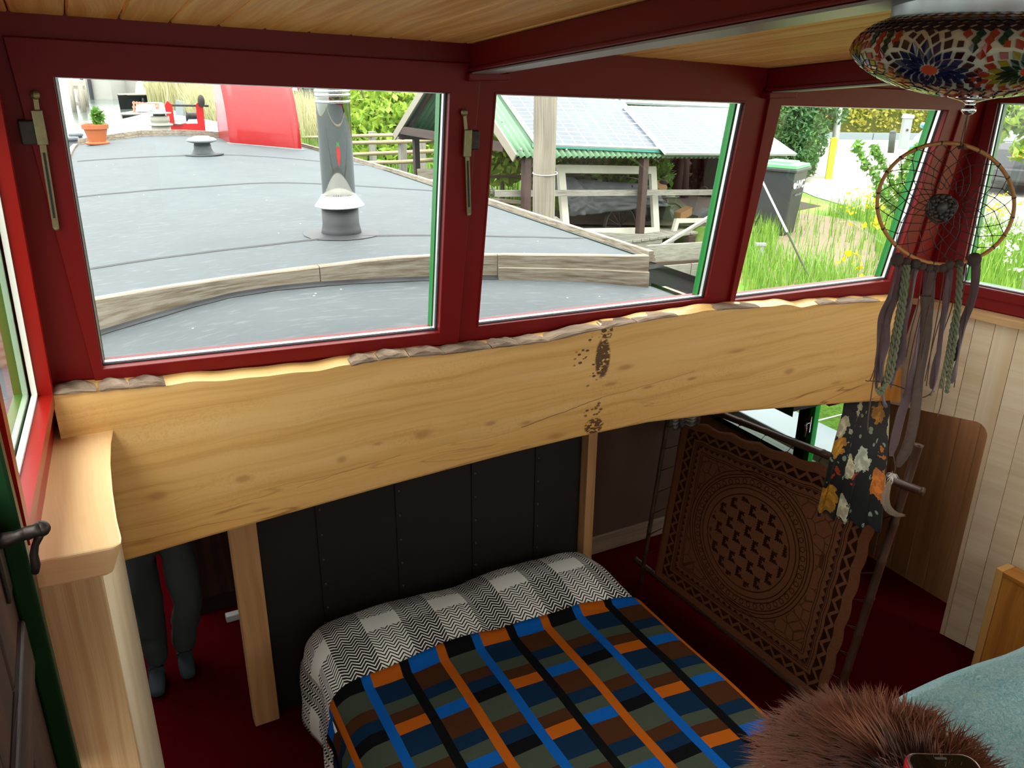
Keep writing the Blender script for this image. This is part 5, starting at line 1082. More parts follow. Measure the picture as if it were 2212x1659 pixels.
# red companionway hood
hx_0, hx_1, hY = 1.76, 2.60, 10.45
hd_ = thing('companionway_hood', 'curved glossy red hatch hood at the bow end of the roof', 'hatch hood', (2.2, hY+.3, zu(2.2, hY)))
HRED = flat('hood_red_gloss', '#b01014', .25, spec=.35, var=.06, vscale=3, coat=.15); prof = []
for k in range(17): t = k/16; a = t*pi/2*.98; prof.append((hY+.80*(1-cos(a))**1.0*.95, .98*sin(a)))
def hz(X, Y): return zu(X, Y)
b = MB(); b.grid(lambda u, v: (lambda i, t, X: np.array([X, prof[i][0]*(1-t)+prof[min(i+1, 16)][0]*t, hz(X, hY)-.01+prof[i][1]*(1-t)+prof[min(i+1, 16)][1]*t]))(int(min(v*16, 15)), v*16-int(min(v*16, 15)), hx_0+(hx_1-hx_0)*u), 6, 48); b.build('curved_cover', HRED, hd_, smooth=True, solid=.012)
for X in (hx_0, hx_1):
    b = MB(); q = [np.array([X, p[0], hz(X, hY)-.02+p[1]]) for p in prof]+[np.array([X, prof[-1][0], hz(X, hY)-.02])]; b.prism(q, [p+np.array([.015 if X == hx_0 else -.015, 0, 0]) for p in q]); b.build('end_panel', HRED, hd_)
b = MB(); b.bar((hx_0-.03, hY-.015, hz(hx_0, hY)+.004), (hx_1+.03, hY-.015, hz(hx_1, hY)+.004), .05, .012); b.build('base_flashing', flat('grey_sealant', '#a9aaa8', .6, var=.2, vscale=20), hd_)
# bow fittings beyond the roof
def bowpt(x, y, Y): return onY(x, y, Y)
bl0 = bowpt(290/5.53+100, 290, 12.2)
for i, (x, y, lab) in enumerate([(157, 318, 'black mooring bollard at the water side of the roof end, left of a pair'), (167, 309, 'black mooring bollard at the water side of the roof end, right of a pair')]):
    p = onY(x, y, 11.9+.5*i); bo_ = thing('mooring_bollard', lab, 'bollard', (p[0], p[1], p[2]-.1), 'bow bollards')
    b = MB(); b.lathe((p[0], p[1], p[2]), [(.075, -.28), (.075, .09)], 18); b.build('post', flat('bollard_grey', '#4b4f55', .5), bo_, smooth=True); b = MB(); b.lathe((p[0], p[1], p[2]), [(.0, .125), (.085, .12), (.09, .09), (.078, .085)], 18); b.build('cap', flat('bollard_cap', '#5b6066', .5), bo_, smooth=True)
p = onY(350, 290, 12.6); ch_ = thing('deck_vent', 'grey ceramic deck chimney with stacked rims beyond the roof end', 'vent', p)
CER = flat('grey_ceramic', '#a9a190', .6, var=.15, vscale=14); b = MB(); b.lathe(p, [(.125, -.25), (.125, .10), (.11, .11)], 28); b.build('base', CER, ch_, smooth=True); b = MB(); b.lathe(p, [(.155, .115), (.16, .13), (.12, .14), (.115, .16), (.125, .17), (.122, .235), (.09, .24)], 28); b.build('collar', CER, ch_, smooth=True)
b = MB(); b.lathe(p, [(.08, .23), (.08, .275)], 20); b.build('neck', EPDMD, ch_, smooth=True); b = MB(); b.lathe(p, [(.0, .275), (.155, .27), (.155, .282), (.0, .30)], 28); b.build('cap', CER, ch_, smooth=True)
# anchor windlass: red frame with drum
q = onY(406, 292, 13.3); wz = thing('anchor_windlass', 'red anchor windlass frame standing on the pale blue foredeck', 'windlass', q); RW = paint('windlass_red', '#c01f1c', .4)
sc2 = 14.9/1777
for sg in (-1, 1):
    b = MB(); x0 = q[0]+sg*.20; b.prism([(x0-.05, q[1], q[2]-.2), (x0+.05, q[1], q[2]-.2), (x0+.05+.01*sg, q[1], q[2]+.42), (x0+.02*sg, q[1], q[2]+.48), (x0-.05+.01*sg, q[1], q[2]+.42)], [(x0-.05, q[1]+.03, q[2]-.2), (x0+.05, q[1]+.03, q[2]-.2), (x0+.05+.01*sg, q[1]+.03, q[2]+.42), (x0+.02*sg, q[1]+.03, q[2]+.48), (x0-.05+.01*sg, q[1]+.03, q[2]+.42)]); b.build('side_plate', RW, wz)
b = MB(); b.box((q[0]-.25, q[1]-.005, q[2]-.2), (q[0]+.25, q[1]+.03, q[2]+.16)); b.build('front_plate', RW, wz)
b = MB(); b.tube([(q[0]-.24, q[1]+.02, q[2]+.42), (q[0]+.34, q[1]+.02, q[2]+.40)], .016, 10); b.build('axle', IRON, wz, smooth=True)
b = MB(); b.lathe((q[0]+.12, q[1]+.12, q[2]+.26), [(.09, -.10), (.05, -.07), (.05, .07), (.09, .10)], 16, ax=(1, 0, 0)); b.build('drum', IRON, wz, smooth=True)
b = MB(); b.sphere((q[0]+.24, q[1]-.02, q[2]+.47), (.05, .03, .09), 10, 8); b.build('brake_knob', IRON, wz, smooth=True)
b = MB(); b.tube([(q[0]-.26, q[1]-.02, q[2]+.18), (q[0]-.1, q[1]-.03, q[2]+.15), (q[0]+.0, q[1]+.05, q[2]+.16)], .012, 6); b.build('chain', flat('rusty_chain', '#6a4a38', .7), wz)
# ================================================================ OUTSIDE: water, bank, jetty and shed
WZ = .30; GZ = .70
def watermat():
    g = NG('grey_green_river_water'); o = g.obj(); n = g.noise(g.map(o, (.5, 1.4, 1), (0, 0, 0), (0, 0, .4)), 4, 3); g.bump(n, .22, .12); return g.fin('#5f6f66', .12, spec=.5)
WATERM = watermat()
b = MB()
for x0, y0, x1, y1 in [(-300, -60, -.85, 320), (4.42, -60, 60, 320), (-.85, 13, 4.42, 320), (-.85, -60, 4.42, -2)]: b.face([(x0, y0, WZ), (x1, y0, WZ), (x1, y1, WZ), (x0, y1, WZ)])
b; b.build('water', WATERM, kind='structure')
def groundmat():
    g = NG('grassy_bank_soil'); o = g.obj(); n = g.noise(o, 1.3, 4); n2 = g.noise(o, 25, 3); c = g.mix(g.smooth(n, .4, .6), '#6d9a3a', '#9a9a62'); c = g.mix(g.math('MULTIPLY', n2, .5), c, '#5d7a34'); g.bump(n2, .5, .03); return g.fin(c, .95, spec=.1)
GROUND = groundmat(); DIRT = flat('bare_earth', '#8b7a62', .95, var=.2, vscale=6, bump=.3); ROADM = flat('pale_paving', '#cfc8ba', .9, var=.08, vscale=2); CONC = flat('concrete', '#b9b7b0', .85, var=.12, vscale=2)
shore = [(5.1, -12), (5.1, 4.5), (6.3, 6.7), (7.4, 8.15), (8.6, 9.6), (8.8, 11.6), (5.5, 12.2), (5.5, 16), (5.7, 24), (6.1, 36), (6.6, 48), (7.6, 64), (8.2, 120)]
b = MB(); q = [(x, y, GZ) for x, y in shore]+[(160, 120, GZ), (160, -12, GZ)]; b.face(q[::-1])
for i in range(len(shore)-1): (x0, y0), (x1, y1) = shore[i], shore[i+1]; b.face([(x0, y0, GZ), (x1, y1, GZ), (x1-.5, y1, .1), (x0-.5, y0, .1)])
b.build('ground_bank', GROUND, kind='structure')
b = MB(); r0 = [(13.0, -12), (12.7, 6.5), (12.2, 7.8), (11.6, 8.7), (12.2, 10.1), (12.6, 11.4), (13.5, 13.2), (15.5, 14.6), (18.6, 17.5), (30, 26), (60, 50), (120, 50), (120, -12)]; b.face([(x, y, GZ+.012) for x, y in r0][::-1]); b.build('road', ROADM, kind='structure')
b = MB(); b.face([(6.0, 5.4, GZ+.01), (7.2, 4.6, GZ+.01), (11.4, 8.2, GZ+.01), (11.0, 10.6, GZ+.01), (8.5, 9.5, GZ+.01)]); b.build('path', DIRT, kind='structure')
b = MB(); b.face([(6.9, 11.0, GZ+.006), (8.85, 9.9, GZ+.006), (11.9, 10.6, GZ+.006), (12.0, 13.2, GZ+.006), (7.2, 14.2, GZ+.006)]); b.build('ground_shade', flat('painted_shade_brown', '#3d2f22', .95, var=.3, vscale=9, bump=.4), kind='structure')  # dark ground colour stands in for the shade under shed and conifer
# wildflower verge
def blades(mb, n, poly, h, w, rng, lean=.35, z=GZ, clump=None):
    P = np.array(poly); lo, hi = P.min(0), P.max(0); pts = []
    while len(pts) < n:
        c = lo+(hi-lo)*rng.random((n*2, 2)); ins = np.ones(len(c), bool); k = len(P)
        for i in range(k):
            a, d = P[i], P[(i+1) % k]-P[i]; ins &= (d[0]*(c[:, 1]-a[1])-d[1]*(c[:, 0]-a[0])) >= 0
        c = c[ins]
        if clump is not None: c = c[[clump(x, y) > rng.random() for x, y in c]]
        pts += list(c)
    V_ = []; F_ = []; U_ = []
    for x, y in pts[:n]:
        hh = h*(.45+.8*rng.random()); a = rng.random()*2*pi; l = lean*hh*rng.random(); dx, dy = cos(a)*l, sin(a)*l; t = rng.random(); sx, sy = -sin(a)*w, cos(a)*w; q = len(V_)
        V_ += [(x-sx, y-sy, z), (x+sx, y+sy, z), (x+dx*.4+sx*.8, y+dy*.4+sy*.8, z+hh*.6), (x+dx*.4-sx*.8, y+dy*.4-sy*.8, z+hh*.6), (x+dx*1.3, y+dy*1.3, z+hh)]
        F_ += [(q, q+1, q+2, q+3), (q+3, q+2, q+4)]; U_ += [(t, 0)]*5
    return mb.raw(V_, F_, U_), pts[:n]
verge = [(5.2, 1.0), (12.6, -1.0), (12.4, 7.0), (12.1, 10.0), (9.0, 9.6), (7.5, 8.0), (6.4, 6.6), (5.2, 4.6)]
bare = lambda x, y: 0.12 if (5.2 < x < 11.2 and abs((y-5.0)-(x-6.0)*.95) < .9 and x > 8) else 1.0
b = MB(); b, _ = blades(b, 26000, verge, .34, .006, RNG, clump=bare); o = b.build('verge_grass', GRASS, kind='stuff'); tag(o, 'tall bright grass growing on the verge between boat and road', 'grass')
b = MB(); b, _ = blades(b, 9000, [(5.7, 12.4), (9, 11.7), (11, 14), (12, 30), (6, 30)], .45, .008, RNG); o = b.build('bank_grass', GRASS, kind='stuff'); tag(o, 'long green grass along the bank behind the sheds', 'grass')
def flowers(name, label, poly, n, h, mat, size, stems=True):
    b = MB(); rng = RNG; _, pts = blades(MB(), n, poly, .1, .01, rng); V_ = []; F_ = []; U_ = []
    m2 = MB()
    for x, y in pts:
        hh = h*(.6+.6*rng.random()); m2.m = 0; m2.tube([(x, y, GZ), (x+.03*rng.normal(), y+.03*rng.normal(), GZ+hh)], .003, 3, caps=False); m2.m = 1
        for k in range(7):
            c = np.array([x, y, GZ+hh])+rng.normal(size=3)*np.array([.05, .05, .03]); d = rng.normal(size=3)*size*.5; e = rng.normal(size=3)*size*.5; m2.face([c-d, c-e, c+d, c+e])
    o = m2.build(name, [GRASS, mat], kind='stuff'); return tag(o, label, 'wildflowers')
YEL = leafmat('yellow_petal', '#e8d818', '#f5ee4a', None, .3); WHI = leafmat('white_petal', '#eef0e4', '#ffffff', None, .3)
flowers('yellow_wildflowers', 'patch of yellow rapeseed flowers beside the green lidded bin', [(9.8, 6.9), (12.4, 7.0), (12.6, 9.6), (10.6, 9.2)], 170, .5, YEL, .026)
flowers('white_wildflowers', 'cloud of white cow parsley on the verge before the road', [(8.2, 3.0), (12.2, 3.2), (12.3, 6.8), (9.6, 6.9)], 300, .45, WHI, .028)
flowers('yellow_flowers_near', 'few tall yellow flower stems right outside the third window', [(6.4, 5.2), (7.2, 5.0), (7.6, 5.8), (6.8, 6.1)], 8, .85, YEL, .035)
# shed with solar panels --------------------------------------------------
Rh = unit(_r0); Fh = unit(np.array([_f[0], _f[1], 0])); Zh = np.array([0, 0, 1.0])
PA = atD(1118, 335, 10.6); eh = unit(1.63*Rh+1.05*Fh); gh = unit(-1.05*Rh+1.63*Fh)
PB = onPl(1693, 337, PA, gh); E_ = unit(PB-PA); U_ = unit(gh*cos(radians(35))+Zh*sin(radians(35))); RN = unit(np.cross(E_, U_))
LEN = np.linalg.norm(PB-PA); SLO = 2.25
def Rf(x, y, d=0.0): return onPl(x, y, PA+RN*d, RN)
SHG = flat('green_corrugated_sheet', '#6c9a72', .5, var=.1, vscale=5); SHB = wood('brown_stained_timber', '#5d4740', '#40302b', 1.5, 14, .6, .7)
shed = thing('shed', 'open shed with green corrugated gable roof carrying solar panels', 'shed', PA*np.array([1, 1, 0])+np.array([0, 0, .7]))
nc = int(LEN/.095)
b = MB(); b.grid(lambda u, v: PA+E_*(LEN*u)+U_*(SLO*v)-RN*(.03-.022*sin(u*nc*2*pi)), nc*6, 4); b.build('roof_sheet', SHG, shed, smooth=True, solid=.006)
RID = PA+U_*SLO; gd = unit(gh*cos(radians(35))-Zh*sin(radians(35)))
b = MB(); b.grid(lambda u, v: RID+E_*(LEN*u)+gd*(SLO*1.0*v)-Zh*(.03-.02*sin(u*nc*2*pi)), nc*6, 4); b.build('roof_sheet', SHG, shed, smooth=True, solid=.006)
for i in range(4):
    for k in (.06, .5, .94): b = MB(); 
b = MB()
for i in range(14):
    for t in (.05, .30): p = PA+E_*(LEN*(i+.3)/14)+U_*t*SLO; b.sphere(p+RN*.004, .016, 6, 4)
b.build('sheet_caps', flat('white_screw_cap', '#e8e8e2', .5), shed, kind='stuff')
def SV(x, y, back=0.0): return onPl(x, y, PA+gh*(.12+back), gh)       # vertical plane under the front eave
for (t, bk) in [((1137, 342, 1126, 480), 0), ((1392, 345, 1366, 545), 0)]:
    a = SV(t[0], t[1]); c = SV(t[2], t[3]); top = np.array([a[0], a[1], a[2]+.03]); b = MB(); b.bar(top, (a[0], a[1], GZ-.1), .10, .10, gh); b.build('post', SHB, shed, bevel=.004)
for tt in (.06, .52, .97):
    p = RID+gd*SLO*.93+E_*LEN*tt; b = MB(); b.bar(p, (p[0], p[1], GZ-.1), .09, .09, gh); b.build('post', SHB, shed, bevel=.004)
for tt in (.02, .5, .98):
    b = MB(); b.bar(PA+E_*LEN*tt+U_*.05-RN*.09, RID+E_*LEN*tt-RN*.09, .05, .09, RN); b.build('rafter', SHB, shed); b = MB(); b.bar(RID+E_*LEN*tt-Zh*.09, RID+gd*SLO*.97+E_*LEN*tt-Zh*.09, .05, .09, Zh); b.build('rafter', SHB, shed)
b = MB(); q0, q1 = PA+U_*.12-RN*.09, PB+U_*.12-RN*.09; b.bar(q0, q1, .06, .1); b.build('eave_beam', SHB, shed)
b = MB(); q0 = RID+gd*SLO*.92-Zh*.12; b.bar(q0, q0+E_*LEN, .06, .12); b.build('eave_beam', SHB, shed)
b = MB(); q0 = PA+U_*.3-RN*.12; q1 = RID+gd*(SLO-.3)-Zh*.12; q1[2] = q0[2]; b.bar(q0, q1, .05, .12); b.build('tie_beam', SHB, shed)
b = MB(); b.bar(PA-E_*.02+U_*0-RN*.05, RID-E_*.02-RN*.05, .02, .12, RN); b.bar(RID-E_*.02-Zh*.05, RID-E_*.02+gd*SLO-Zh*.05, .02, .12, Zh); b.build('barge_board', flat('pale_barge_board', '#a79f8c', .7), shed)
b = MB(); b.bar(SV(1055, 381, 1.8), SV(1395, 377, 1.8), .03, .10, gh); b.build('back_rail', SHB, shed)
# solar panels
def solarmat():
    g = NG('solar_cells'); s = g.sep(g.uv()); fx = g.math('ABSOLUTE', g.math('SUBTRACT', g.math('FRACT', s[0]), .5)); fy = g.math('ABSOLUTE', g.math('SUBTRACT', g.math('FRACT', s[1]), .5)); ln_ = g.math('MAXIMUM', g.step(fx, .47), g.step(fy, .47))
    bb = g.math('GREATER_THAN', g.math('ABSOLUTE', g.math('SUBTRACT', g.math('FRACT', g.math('MULTIPLY', s[1], 3.0)), .5)), .45); c = g.mix(g.math('MULTIPLY', bb, .35), g.mix(g.noise(g.uv(), .7, 2), '#4f5763', '#636b77'), '#c9ced4'); c = g.mix(ln_, c, '#f4f6f8'); return g.fin(c, .22, spec=.35)
SOLAR = solarmat(); FRW = flat('white_panel_frame', '#dfe4e6', .4, .2)
def solar(label, px4, lift, nx=10, ny=6):
    P = [Rf(x, y, lift) for x, y in px4]; o = thing('solar_panel', label, 'solar panel', P[0], group='solar panels on the shed roof')
    b = MB(); c_ = sum(P)/4; inn = [p+(c_-p)*.035 for p in P]
    b.face(P[::-1] if np.dot(np.cross(P[1]-P[0], P[2]-P[0]), RN) < 0 else P, None); b.f.clear(); b.v.clear(); b.uv.clear(); b.mi.clear()
    b.face([p+RN*.004 for p in inn], [(0, 0), (nx, 0), (nx, ny), (0, ny)]); b.build('cell_glass', SOLAR, o)
    f_ = MB()
    for i in range(4): j = (i+1) % 4; q = [P[i], P[j], inn[j], inn[i]]; f_.prism([p+RN*.006 for p in q], [p-RN*.035 for p in q])
    f_.build('frame', FRW, o)
solar('lower solar panel nearest the mooring pole', [(1160, 312), (1427, 322), (1308, 168), (1053, 158)], .05)
solar('solar panel set lower beside the second window post', [(1439, 331), (1722, 333), (1580, 235), (1348, 229)], .09)
solar('upper solar panel above the lower set one', [(1335, 220), (1580, 232), (1490, 165), (1250, 152)], .05)
b = MB(); b.prism([Rf(x, y, .02) for x, y in [(1150, 318), (1437, 330), (1430, 322), (1150, 309)]], [Rf(x, y, -.01) for x, y in [(1150, 318), (1437, 330), (1430, 322), (1150, 309)]]); b.build('teal_batten', flat('teal_paint', '#1f8a78', .5), shed)
b = MB(); b.tube(crom([SV(1394, 324), SV(1420, 336), SV(1445, 340), SV(1460, 336)], 5), .012, 6); b.build('cable', flat('pale_cable', '#b5b5b0', .6), shed)
# mooring pole
mp = atD(1178, 350, 9.3); pole = thing('mooring_pole', 'thick weathered mooring pole with a wire ring beside the shed roof', 'pole', (mp[0], mp[1], 0))
b = MB(); rr = .128; b.grid(lambda u, v: np.array([mp[0]+(rr+.008*nz(cos(u)*2, sin(u)*2, v*9)+.004*(cos(u*11)))*cos(u)-.02*v, mp[1]+(rr+.008*nz(cos(u)*2, sin(u)*2, v*9))*sin(u), -.2+3.9*v]), 28, 30, 0, 2*pi, 0, 1, uvf=lambda u, v: (v*3.9, u*.13)); b.build('trunk', wood('weathered_pole', '#b3ab99', '#83796a', .7, 26, .8, .85, bump=.4), pole, smooth=True)
wz_ = atD(1178, 375, 9.3)[2]; b = MB(); b.tube([(mp[0]+(rr+.010)*cos(a), mp[1]+(rr+.010)*sin(a), wz_+.012*cos(a-1)) for a in np.linspace(0, 2*pi, 25)[:-1]], .007, 6, closed=True); b.build('wire_ring', flat('pale_wire', '#cfd0cc', .5), pole)
b = MB(); b.tube(crom([(mp[0]-rr*.7, mp[1]+.1, wz_+.25), SV(1150, 360), SV(1136, 342)], 4), .008, 5); b.build('tie_wire', flat('grey_wire', '#a5a6a2', .5), pole)
# horizontal plank rail, braces, jetty
jt = thing('jetty', 'grey plank jetty with braces between the boat roof and the shed', 'jetty', SV(1300, 520)*np.array([1, 1, 0])+np.array([0, 0, .3]))
def jb(a, c, w=.10, t=.03, back=0.0, m=GREYWOOD2): b = MB(); b.bar(SV(*a, back), SV(*c, back), t, w, Zh if abs(SV(*a)[2]-SV(*c)[2]) < .5 else gh); return b.build('plank', m, jt, bevel=.003)
jb((1070, 418), (1600, 415), .085, .03, .13); jb((1393, 553), (1556, 455), .055, .04, -1.4); jb((1198, 470), (1290, 535), .07, .04, -.2)
jb((1230, 517), (1428, 525), .24, .04, -.10); jb((1395, 555), (1620, 540), .30, .04, -1.5); jb((1412, 590), (1490, 583), .17, .03, -1.6); jb((1492, 583), (1620, 571), .17, .03, -1.6); jb((1400, 571), (1620, 558), .05, .03, -1.55, SHB)
for k in range(12):
    p = SV(1060, 500, 0)+E_*(.14*k); b = MB(); 
zj = .63
for k in range(22):
    a = PA*np.array([1, 1, 0])+E_*np.array([1, 1, 0])*(-.2+.165*k)+Zh*zj; b = MB(); b.bar(a-gh*.02, a+gh*1.9, .15, .035); b.build('deck_board', GREYWOOD2, jt, bevel=.003)
for t in (-.1, 1.6, 3.2): a = PA*np.array([1, 1, 0])+E_*t+Zh*0; b = MB(); b.bar((a[0], a[1], .1), (a[0], a[1], zj-.03), .12, .12); b.build('pile', SHB, jt)
# the two cast-off window frames
def frame(label, o4, wpx, back, mat, glass=True):
    P = [SV(x, y, bk) for (x, y), bk in zip(o4, back)]; th = thing('window_frame', label, 'window frame', P[3]); c_ = sum(P)/4; L = [np.linalg.norm(P[i]-P[(i+1) % 4]) for i in range(4)]
    ex, ey = unit(P[1]-P[0]), unit(P[3]-P[0]); I = [P[0]+ex*wpx+ey*wpx, P[1]-ex*wpx+ey*wpx, P[2]-ex*wpx-ey*wpx, P[3]+ex*wpx-ey*wpx]; nn = unit(np.cross(ex, ey))
    for i in range(4): j = (i+1) % 4; b = MB(); q = [P[i], P[j], I[j], I[i]]; b.prism([p+nn*.03 for p in q], [p-nn*.03 for p in q]); b.build('rail', mat, th)
    if glass: b = MB(); b.face(I); b.build('pane', GLASS, th)
    return th
CREAM = flat('cream_paint', '#dcd8c4', .5, var=.06); frame('large cream window frame leaning under the shed roof', [(1203, 356), (1415, 360), (1423, 507), (1216, 512)], .115, (.45, .45, .2, .2), CREAM, False)
w2_ = frame('smaller cream window frame with glass standing by the bicycle', [(1459, 472), (1610, 470), (1600, 545), (1440, 545)], .075, (.15, .15, .05, .05), CREAM)
# tarpaulin over something
tp_ = SV(1310, 500, .9); TARP = flat('grey_tarpaulin', '#62686b', .55, var=.15, vscale=4, bump=.2)
outl = [(1212, 415), (1222, 395), (1245, 388), (1262, 398), (1285, 393), (1320, 398), (1380, 400), (1412, 405), (1428, 440), (1432, 520)]
tb_ = [SV(x, y, .75) for x, y in outl]; b = MB(); lo_ = min(p[2] for p in tb_)-.2
def tarp(u, v):
    i = min(int(u*(len(tb_)-1)), len(tb_)-2); t = u*(len(tb_)-1)-i; p = lerp(tb_[i], tb_[i+1], t); top = p[2]
    if v < .2: return p+gh*(.35*(1-v/.2))+Zh*.02*sin(v*9)
    k = (v-.2)/.8; return np.array([p[0], p[1], top+(GZ+.25-top)*k])-gh*(.22*sin(k*pi*.6)+.05*nz(u*9, k*3, 2)+.04*nz(u*20, k*7, 4))
b.grid(tarp, 54, 30); o = b.build('tarpaulin', TARP, smooth=True, solid=.004); tag(o, 'grey tarpaulin draped over a load behind the large window frame', 'tarpaulin')
# bicycle behind the frame
bk = thing('bicycle', 'old bicycle with rear rack parked under the shed by the trunk', 'bicycle', SV(1455, 520, .7)); IR2 = flat('grey_bike_metal', '#8c8c88', .4, .8); TYRE = flat('bike_tyre', '#202020', .7)
def wheel(c, r):
    b = MB(); b.tube([c+r*(cos(a)*E_+sin(a)*Zh) for a in np.linspace(0, 2*pi, 33)[:-1]], .02, 6, closed=True); t = b.build('tyre', TYRE, bk, smooth=True); b = MB(); b.tube([c+(r-.03)*(cos(a)*E_+sin(a)*Zh) for a in np.linspace(0, 2*pi, 33)[:-1]], .010, 5, closed=True)
    for k in range(14): a = k*2*pi/14; b.tube([c, c+(r-.03)*(cos(a)*E_+sin(a)*Zh)], .002, 3, caps=False)
    b.build('spokes', IR2, t)
cw = SV(1447, 482, .7); wheel(cw, .33); wheel(cw-E_*1.05, .33)
def bt_(*p, r=.014, m=IR2, n='frame_tube'): b = MB(); b.tube(p, r, 6); b.build(n, m, bk, smooth=True)
bt_(cw, cw-E_*.42+Zh*.0, m=TYRE); bt_(cw-E_*.42, cw-E_*.30+Zh*.55, m=TYRE); bt_(cw-E_*.42, cw-E_*.85+Zh*.45, m=TYRE); bt_(cw-E_*1.05, cw-E_*.85+Zh*.62, m=TYRE); bt_(cw-E_*.32+Zh*.48, cw-E_*.86+Zh*.5, m=TYRE)
bt_(cw+Zh*.42+E_*.16, cw+Zh*.42-E_*.22, r=.008, n='rear_rack'); bt_(cw+Zh*.42+E_*.16+gh*.1, cw+Zh*.42-E_*.22+gh*.1, r=.008, n='rear_rack'); bt_(cw, cw+Zh*.42+E_*.10, r=.006, n='rack_stay'); bt_(cw, cw+Zh*.42-E_*.1, r=.006, n='rack_stay')
b = MB(); b.sphere(cw-E_*.26+Zh*.66, (.13, .13, .04), 12, 6); b.build('saddle', TYRE, bk, smooth=True); bt_(cw-E_*.83+Zh*.72-gh*.25, cw-E_*.87+Zh*.74, cw-E_*.83+Zh*.72+gh*.25, r=.012, n='handlebar')
# boxes and log slices in the shed
for (x, y, bkk, sz, m, lab, nm, ct) in [((1475), 462, .5, (.26, .16, .12), flat('kraft_card', '#b98252', .8), 'brown cardboard box tilted beside the bicycle wheel', 'cardboard_box', 'box'), (1512, 465, .5, (.30, .2, .10), flat('grey_plastic_crate', '#55585c', .5), 'grey plastic crate beside the cardboard box in the shed', 'plastic_crate', 'crate'), (1452, 512, .4, (.22, .2, .12), flat('pale_wood_box', '#a88a62', .8), 'low wooden box on the jetty below the bicycle', 'wooden_box', 'box')]:
    p = SV(x, y, bkk); b = MB(); b.obox(p, (unit(E_+.35*Zh) if nm != 'wooden_box' else E_, gh, np.cross(gh, E_)), np.array(sz)/2); tb2 = thing(nm, lab, ct, p-Zh*sz[2]/2); b.build('shell', m, tb2, bevel=.01); b = MB(); b.obox(p+unit(np.cross(E_, gh))*(sz[2]/2+.006), (unit(E_+.35*Zh) if nm != 'wooden_box' else E_, gh, np.cross(gh, E_)), np.array([sz[0]*.5, sz[1]*.5, .006])); b.build('lid', m, tb2)
p = SV(1427, 402, .6); b = MB(); b.lathe(p, [(0, -.02), (.11, -.02), (.11, .02), (0, .02)], 20, ax=(-gh[0]*.6, -gh[1]*.6, .8)); o = b.build('log_slice', flat('fresh_cut_wood', '#b98e5c', .8, var=.1)); tag(o, 'round slice of wood hung against the dark trunk', 'log slice')
# bench table left of shed
bt2 = thing('picnic_bench', 'low weathered wooden bench in the grass left of the shed post', 'bench', SV(1100, 470, 1.2)*np.array([1, 1, 0])+Zh*GZ)
for (x0, x1, y0, y1) in [(1070, 1128, 432, 437), (1072, 1120, 440, 447)]: b = MB(); b.bar(SV(x0, y0, 1.2), SV(x1, y1, 1.2), .22, .04, Zh); b.build('seat_plank', GREYWOOD, bt2, bevel=.004)
for x in (1080, 1112): a = SV(x, 445, 1.25); b = MB(); b.bar(a, (a[0], a[1], GZ), .06, .06, gh); b.build('leg', SHB, bt2)
# dark trunk / ivy mass behind the shed
IVY = leafmat('dark_ivy', '#20251a', '#3d4a26', None, .1)
tkp = SV(1490, 420, 2.2); tk = thing('dead_conifer', 'dark brown tangle of trunk and dead branches behind the bicycle', 'tree', tkp*np.array([1, 1, 0])+Zh*GZ)
b = MB()
for k in range(9): a = RNG.normal()*.5; p0 = tkp*np.array([1, 1, 0])+E_*(-.6+.16*k)+gh*.4*RNG.random()+Zh*GZ; b.tube([p0, p0+Zh*.9+E_*a*.3, p0+Zh*2.2+E_*a], [.11, .09, .05], 7)
b.build('stems', flat('brown_bark', '#3d2a1f', .9, var=.4, vscale=8, bump=.5), tk, smooth=True)
b = MB(); leafcloud(b, [(tkp*np.array([1, 1, 0])+E_*k*.55+Zh*(1.5+.4*(k % 2))+gh*.8, (.5, .5, .8)) for k in range(-1, 3)]+[(tkp*np.array([1, 1, 0])+E_*(k*.5-.1)+Zh*1.05+gh*.5, (.45, .4, .5)) for k in range(-1, 4)], 5200, .07, RNG); b.build('dead_needles', leafmat('dead_needles', '#33231a', '#5a3c28', None, .05), tk, kind='stuff')
# fence of posts and round rails
RAILW = wood('peeled_rail', '#c9b78f', '#9f8c66', 1, 14, .5, .8); fn = thing('rail_fence', 'wooden fence with round rails along the gangway by the bush', 'fence', atD(865, 390, 14.5)*np.array([1, 1, 0])+Zh*GZ)
FP = [((700, 290), 23.5), ((803, 284), 17.2), ((868, 296), 14.6), ((910, 292), 15.6)]
tops = [atD(x, y, d) for (x, y), d in FP]
for t in tops: b = MB(); b.bar(t, (t[0], t[1], GZ-.2), .12, .12, gh); b.build('post', GREYWOOD2, fn, bevel=.006)
def rail(a, da, c, dc, r=.035): b = MB(); b.tube([atD(*a, da), lerp(atD(*a, da), atD(*c, dc), .5), atD(*c, dc)], r, 8); b.build('rail', RAILW, fn, smooth=True)
rail((640, 297), 25, (803, 293), 17.1); rail((756, 294), 17.6, (905, 290), 15.5); rail((756, 309), 15.2, (868, 306), 14.5); rail((868, 306), 14.5, (970, 302), 13.6); rail((756, 334), 17.4, (868, 329), 15.2); rail((756, 334), 15.8, (970, 325), 14.5); rail((780, 352), 15, (868, 350), 14.5); rail((868, 350), 14.5, (970, 343), 13.7)
gw = thing('gangway', 'grey plank gangway on the bank end beyond the roof edge', 'gangway', atD(900, 395, 14)*np.array([1, 1, 0])+Zh*.9)
g0 = onZ(868, 392, .95); g1 = onZ(945, 368, .95)
for k in range(9): a = lerp(onZ(842, 382, .95), onZ(905, 418, .95), k/8); b = MB(); b.bar(a, a+Rh*1.5, .22, .04); b.build('deck_board', GREYWOOD2, gw, bevel=.003)
b = MB(); b.bar(atD(903, 376, 13.2), atD(985, 374, 13.0), .05, .16); b.build('side_board', GREYWOOD, gw)
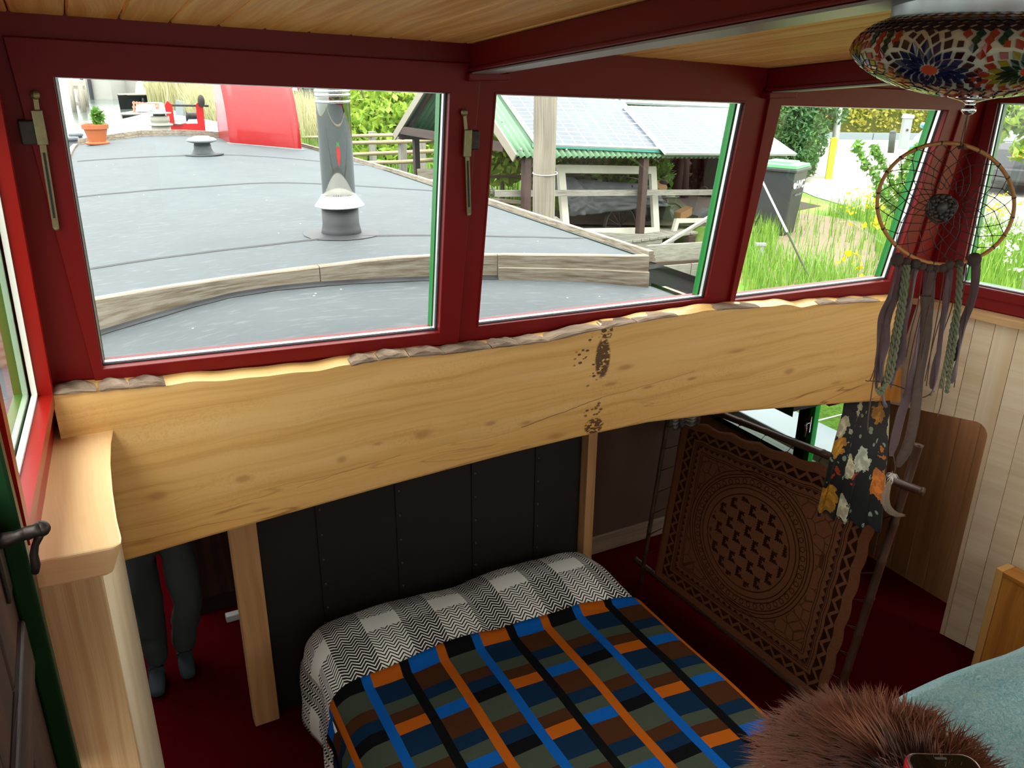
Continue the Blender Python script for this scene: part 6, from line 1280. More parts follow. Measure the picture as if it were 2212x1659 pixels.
# ================================================================ OUTSIDE: further things on the bank, road and river
def leaves(name, label, cat, blobs, n, size, mat, stems=None, stemmat=None, group=None, flatten=1.6, shell=.55, base=None):
    c = np.mean([np.array(p[0]) for p in blobs], 0); o = thing(name, label, cat, (c[0], c[1], GZ) if base is None else base, group)
    b = MB(); leafcloud(b, blobs, n, size, RNG, long=flatten, shell=shell); b.build('foliage', mat, o, kind='stuff')
    if stems:
        b = MB()
        for a in stems: b.tube(crom(a[0], 4), list(np.linspace(a[1], a[1]*.3, (len(a[0])-1)*4+1)), 6)
        b.build('branches', stemmat, o, smooth=True)
    return o
BRK = flat('grey_brown_bark', '#6a5a48', .9, var=.3, vscale=10, bump=.3)
def upto(p, z=GZ): return np.array([p[0], p[1], z])
# big elder bush beyond the gangway
def bl(x, y, d, r): return (atD(x, y, d), r)
c0 = atD(850, 300, 19)
leaves('elder_bush', 'large bright yellow green bush between the flue pipe and the shed gable', 'bush', [bl(800, 230, 19, (.8, .8, .5)), bl(860, 215, 19.5, (.8, .9, .6)), bl(920, 235, 19, (.7, .7, .6)), bl(780, 285, 18.5, (.7, .7, .5)), bl(835, 275, 18.5, (.7, .7, .55)), bl(900, 275, 18.5, (.7, .7, .5)), bl(800, 340, 18, (.8, .7, .5)), bl(860, 330, 18.5, (.8, .7, .45)), bl(760, 235, 19.5, (.5, .6, .5)), bl(920, 325, 18.5, (.6, .6, .5)), bl(830, 180, 19.5, (.7, .7, .4)), bl(900, 180, 19.5, (.7, .7, .4))], 7000, .14, LEAF_Y,
       [([upto(c0)+np.array([.3*k, .1*k, 0]), c0+np.array([.2*k, 0, -.6]), c0+np.array([.45*k, .1, .5]), c0+np.array([.6*k, .1, 1.3])], .05) for k in (-1.2, -.4, .3, 1)], BRK, shell=.25)
leaves('elder_bush', 'bright green bush seen below the green roof sheet beside the first shed post', 'bush', [bl(1085, 330, 13.5, (.6, .5, .5)), bl(1060, 300, 14, (.6, .5, .5)), bl(1110, 300, 14, (.4, .5, .4)), bl(1080, 270, 14, (.5, .5, .4))], 2600, .12, LEAF_Y, [([upto(atD(1085, 400, 13.5)), atD(1085, 360, 13.5), atD(1080, 320, 13.5)], .05)], BRK, shell=.25)
leaves('yellow_flowering_bush', 'low bush with yellow flowers seen under the solar panels', 'bush', [bl(1230, 345, 14, (.6, .5, .4)), bl(1290, 350, 14, (.6, .5, .4)), bl(1350, 350, 14, (.6, .5, .45)), bl(1260, 390, 14, (.6, .5, .4)), bl(1340, 395, 14, (.6, .5, .4)), bl(1400, 380, 14, (.4, .5, .4))], 3600, .085, LEAF_G, shell=.3)
flowers('yellow_bank_flowers', 'scattered yellow flowers on the bank behind the tarpaulin', [(6.2, 12.6), (8.5, 12.3), (8.5, 13.5), (6.4, 13.8)], 90, 1.1, YEL, .035)
# conifer
cp = atD(1740, 300, 18.5)
leaves('conifer', 'dark green lumpy conifer behind the bin', 'tree', [bl(1700, 260, 18, (.62, .6, .7)), bl(1735, 300, 18, (.5, .5, .62)), bl(1770, 235, 18.3, (.62, .6, .5)), bl(1715, 330, 17.8, (.42, .5, .5)), bl(1720, 200, 18.4, (.9, .8, .7)), bl(1780, 180, 18.6, (.9, .8, .6)), bl(1690, 300, 18.2, (.5, .5, .6)), bl(1640, 280, 18.5, (.7, .6, .8)), bl(1735, 355, 17.6, (.28, .3, .3)), bl(1560, 330, 17, (.9, .6, .7)), bl(1480, 345, 17, (.8, .6, .5)), bl(1640, 360, 17.5, (.6, .5, .6))], 26000, .05, LEAF_D, [([upto(cp), cp, cp+Zh*2], .14), ([cp-Zh*.4, atD(1775, 270, 18.2), atD(1810, 235, 18)], .06)], flat('conifer_bark', '#4a3226', .9), flatten=2.4, shell=.72)
# hedge across the road, wall in front of it
hy0, hy1 = onZ(1650, 300, GZ), onZ(2130, 305, GZ); hdv = unit(hy1-hy0); hn = unit(np.cross(Zh, hdv)); hn = hn if np.dot(hn, CAM-hy0) < 0 else -hn
b = MB(); L_ = np.linalg.norm(hy1-hy0)+3
blobs = [(hy0+hdv*t+hn*.9+Zh*z, (.8, .6, .55)) for t in np.arange(-1, L_, .8) for z in (.65, 1.2, 1.7, 2.2)]
hb_ = MB(); hb_.bar(hy0-hdv*1.2+hn*1.0+Zh*1.1, hy0+hdv*(L_+.5)+hn*1.0+Zh*1.1, .7, 2.6, Zh)
o = leaves('hedge', 'long yellow green clipped hedge across the road', 'hedge', blobs, 22000, .12, LEAF_H, flatten=1.3, shell=.75); hb_.build('hedge_core', flat('hedge_core', '#6b6a24', .9, var=.4, vscale=9), o)
wl = thing('barrier_wall', 'low pale grey concrete barrier with dark patches in front of the hedge', 'barrier', hy0); WLM = NG('flaking_barrier_paint'); _w = WLM.noise(WLM.map(WLM.obj(), (.5, .5, 2)), 2.2, 3); WLM = WLM.fin(WLM.mix(WLM.smooth(_w, .66, .70), '#8f9aa4', '#4a535c'), .8)
zt_w = onPl(1800, 286, hy0, hn)[2]
for k in range(int(L_/2.4)+1): b = MB(); a = hy0+hdv*(2.4*k-1.2); b.bar(a+hdv*.01+Zh*(zt_w-GZ)/2, a+hdv*2.39+Zh*(zt_w-GZ)/2, .15, zt_w-GZ, Zh); b.build('segment', WLM, wl, bevel=.01)
# street things
def pole_(name, label, cat, px0, px1, r, mat, top=None):
    a = onZ(*px0, GZ); c = onPl(px1[0], px1[1], a, unit(np.array([_f[0], _f[1], 0]))); o = thing(name, label, cat, a); b = MB(); b.tube([a-Zh*.02, c], r, 10); b.build('shaft', mat, o, smooth=True); return o, a, c
LAMPG = flat('pale_grey_pole_metal', '#c9cdd0', .4, .3)
o, a, c = pole_('lamp_post', 'white lamp post standing behind the yellow marker', 'post', (1795, 383), (1822, 150), .075, LAMPG); b = MB(); b.lathe(a, [(.12, 0), (.12, .1), (.09, .5), (.075, .52)], 14); b.build('base', LAMPG, o)
ya, yc = onZ(1789, 388, GZ), None; fhn = unit(np.array([_f[0], _f[1], 0])); yc = onPl(1800, 297, ya, fhn); ym = thing('marker_post', 'bright yellow marker post at the roadside in front of the white lamp post', 'post', ya); YM = flat('yellow_plastic', '#f2ee2a', .5)
b = MB(); b.bar(ya, (ya[0], ya[1], yc[2]), .14, .05, fhn); b.build('panel', YM, ym, bevel=.008); b = MB(); b.bar((ya[0]-fhn[0]*.03, ya[1]-fhn[1]*.03, yc[2]-.22), (ya[0]-fhn[0]*.03, ya[1]-fhn[1]*.03, yc[2]-.02), .10, .01, fhn); b.build('label_plate', flat('amber_label', '#d8c800', .4), ym)
o, a, c = pole_('bollard', 'short dark bollard beside the charging post', 'bollard', (1924, 331), (1929, 285), .09, flat('dark_bollard', '#33343a', .6)); b = MB(); b.lathe(c, [(.09, -.02), (.095, 0), (.06, .04), (0, .05)], 12); b.build('cap', flat('dark_bollard_top', '#44454b', .6), o)
ca = onZ(1949, 322, GZ); ct = onPl(1964, 246, ca, fhn); cg = thing('charging_post', 'grey car charging post with a slanted head', 'charging post', ca); b = MB(); b.bar(ca, (ca[0], ca[1], ct[2]-.12), .24, .2, fhn); b.build('column', flat('grey_charger', '#a5abb0', .4), cg, bevel=.02)
b = MB(); b.prism([np.array([ca[0], ca[1], ct[2]-.12])+Rh*x+Zh*z-fhn*.12 for x, z in [(-.14, 0), (.14, 0), (.14, .10), (-.10, .13)]], [np.array([ca[0], ca[1], ct[2]-.12])+Rh*x+Zh*z+fhn*.12 for x, z in [(-.14, 0), (.14, 0), (.14, .10), (-.10, .13)]]); b.build('head', flat('pale_charger_head', '#d5d9dc', .4), cg)
b = MB(); b.sphere(np.array([ca[0], ca[1], ct[2]-.45])-fhn*.12, .035, 10, 6); b.build('socket', BLACKRUB, cg)
# wheelie bin with green lid
def binn(label, pbase, px_top, fdir, h, body, lid, text=None, group=None):
    f1 = unit(fdir); s1 = unit(np.cross(Zh, f1)); o = thing('wheelie_bin', label, 'bin', pbase, group); w0, w1, d0, d1 = .21, .27, .22, .30
    b = MB(); q0 = [pbase+s1*a*w0+f1*c*d0 for a, c in ((-1, -1), (1, -1), (1, 1), (-1, 1))]; q1 = [pbase+Zh*h*.9+s1*a*w1+f1*c*d1 for a, c in ((-1, -1), (1, -1), (1, 1), (-1, 1))]; b.prism(q1, q0); b.build('body', body, o, bevel=.02)
    b = MB(); q1 = [pbase+Zh*h*.88+s1*a*.30+f1*c*.335 for a, c in ((-1, -1), (1, -1), (1, 1), (-1, 1))]; b.prism([p+Zh*.045 for p in q1], q1); b.build('rim', body, o, bevel=.01)
    b = MB(); zl = h*.88+.047; P = [(.28, .32, zl), (.27, .31, zl+.05), (.17, .2, zl+.06), (.16, .19, zl+.085)]
    rings_ = [[pbase+Zh*z+s1*a*w+f1*c*d for a, c in ((-1, -1), (1, -1), (1, 1), (-1, 1))] for w, d, z in P]
    for i in range(3):
        for j in range(4): j2 = (j+1) % 4; b.face([rings_[i][j], rings_[i][j2], rings_[i+1][j2], rings_[i+1][j]])
    b.face(rings_[3]); b.face(rings_[0][::-1]); b.build('lid', lid, o, bevel=.008)
    b = MB(); b.tube([pbase+Zh*(h*.95)-f1*.36-s1*.22, pbase+Zh*(h*.97)-f1*.38, pbase+Zh*(h*.95)-f1*.36+s1*.22], .016, 8); b.build('handle', body, o, smooth=True)
    for sg in (-1, 1): b = MB(); b.lathe(pbase+s1*.25*sg-f1*.2+Zh*.1, [(0, -.03), (.1, -.03), (.1, .03), (0, .03)], 18, ax=s1); b.build('wheel', TYRE, o)
    return o, f1, s1
BINB = flat('dark_grey_bin_plastic', '#3c4142', .5, var=.1, vscale=5); LIDG = flat('green_lid_plastic', '#5fae72', .4)
bp = onZ(1672, 503, GZ); fd_ = unit(Rh*.78-Fh*.62); hbin = 1.06
o, f1, s1 = binn('dark wheelie bin with a green lid and white letters under the conifer', bp, None, fd_, hbin, BINB, LIDG)
def text(body, name, c, right, up, size, mat, parent, ext=.002, bold=False):
    cu = bpy.data.curves.new(name+'_font', 'FONT'); cu.body = body; cu.size = size; cu.extrude = ext; cu.align_x = 'CENTER'; cu.align_y = 'CENTER'; cu.materials.append(mat); 
    if bold: cu.offset = size*.03
    t0 = bpy.data.objects.new(name+'_font', cu); COL.objects.link(t0); bpy.context.view_layer.update(); me = bpy.data.meshes.new_from_object(t0.evaluated_get(bpy.context.evaluated_depsgraph_get())); bpy.data.objects.remove(t0); bpy.data.curves.remove(cu)
    t = bpy.data.objects.new(name, me); COL.objects.link(t); r_, u_ = unit(right), unit(up); n_ = np.cross(r_, u_)
    m4 = Matrix(((r_[0], u_[0], n_[0], c[0]), (r_[1], u_[1], n_[1], c[1]), (r_[2], u_[2], n_[2], c[2]), (0, 0, 0, 1)))
    t.parent = parent; t.matrix_parent_inverse = _wm(parent).inverted(); t.matrix_basis = m4; return t
tl_ = unit(f1*(.30-.22)*-1+Zh*hbin*.9)    # slope of the front face
upv = unit(np.array([0, 0, hbin*.9])+f1*(.30-.22)); PW = flat('white_print', '#f2f2f0', .5)
fc = bp+Zh*hbin*.70+f1*(.22+.08*.70/.9+.006)
text('HVC', 'lettering', fc+s1*.03, s1, upv, .16, PW, o, bold=True); b = MB(); b.lathe(fc-s1*.19, [(0, 0), (.045, 0), (.045, .004), (0, .004)], 18, ax=f1); b.build('logo_disc', PW, o)
b = MB()
for k in range(5): q = fc-Zh*.14+s1*(-.11+.055*k); b.obox(q, (s1, upv, f1), (.016, .018 if k % 2 else .010, .002))
b.build('small_print', flat('faded_print', '#8a8f8e', .6), o, kind='stuff')
bp2 = SV(1545, 500, 2.0); bp2[2] = GZ
binn('black wheelie bin in the shade behind the bicycle, cut off by the window post', bp2, None, fd_, 1.3, flat('black_bin_plastic', '#202224', .5), flat('black_lid', '#26282a', .4))
# ---- cars
def car(label, base, head, paint_, L=4.1, Wd=1.72, H=1.5, plate=None, plate_end='rear', hatch=True):
    f1 = unit(np.array([head[0], head[1], 0])); s1 = np.array([-f1[1], f1[0], 0]); o = thing('car', label, 'car', base)
    at_ = lambda x, y, z: base+f1*x+s1*y+Zh*z
    h = L/2
    prof = [(-h, .32), (-h-.02, .55), (-h+.02, .88), (-h+.08, 1.0), (-h+.38, H-.06), (-h+.8, H), (.0, H), (.55, H-.10), (1.15, .98), (h-.25, .80), (h, .62), (h, .34), (h-.1, .22), (-h+.1, .22)]
    b = MB(); secs = [(-Wd/2+.0, .0), (-Wd/2+.04, .0)]
    def sect(y, ins): 
        out = []
        for x, z in prof: k = max(0, (z-.9)/(H-.9)); out.append((x*(1-.0*ins), y*(1-.20*k), z))
        return out
    ys = [-Wd/2, -Wd/2+.08, 0, Wd/2-.08, Wd/2]; S_ = []
    for i, y in enumerate(ys):
        sq = sect(y, 0); e = .05 if i in (0, 4) else 0; S_.append([at_(x*(1-e*.6), yy, z-(.03 if i in (0, 4) and z > .5 else 0)) for x, yy, z in sq])
    n = len(prof)
    for i in range(4):
        for j in range(n): j2 = (j+1) % n; b.face([S_[i][j], S_[i][j2], S_[i+1][j2], S_[i+1][j]])
    b.face(S_[0][::-1]); b.face(S_[-1]); b.build('body', paint_, o, weld=True, bevel=.03)
    GL = flat('car_glass', '#2b3a40', .05, spec=.8)
    def pane(pts, nm='window'): b = MB(); pts = [np.array(p) for p in pts]; nn = unit(np.cross(pts[1]-pts[0], pts[2]-pts[0])); cc = sum(pts)/len(pts); nn = nn if np.dot(nn, cc-at_(0, 0, .8)) > 0 else -nn; b.prism([p+nn*.012 for p in pts], [p-nn*.02 for p in pts]); b.build(nm, GL, o, bevel=.004)
    for sg in (-1, 1):
        yw = lambda z: sg*Wd/2*(1-.20*max(0, (z-.9)/(H-.9)))
        for x0, x1, t0, t1 in [(-h+.30, -.35, -h+.55, -.30), (-.28, .95, -.24, .50)]: pane([at_(x0, yw(.97), .97), at_(x1, yw(.97), .97), at_(t1, yw(H-.13), H-.13), at_(t0, yw(H-.13), H-.13)])
        for x in (-h+.72, h-.78):
            b = MB(); b.lathe(at_(x, sg*(Wd/2-.10), .31), [(0, -.10), (.25, -.10), (.31, -.07), (.31, .07), (.25, .10), (0, .10)], 24, ax=s1); w = b.build('wheel', TYRE, o); b = MB(); b.lathe(at_(x, sg*(Wd/2-.10), .31), [(0, -.105), (.2, -.105), (.2, .105), (0, .105)], 18, ax=s1); b.build('hub_cap', flat('wheel_hub', '#9a9c9e', .4, .6), w)
        b = MB(); b.box((0, 0, 0), (.01, .01, .01)); b = MB(); b.obox(at_(-h+.10, sg*(Wd/2-.13), 1.0), (f1, s1, Zh), (.07, .07, .20)); b.build('tail_light', flat('red_tail_light', '#b3202a', .2), o, bevel=.02)
        b = MB(); b.obox(at_(h-.13, sg*(Wd/2-.28), .70), (f1, s1, Zh), (.12, .20, .07)); b.build('headlight', flat('headlight_lens', '#dfe6e8', .1), o, bevel=.03)
        b = MB(); b.sphere(at_(.75, sg*(Wd/2+.08), 1.0), (.08, .08, .07), 8, 6); b.build('mirror', paint_, o, smooth=True)
    pane([at_(-h+.10, -.6, 1.02), at_(-h+.10, .6, 1.02), at_(-h+.36, .52, H-.10), at_(-h+.36, -.52, H-.10)], 'rear_window'); pane([at_(1.12, -.66, 1.0), at_(1.12, .66, 1.0), at_(.58, .56, H-.13), at_(.58, -.56, H-.13)], 'windscreen')
    for sg, nm in ((-1, 'rear_bumper'), (1, 'front_bumper')): b = MB(); b.obox(at_(sg*(h+.01), 0, .42), (f1, s1, Zh), (.07, Wd/2-.04, .13)); b.build(nm, flat('dark_bumper', '#3a3d40', .5) if nm == 'rear_bumper' else paint_, o, bevel=.04)
    b = MB(); b.obox(at_(h+.07, 0, .62), (f1, s1, Zh), (.02, .42, .05)); b.build('grille', BLACKRUB, o, bevel=.01)
    if plate:
        sg = -1 if plate_end == 'rear' else 1; z = .80 if sg < 0 else .42; pc_ = at_(sg*(h+.035 if sg < 0 else h+.09), .0, z); b = MB(); b.obox(pc_, (f1, s1, Zh), (.012, .26, .058)); pl_ = b.build('number_plate', flat('amber_number_plate', '#f0a81c', .4), o, bevel=.004)
        text(plate, 'plate_lettering', pc_+f1*sg*.014, s1*sg, Zh, .105, flat('plate_black', '#141414', .5), pl_, .001, True)
    return o
BLUEC = flat('light_blue_car_paint', '#62b6d2', .2, .1, coat=.6); DARKC = flat('charcoal_car_paint', '#3b3e42', .25, .2, coat=.6)
cb_ = onZ(1985, 372, GZ); car('light blue car parked facing the boat, seen through the dream catcher', cb_+unit(Rh*.75+Fh*.85)*1.2+Rh*.75, -Rh*.62-Fh*.75, BLUEC, plate='42-KSX', plate_end='front', H=1.52)
kb = onZ(2200, 428, GZ); hk_ = unit(Rh*.55+Fh*.83); car('charcoal hatchback parked on the paving, seen through the right hand window', kb+hk_*1.95, hk_, DARKC, plate='89-NY-RD', H=1.5, L=3.9)
fb = onZ(676, 236, GZ+.1); car('dark car parked on the far road right of the red hatch hood', fb+Rh*1.2, Rh*.9+Fh*.45, flat('dark_blue_car_paint', '#2c3440', .25, .2, coat=.5), H=1.55)
wc = atD(900, 270, 30); car('white car half hidden behind the bright bush', upto(wc), Rh*.9+Fh*.3, flat('white_car_paint', '#d8dcde', .25, coat=.5), H=1.5)
# young tree branch and twiggy shrub by the road
def twig(label, stems, n, size, mat, name='shrub'):
    blobs = []
    for P, r in stems:
        Q = crom(P, 4)
        for q in Q[2:]: blobs.append((q, (r, r, r)))
    return leaves(name, label, 'shrub', blobs, n, size, mat, [(P, .012) for P, r in stems], BRK, shell=.1)
d_ = 9.5
def dq(*pts): return [atD(x, y, d_) for x, y in pts]
sb = upto(atD(1950, 520, d_))
twig('twiggy young shrub with small leaves growing before the blue car', [([sb]+dq((1935, 470), (1905, 410), (1872, 355), (1850, 312)), .07), ([sb]+dq((1945, 450), (1925, 390), (1900, 340), (1888, 325)), .06), ([sb]+dq((1950, 450), (1945, 400), (1960, 350), (1990, 315)), .07), ([sb]+dq((1948, 480), (1925, 440), (1895, 415)), .06), ([sb]+dq((1955, 460), (1965, 420), (1975, 390)), .06)], 1500, .045, LEAF_G)
d_ = 6.5
twig('leafy young tree at the right hand window before the charcoal car', [([upto(atD(2320, 520, d_))]+dq((2300, 400), (2250, 290), (2190, 265), (2160, 285)), .11), ([upto(atD(2320, 520, d_))]+dq((2290, 330), (2230, 250), (2180, 240)), .12), (dq((2290, 330), (2240, 310), (2205, 320), (2195, 330)), .07)], 620, .055, LEAF_Y, 'young_tree')
gp = onZ(2180, 660, GZ); gpo = thing('fence_post', 'grey weathered post in the grass at the right hand window', 'post', (gp[0], gp[1], GZ)); b = MB(); tp2 = onPl(2205, 500, gp, fhn); b.bar(onZ(2212, 660, GZ), np.array([onZ(2212, 660, GZ)[0], onZ(2212, 660, GZ)[1], tp2[2]]), .11, .09, fhn); b.build('shaft', GREYWOOD2, gpo, bevel=.01); b = MB(); b.obox(np.array([onZ(2212, 660, GZ)[0], onZ(2212, 660, GZ)[1], tp2[2]+.012]), (Rh, Fh, Zh), (.062, .052, .012)); b.build('cap', GREYWOOD, gpo)
b = MB(); a = onZ(1640, 585, GZ); b.bar(a, a+Zh*.33, .035, .035, fhn); b.obox(a+Zh*.33-Rh*.02, (Rh, Fh, Zh), (.06, .03, .015)); o = b.build('ground_stake', LAMPG); tag(o, 'small grey metal stake with a flat top in the grass', 'stake')
b = MB(); b.tube([atD(1642, 382, 8.5), atD(1700, 500, 8.2), onZ(1755, 615, GZ)], .012, 6); o = b.build('stay_wire', flat('galvanised_wire', '#b9bcc0', .4, .5)); tag(o, 'thin pale stay wire running from the shed down into the grass', 'wire')
# ---- river: bridge, piles, boats, far bank
BRC = flat('pale_bridge_concrete', '#cfcdc6', .8, var=.06, vscale=1); br = thing('bridge', 'long pale concrete bridge across the river in the far distance', 'bridge', onZ(250, 212, WZ))
DBR = 72; pL, pR = atD(-140, 172, DBR), atD(560, 176, DBR)
b = MB(); b.bar(pL-Zh*.28, pR-Zh*.28, 4.0, .55, Zh); b.build('deck', BRC, br); b = MB(); b.bar(pL+Zh*.35-Fh*1.9, pR+Zh*.35-Fh*1.9, .06, .06); b.build('rail', LAMPG, br)
for k in range(30): b = MB(); a = lerp(pL, pR, (k+.5)/30)-Fh*1.9; b.bar(a, a+Zh*.36, .05, .05, Fh); b.build('railing_post', LAMPG, br)
pa = onZ(248, 212, WZ); b = MB(); b.obox((pa[0], pa[1], 1.0), (Rh, Fh, Zh), (.85, 2.2, 1.0)); b.build('pier', CONC, br); b = MB(); b.obox(upto(onZ(312, 213, WZ)+Fh*2.5, 1.0), (Rh, Fh, Zh), (1.5, 2.0, 1.0)); b.build('abutment', CONC, br)
for dx in (-.62, -.3): b = MB(); a = pa+Rh*dx*1.6-Fh*2.4; b.tube([a-Zh*.1, upto(a, 1.7)], .12, 8); b.build('fender_pile', flat('dark_pile', '#3a3c40', .8), br)
DW = wood('bleached_pile', '#b9b2a4', '#8f8778', 1, 10, .6, .85); dl2 = thing('dolphin_piles', 'group of bleached wooden mooring piles standing in the river', 'mooring piles', onZ(165, 240, WZ))
for (x0, y0, x1, y1) in [(150, 171, 161, 242), (166, 172, 174, 231), (170, 172, 182, 242), (179, 173, 188, 230)]:
    a = onZ(x1, y1, WZ); t = onPl(x0, y0, a, fhn); b = MB(); b.tube([a-Zh*.4, t], .135, 8); b.build('pile', DW, dl2, smooth=True)
for y in (188, 224): a = onPl(158, y, onZ(165, 240, WZ), fhn); c = onPl(182, y+1, onZ(165, 240, WZ), fhn); b = MB(); b.bar(a, c, .14, .2); b.build('cross_beam', DW, dl2)
a = onZ(121, 208, WZ); b = MB(); b.tube([a-Zh*.2, upto(a, 1.75)], .22, 8); o = b.build('channel_pile', flat('dark_channel_pile', '#5f6266', .8), smooth=True); tag(o, 'dark lone pile in the water at the window edge', 'pile')
def boat(label, base, head, L, B_, H, hullm, topm, cabin):
    f1 = unit(head); s1 = np.array([-f1[1], f1[0], 0]); o = thing('boat', label, 'boat', base); at_ = lambda x, y, z: base+f1*x+s1*y+Zh*z
    def hw(x): t = (x+L/2)/L; return B_/2*(min(1, 1.25*(1-t)**.55)) if t < 1 else 0
    b = MB(); b.grid(lambda u, v: (lambda x: at_(x+.12*v*L/8*max(0, u-.5), (hw(x)*(.72+.28*v))*1.0, -.1+(H+.35*max(0, u-.4)**2*H)*v+.1))(-L/2+L*u), 16, 4); b.grid(lambda u, v: (lambda x: at_(x+.12*v*L/8*max(0, u-.5), -(hw(x)*(.72+.28*v))*1.0, -.1+(H+.35*max(0, u-.4)**2*H)*v+.1))(-L/2+L*u), 16, 4, flip=True); b.face([at_(-L/2, s*hw(-L/2)*k, z) for s, k, z in ((-1, .72, 0), (1, .72, 0), (1, 1, H), (-1, 1, H))]); b.build('hull', hullm, o, smooth=True)
    b = MB(); b.grid(lambda u, v: (lambda x: at_(x, (v*2-1)*hw(x)*.98, H+.3*H*max(0, u-.4)**2))(-L/2+L*u), 16, 4); b.build('deck', topm, o, smooth=True)
    b = MB(); P = [(hw(x)*1.02, x, H+.3*H*max(0, (x+L/2)/L-.4)**2+.02) for x in np.linspace(-L/2, L/2, 14)]; b.tube([at_(x, y, z) for y, x, z in P]+[at_(x, -y, z) for y, x, z in P[::-1]], .05, 6); b.build('rub_rail', flat('pale_rub_rail', '#d8c9b4', .6), o)
    x0, x1, w, hh = cabin; c_ = [(x0, w*.95, H), (x1, w*.8, H+.05), (x1-.25*hh, w*.7, H+hh*.86), (x0+.15*hh, w*.8, H+hh)]
    b = MB(); b.prism([at_(x, y, z) for x, y, z in c_], [at_(x, -y, z) for x, y, z in c_]); b.build('cabin', topm, o, bevel=.08)
    b = MB(); 
    for k in (-1, 1): b = MB(); b.obox(at_(x1-.10*hh, k*w*.36, H+hh*.5), (unit(f1+Zh*.3), s1, unit(Zh-f1*.3)), (.02, w*.3, hh*.22)); b.build('window', flat('boat_window', '#aab8bd', .1), o)
    for k in range(3): b = MB(); b.sphere(at_(L*(-.2+.25*k), hw(L*(-.2+.25*k))+.06, H*.55), (.1, .1, .2), 8, 6); b.build('fender', flat('dark_fender', '#2b2f33', .5), o, smooth=True)
    return o
NAVY = flat('black_green_hull', '#20262a', .3); BOATW = flat('white_boat_canvas', '#e9edf0', .5)
ob = onZ(288, 236, WZ); boat('larger dark hulled launch with a white canopy moored on the far bank', ob+Fh*3, -Fh*.95-Rh*.20, 6.5, 2.2, .70, NAVY, BOATW, (-2.6, .8, .85, .85))
ob = onZ(277, 270, WZ); boat('smaller dark hulled open boat with a white cabin nearer on the river', ob+Fh*1.6, -Fh*.9+Rh*.05-Rh*.1, 3.6, 1.35, .40, flat('navy_hull', '#1d2226', .25), BOATW, (-1.5, -.1, .5, .42))
pf = thing('jetty_railing', 'pale orange wooden railing on the far landing stage between the two boats', 'railing', onZ(315, 245, WZ)); OR_ = flat('faded_orange_paint', '#c98468', .7); DJ = 38
for k in range(9): b = MB(); x = 290+k*6.5; b.bar(atD(x, 245+k*.1, DJ), atD(x-1, 219+k*.6, DJ), .07, .05, Fh); b.build('baluster', OR_, pf)
for y in (222, 231, 243): b = MB(); b.bar(atD(286, y, DJ), atD(342, y+3, DJ), .05, .08); b.build('rail', OR_, pf)
b = MB(); b.bar(atD(286, 250, DJ), atD(420, 262, DJ), 2.0, .12); o = b.build('landing_stage', GREYWOOD); tag(o, 'grey landing stage planking under the far railing', 'landing stage')
b = MB(); b.bar(atD(345, 246, 36), atD(380, 258, 34), .8, .4); b.bar(atD(380, 240, 34), atD(397, 244, 34), .1, .9); o = b.build('harbour_box', flat('grey_box', '#9aa3a8', .7)); tag(o, 'grey storage box on the landing stage left of the windlass', 'box')
# far banks of grass and reeds
def mound(name, label, pts, h, mat, n, hg, w):
    b = MB(); c = np.mean(pts, 0); P = np.array(pts)
    b, _ = blades(b, n, [tuple(p) for p in P], hg, w, RNG); o = b.build(name, mat, kind='stuff'); return tag(o, label, 'reeds')
def quadpx(pxs, D0): return [tuple((atD(x, 200, d))[:2]) for x, d in pxs]
mound('far_reeds', 'pale plumed reeds along the far water edge behind the boats', quadpx([(318, 40), (455, 36), (455, 50), (318, 58)], 0), 0, REED, 2600, 2.0, .03)
mound('tall_reeds', 'tall pale reeds beside the windlass and the red hatch hood', quadpx([(405, 24), (475, 22), (475, 27), (405, 30)], 0), 0, REED, 2600, 1.5, .015)
mound('bank_reeds', 'yellow green reeds between the hatch hood and the flue pipe', quadpx([(628, 24), (760, 20), (760, 27), (628, 31)], 0), 0, REED, 2600, 1.25, .014)
DIKE = flat('dike_grass', '#7fae4a', .95, var=.25, vscale=1.2, bump=.5)
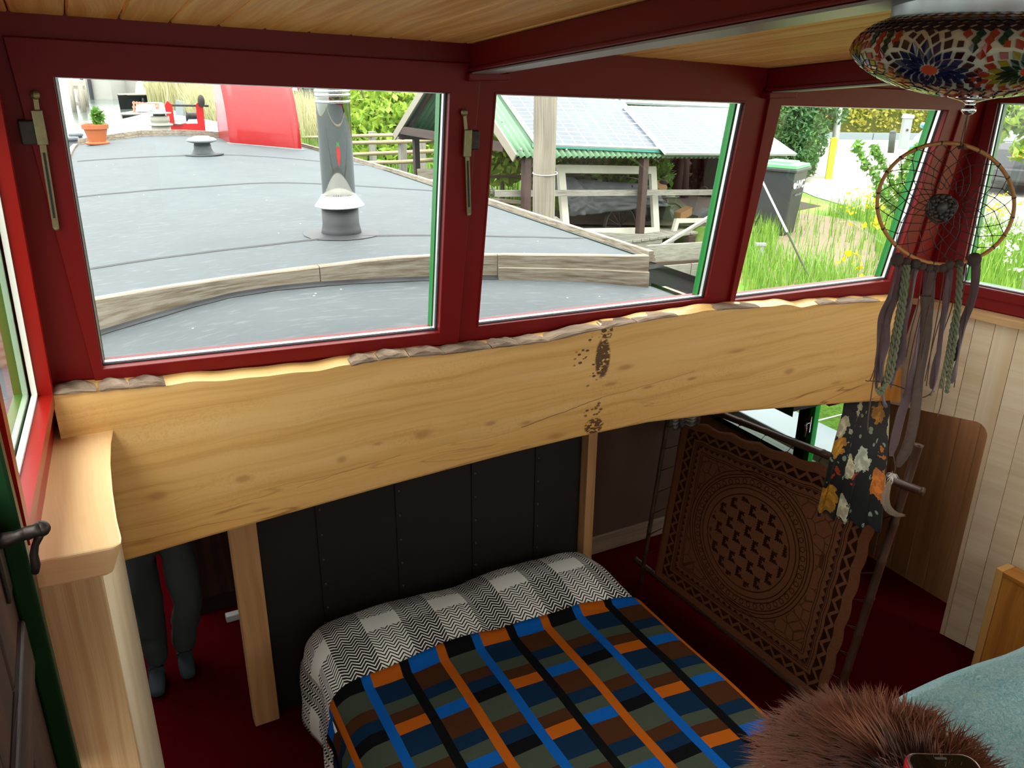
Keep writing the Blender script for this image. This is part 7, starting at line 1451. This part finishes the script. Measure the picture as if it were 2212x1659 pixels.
b = MB(); b.grid(lambda u, v: (lambda p: np.array([p[0], p[1], GZ-.1+2.0*sin(v*pi)**.8*(.35+.65*u)]))(atD(330+460*u, 200, 62+18*v)), 20, 10); b.build('ground_dike', DIKE, kind='structure', smooth=True)
leaves('far_bush', 'round green bush at the bridge end in the distance', 'bush', [bl(330, 178, 66, (1.6, 1.5, 1.2)), bl(350, 172, 66, (1.6, 1.5, 1.0))], 900, .35, LEAF_G)
leaves('far_bush', 'dark green trees beyond the far dike', 'tree', [bl(400, 166, 85, (3, 2, 1.2)), bl(440, 162, 85, (3, 2, 1.6)), bl(660, 176, 80, (4, 2, 1.2)), bl(700, 170, 80, (4, 2, 1.6)), bl(760, 168, 60, (4, 2, 2))], 1500, .5, LEAF_D)
leaves('roadside_trees', 'green trees and shrubs rising behind the shed and the bush', 'trees', [bl(960, 200, 32, (2.5, 2, 2)), bl(1040, 190, 30, (2.5, 2, 2.2)), bl(1120, 180, 30, (2.5, 2, 2)), bl(880, 160, 38, (3, 2, 2))], 2400, .3, LEAF_G, [([upto(atD(1000, 250, 31)), atD(1000, 220, 31), atD(1000, 180, 31)], .2)], BRK)
for i, (x, y, lab) in enumerate([(382, 186, 'yellow square sign with a black mark on the far dike, left one of the pair'), (393, 189, 'yellow square sign with a black mark on the far dike, right one of the pair')]):
    c = atD(x, y, 52); so = thing('river_sign', lab, 'sign', upto(c), 'yellow signs on the far dike'); b = MB(); b.obox(c, (Rh, Fh, Zh), (.15, .02, .17)); b.build('board', flat('sign_yellow', '#e8b81c', .5), so); b = MB(); b.obox(c-Fh*.025, (unit(Rh+Zh*.5), Fh, unit(Zh-Rh*.5)), (.09, .004, .03)); b.build('mark', BLACKRUB, so); b = MB(); b.tube([upto(c), c], .03, 6); b.build('post', LAMPG, so)
# white board moored outside the low cabin window
b = MB(); b.box((4.52, 3.2, .20), (5.06, 6.2, .44), 1); b.box((4.50, 3.18, .44), (5.08, 6.22, .47), 1); o = b.build('mooring_pontoon', flat('pale_pontoon', '#98a2a8', .5), bevel=.01); tag(o, 'pale pontoon floating beside the low green side window', 'pontoon')
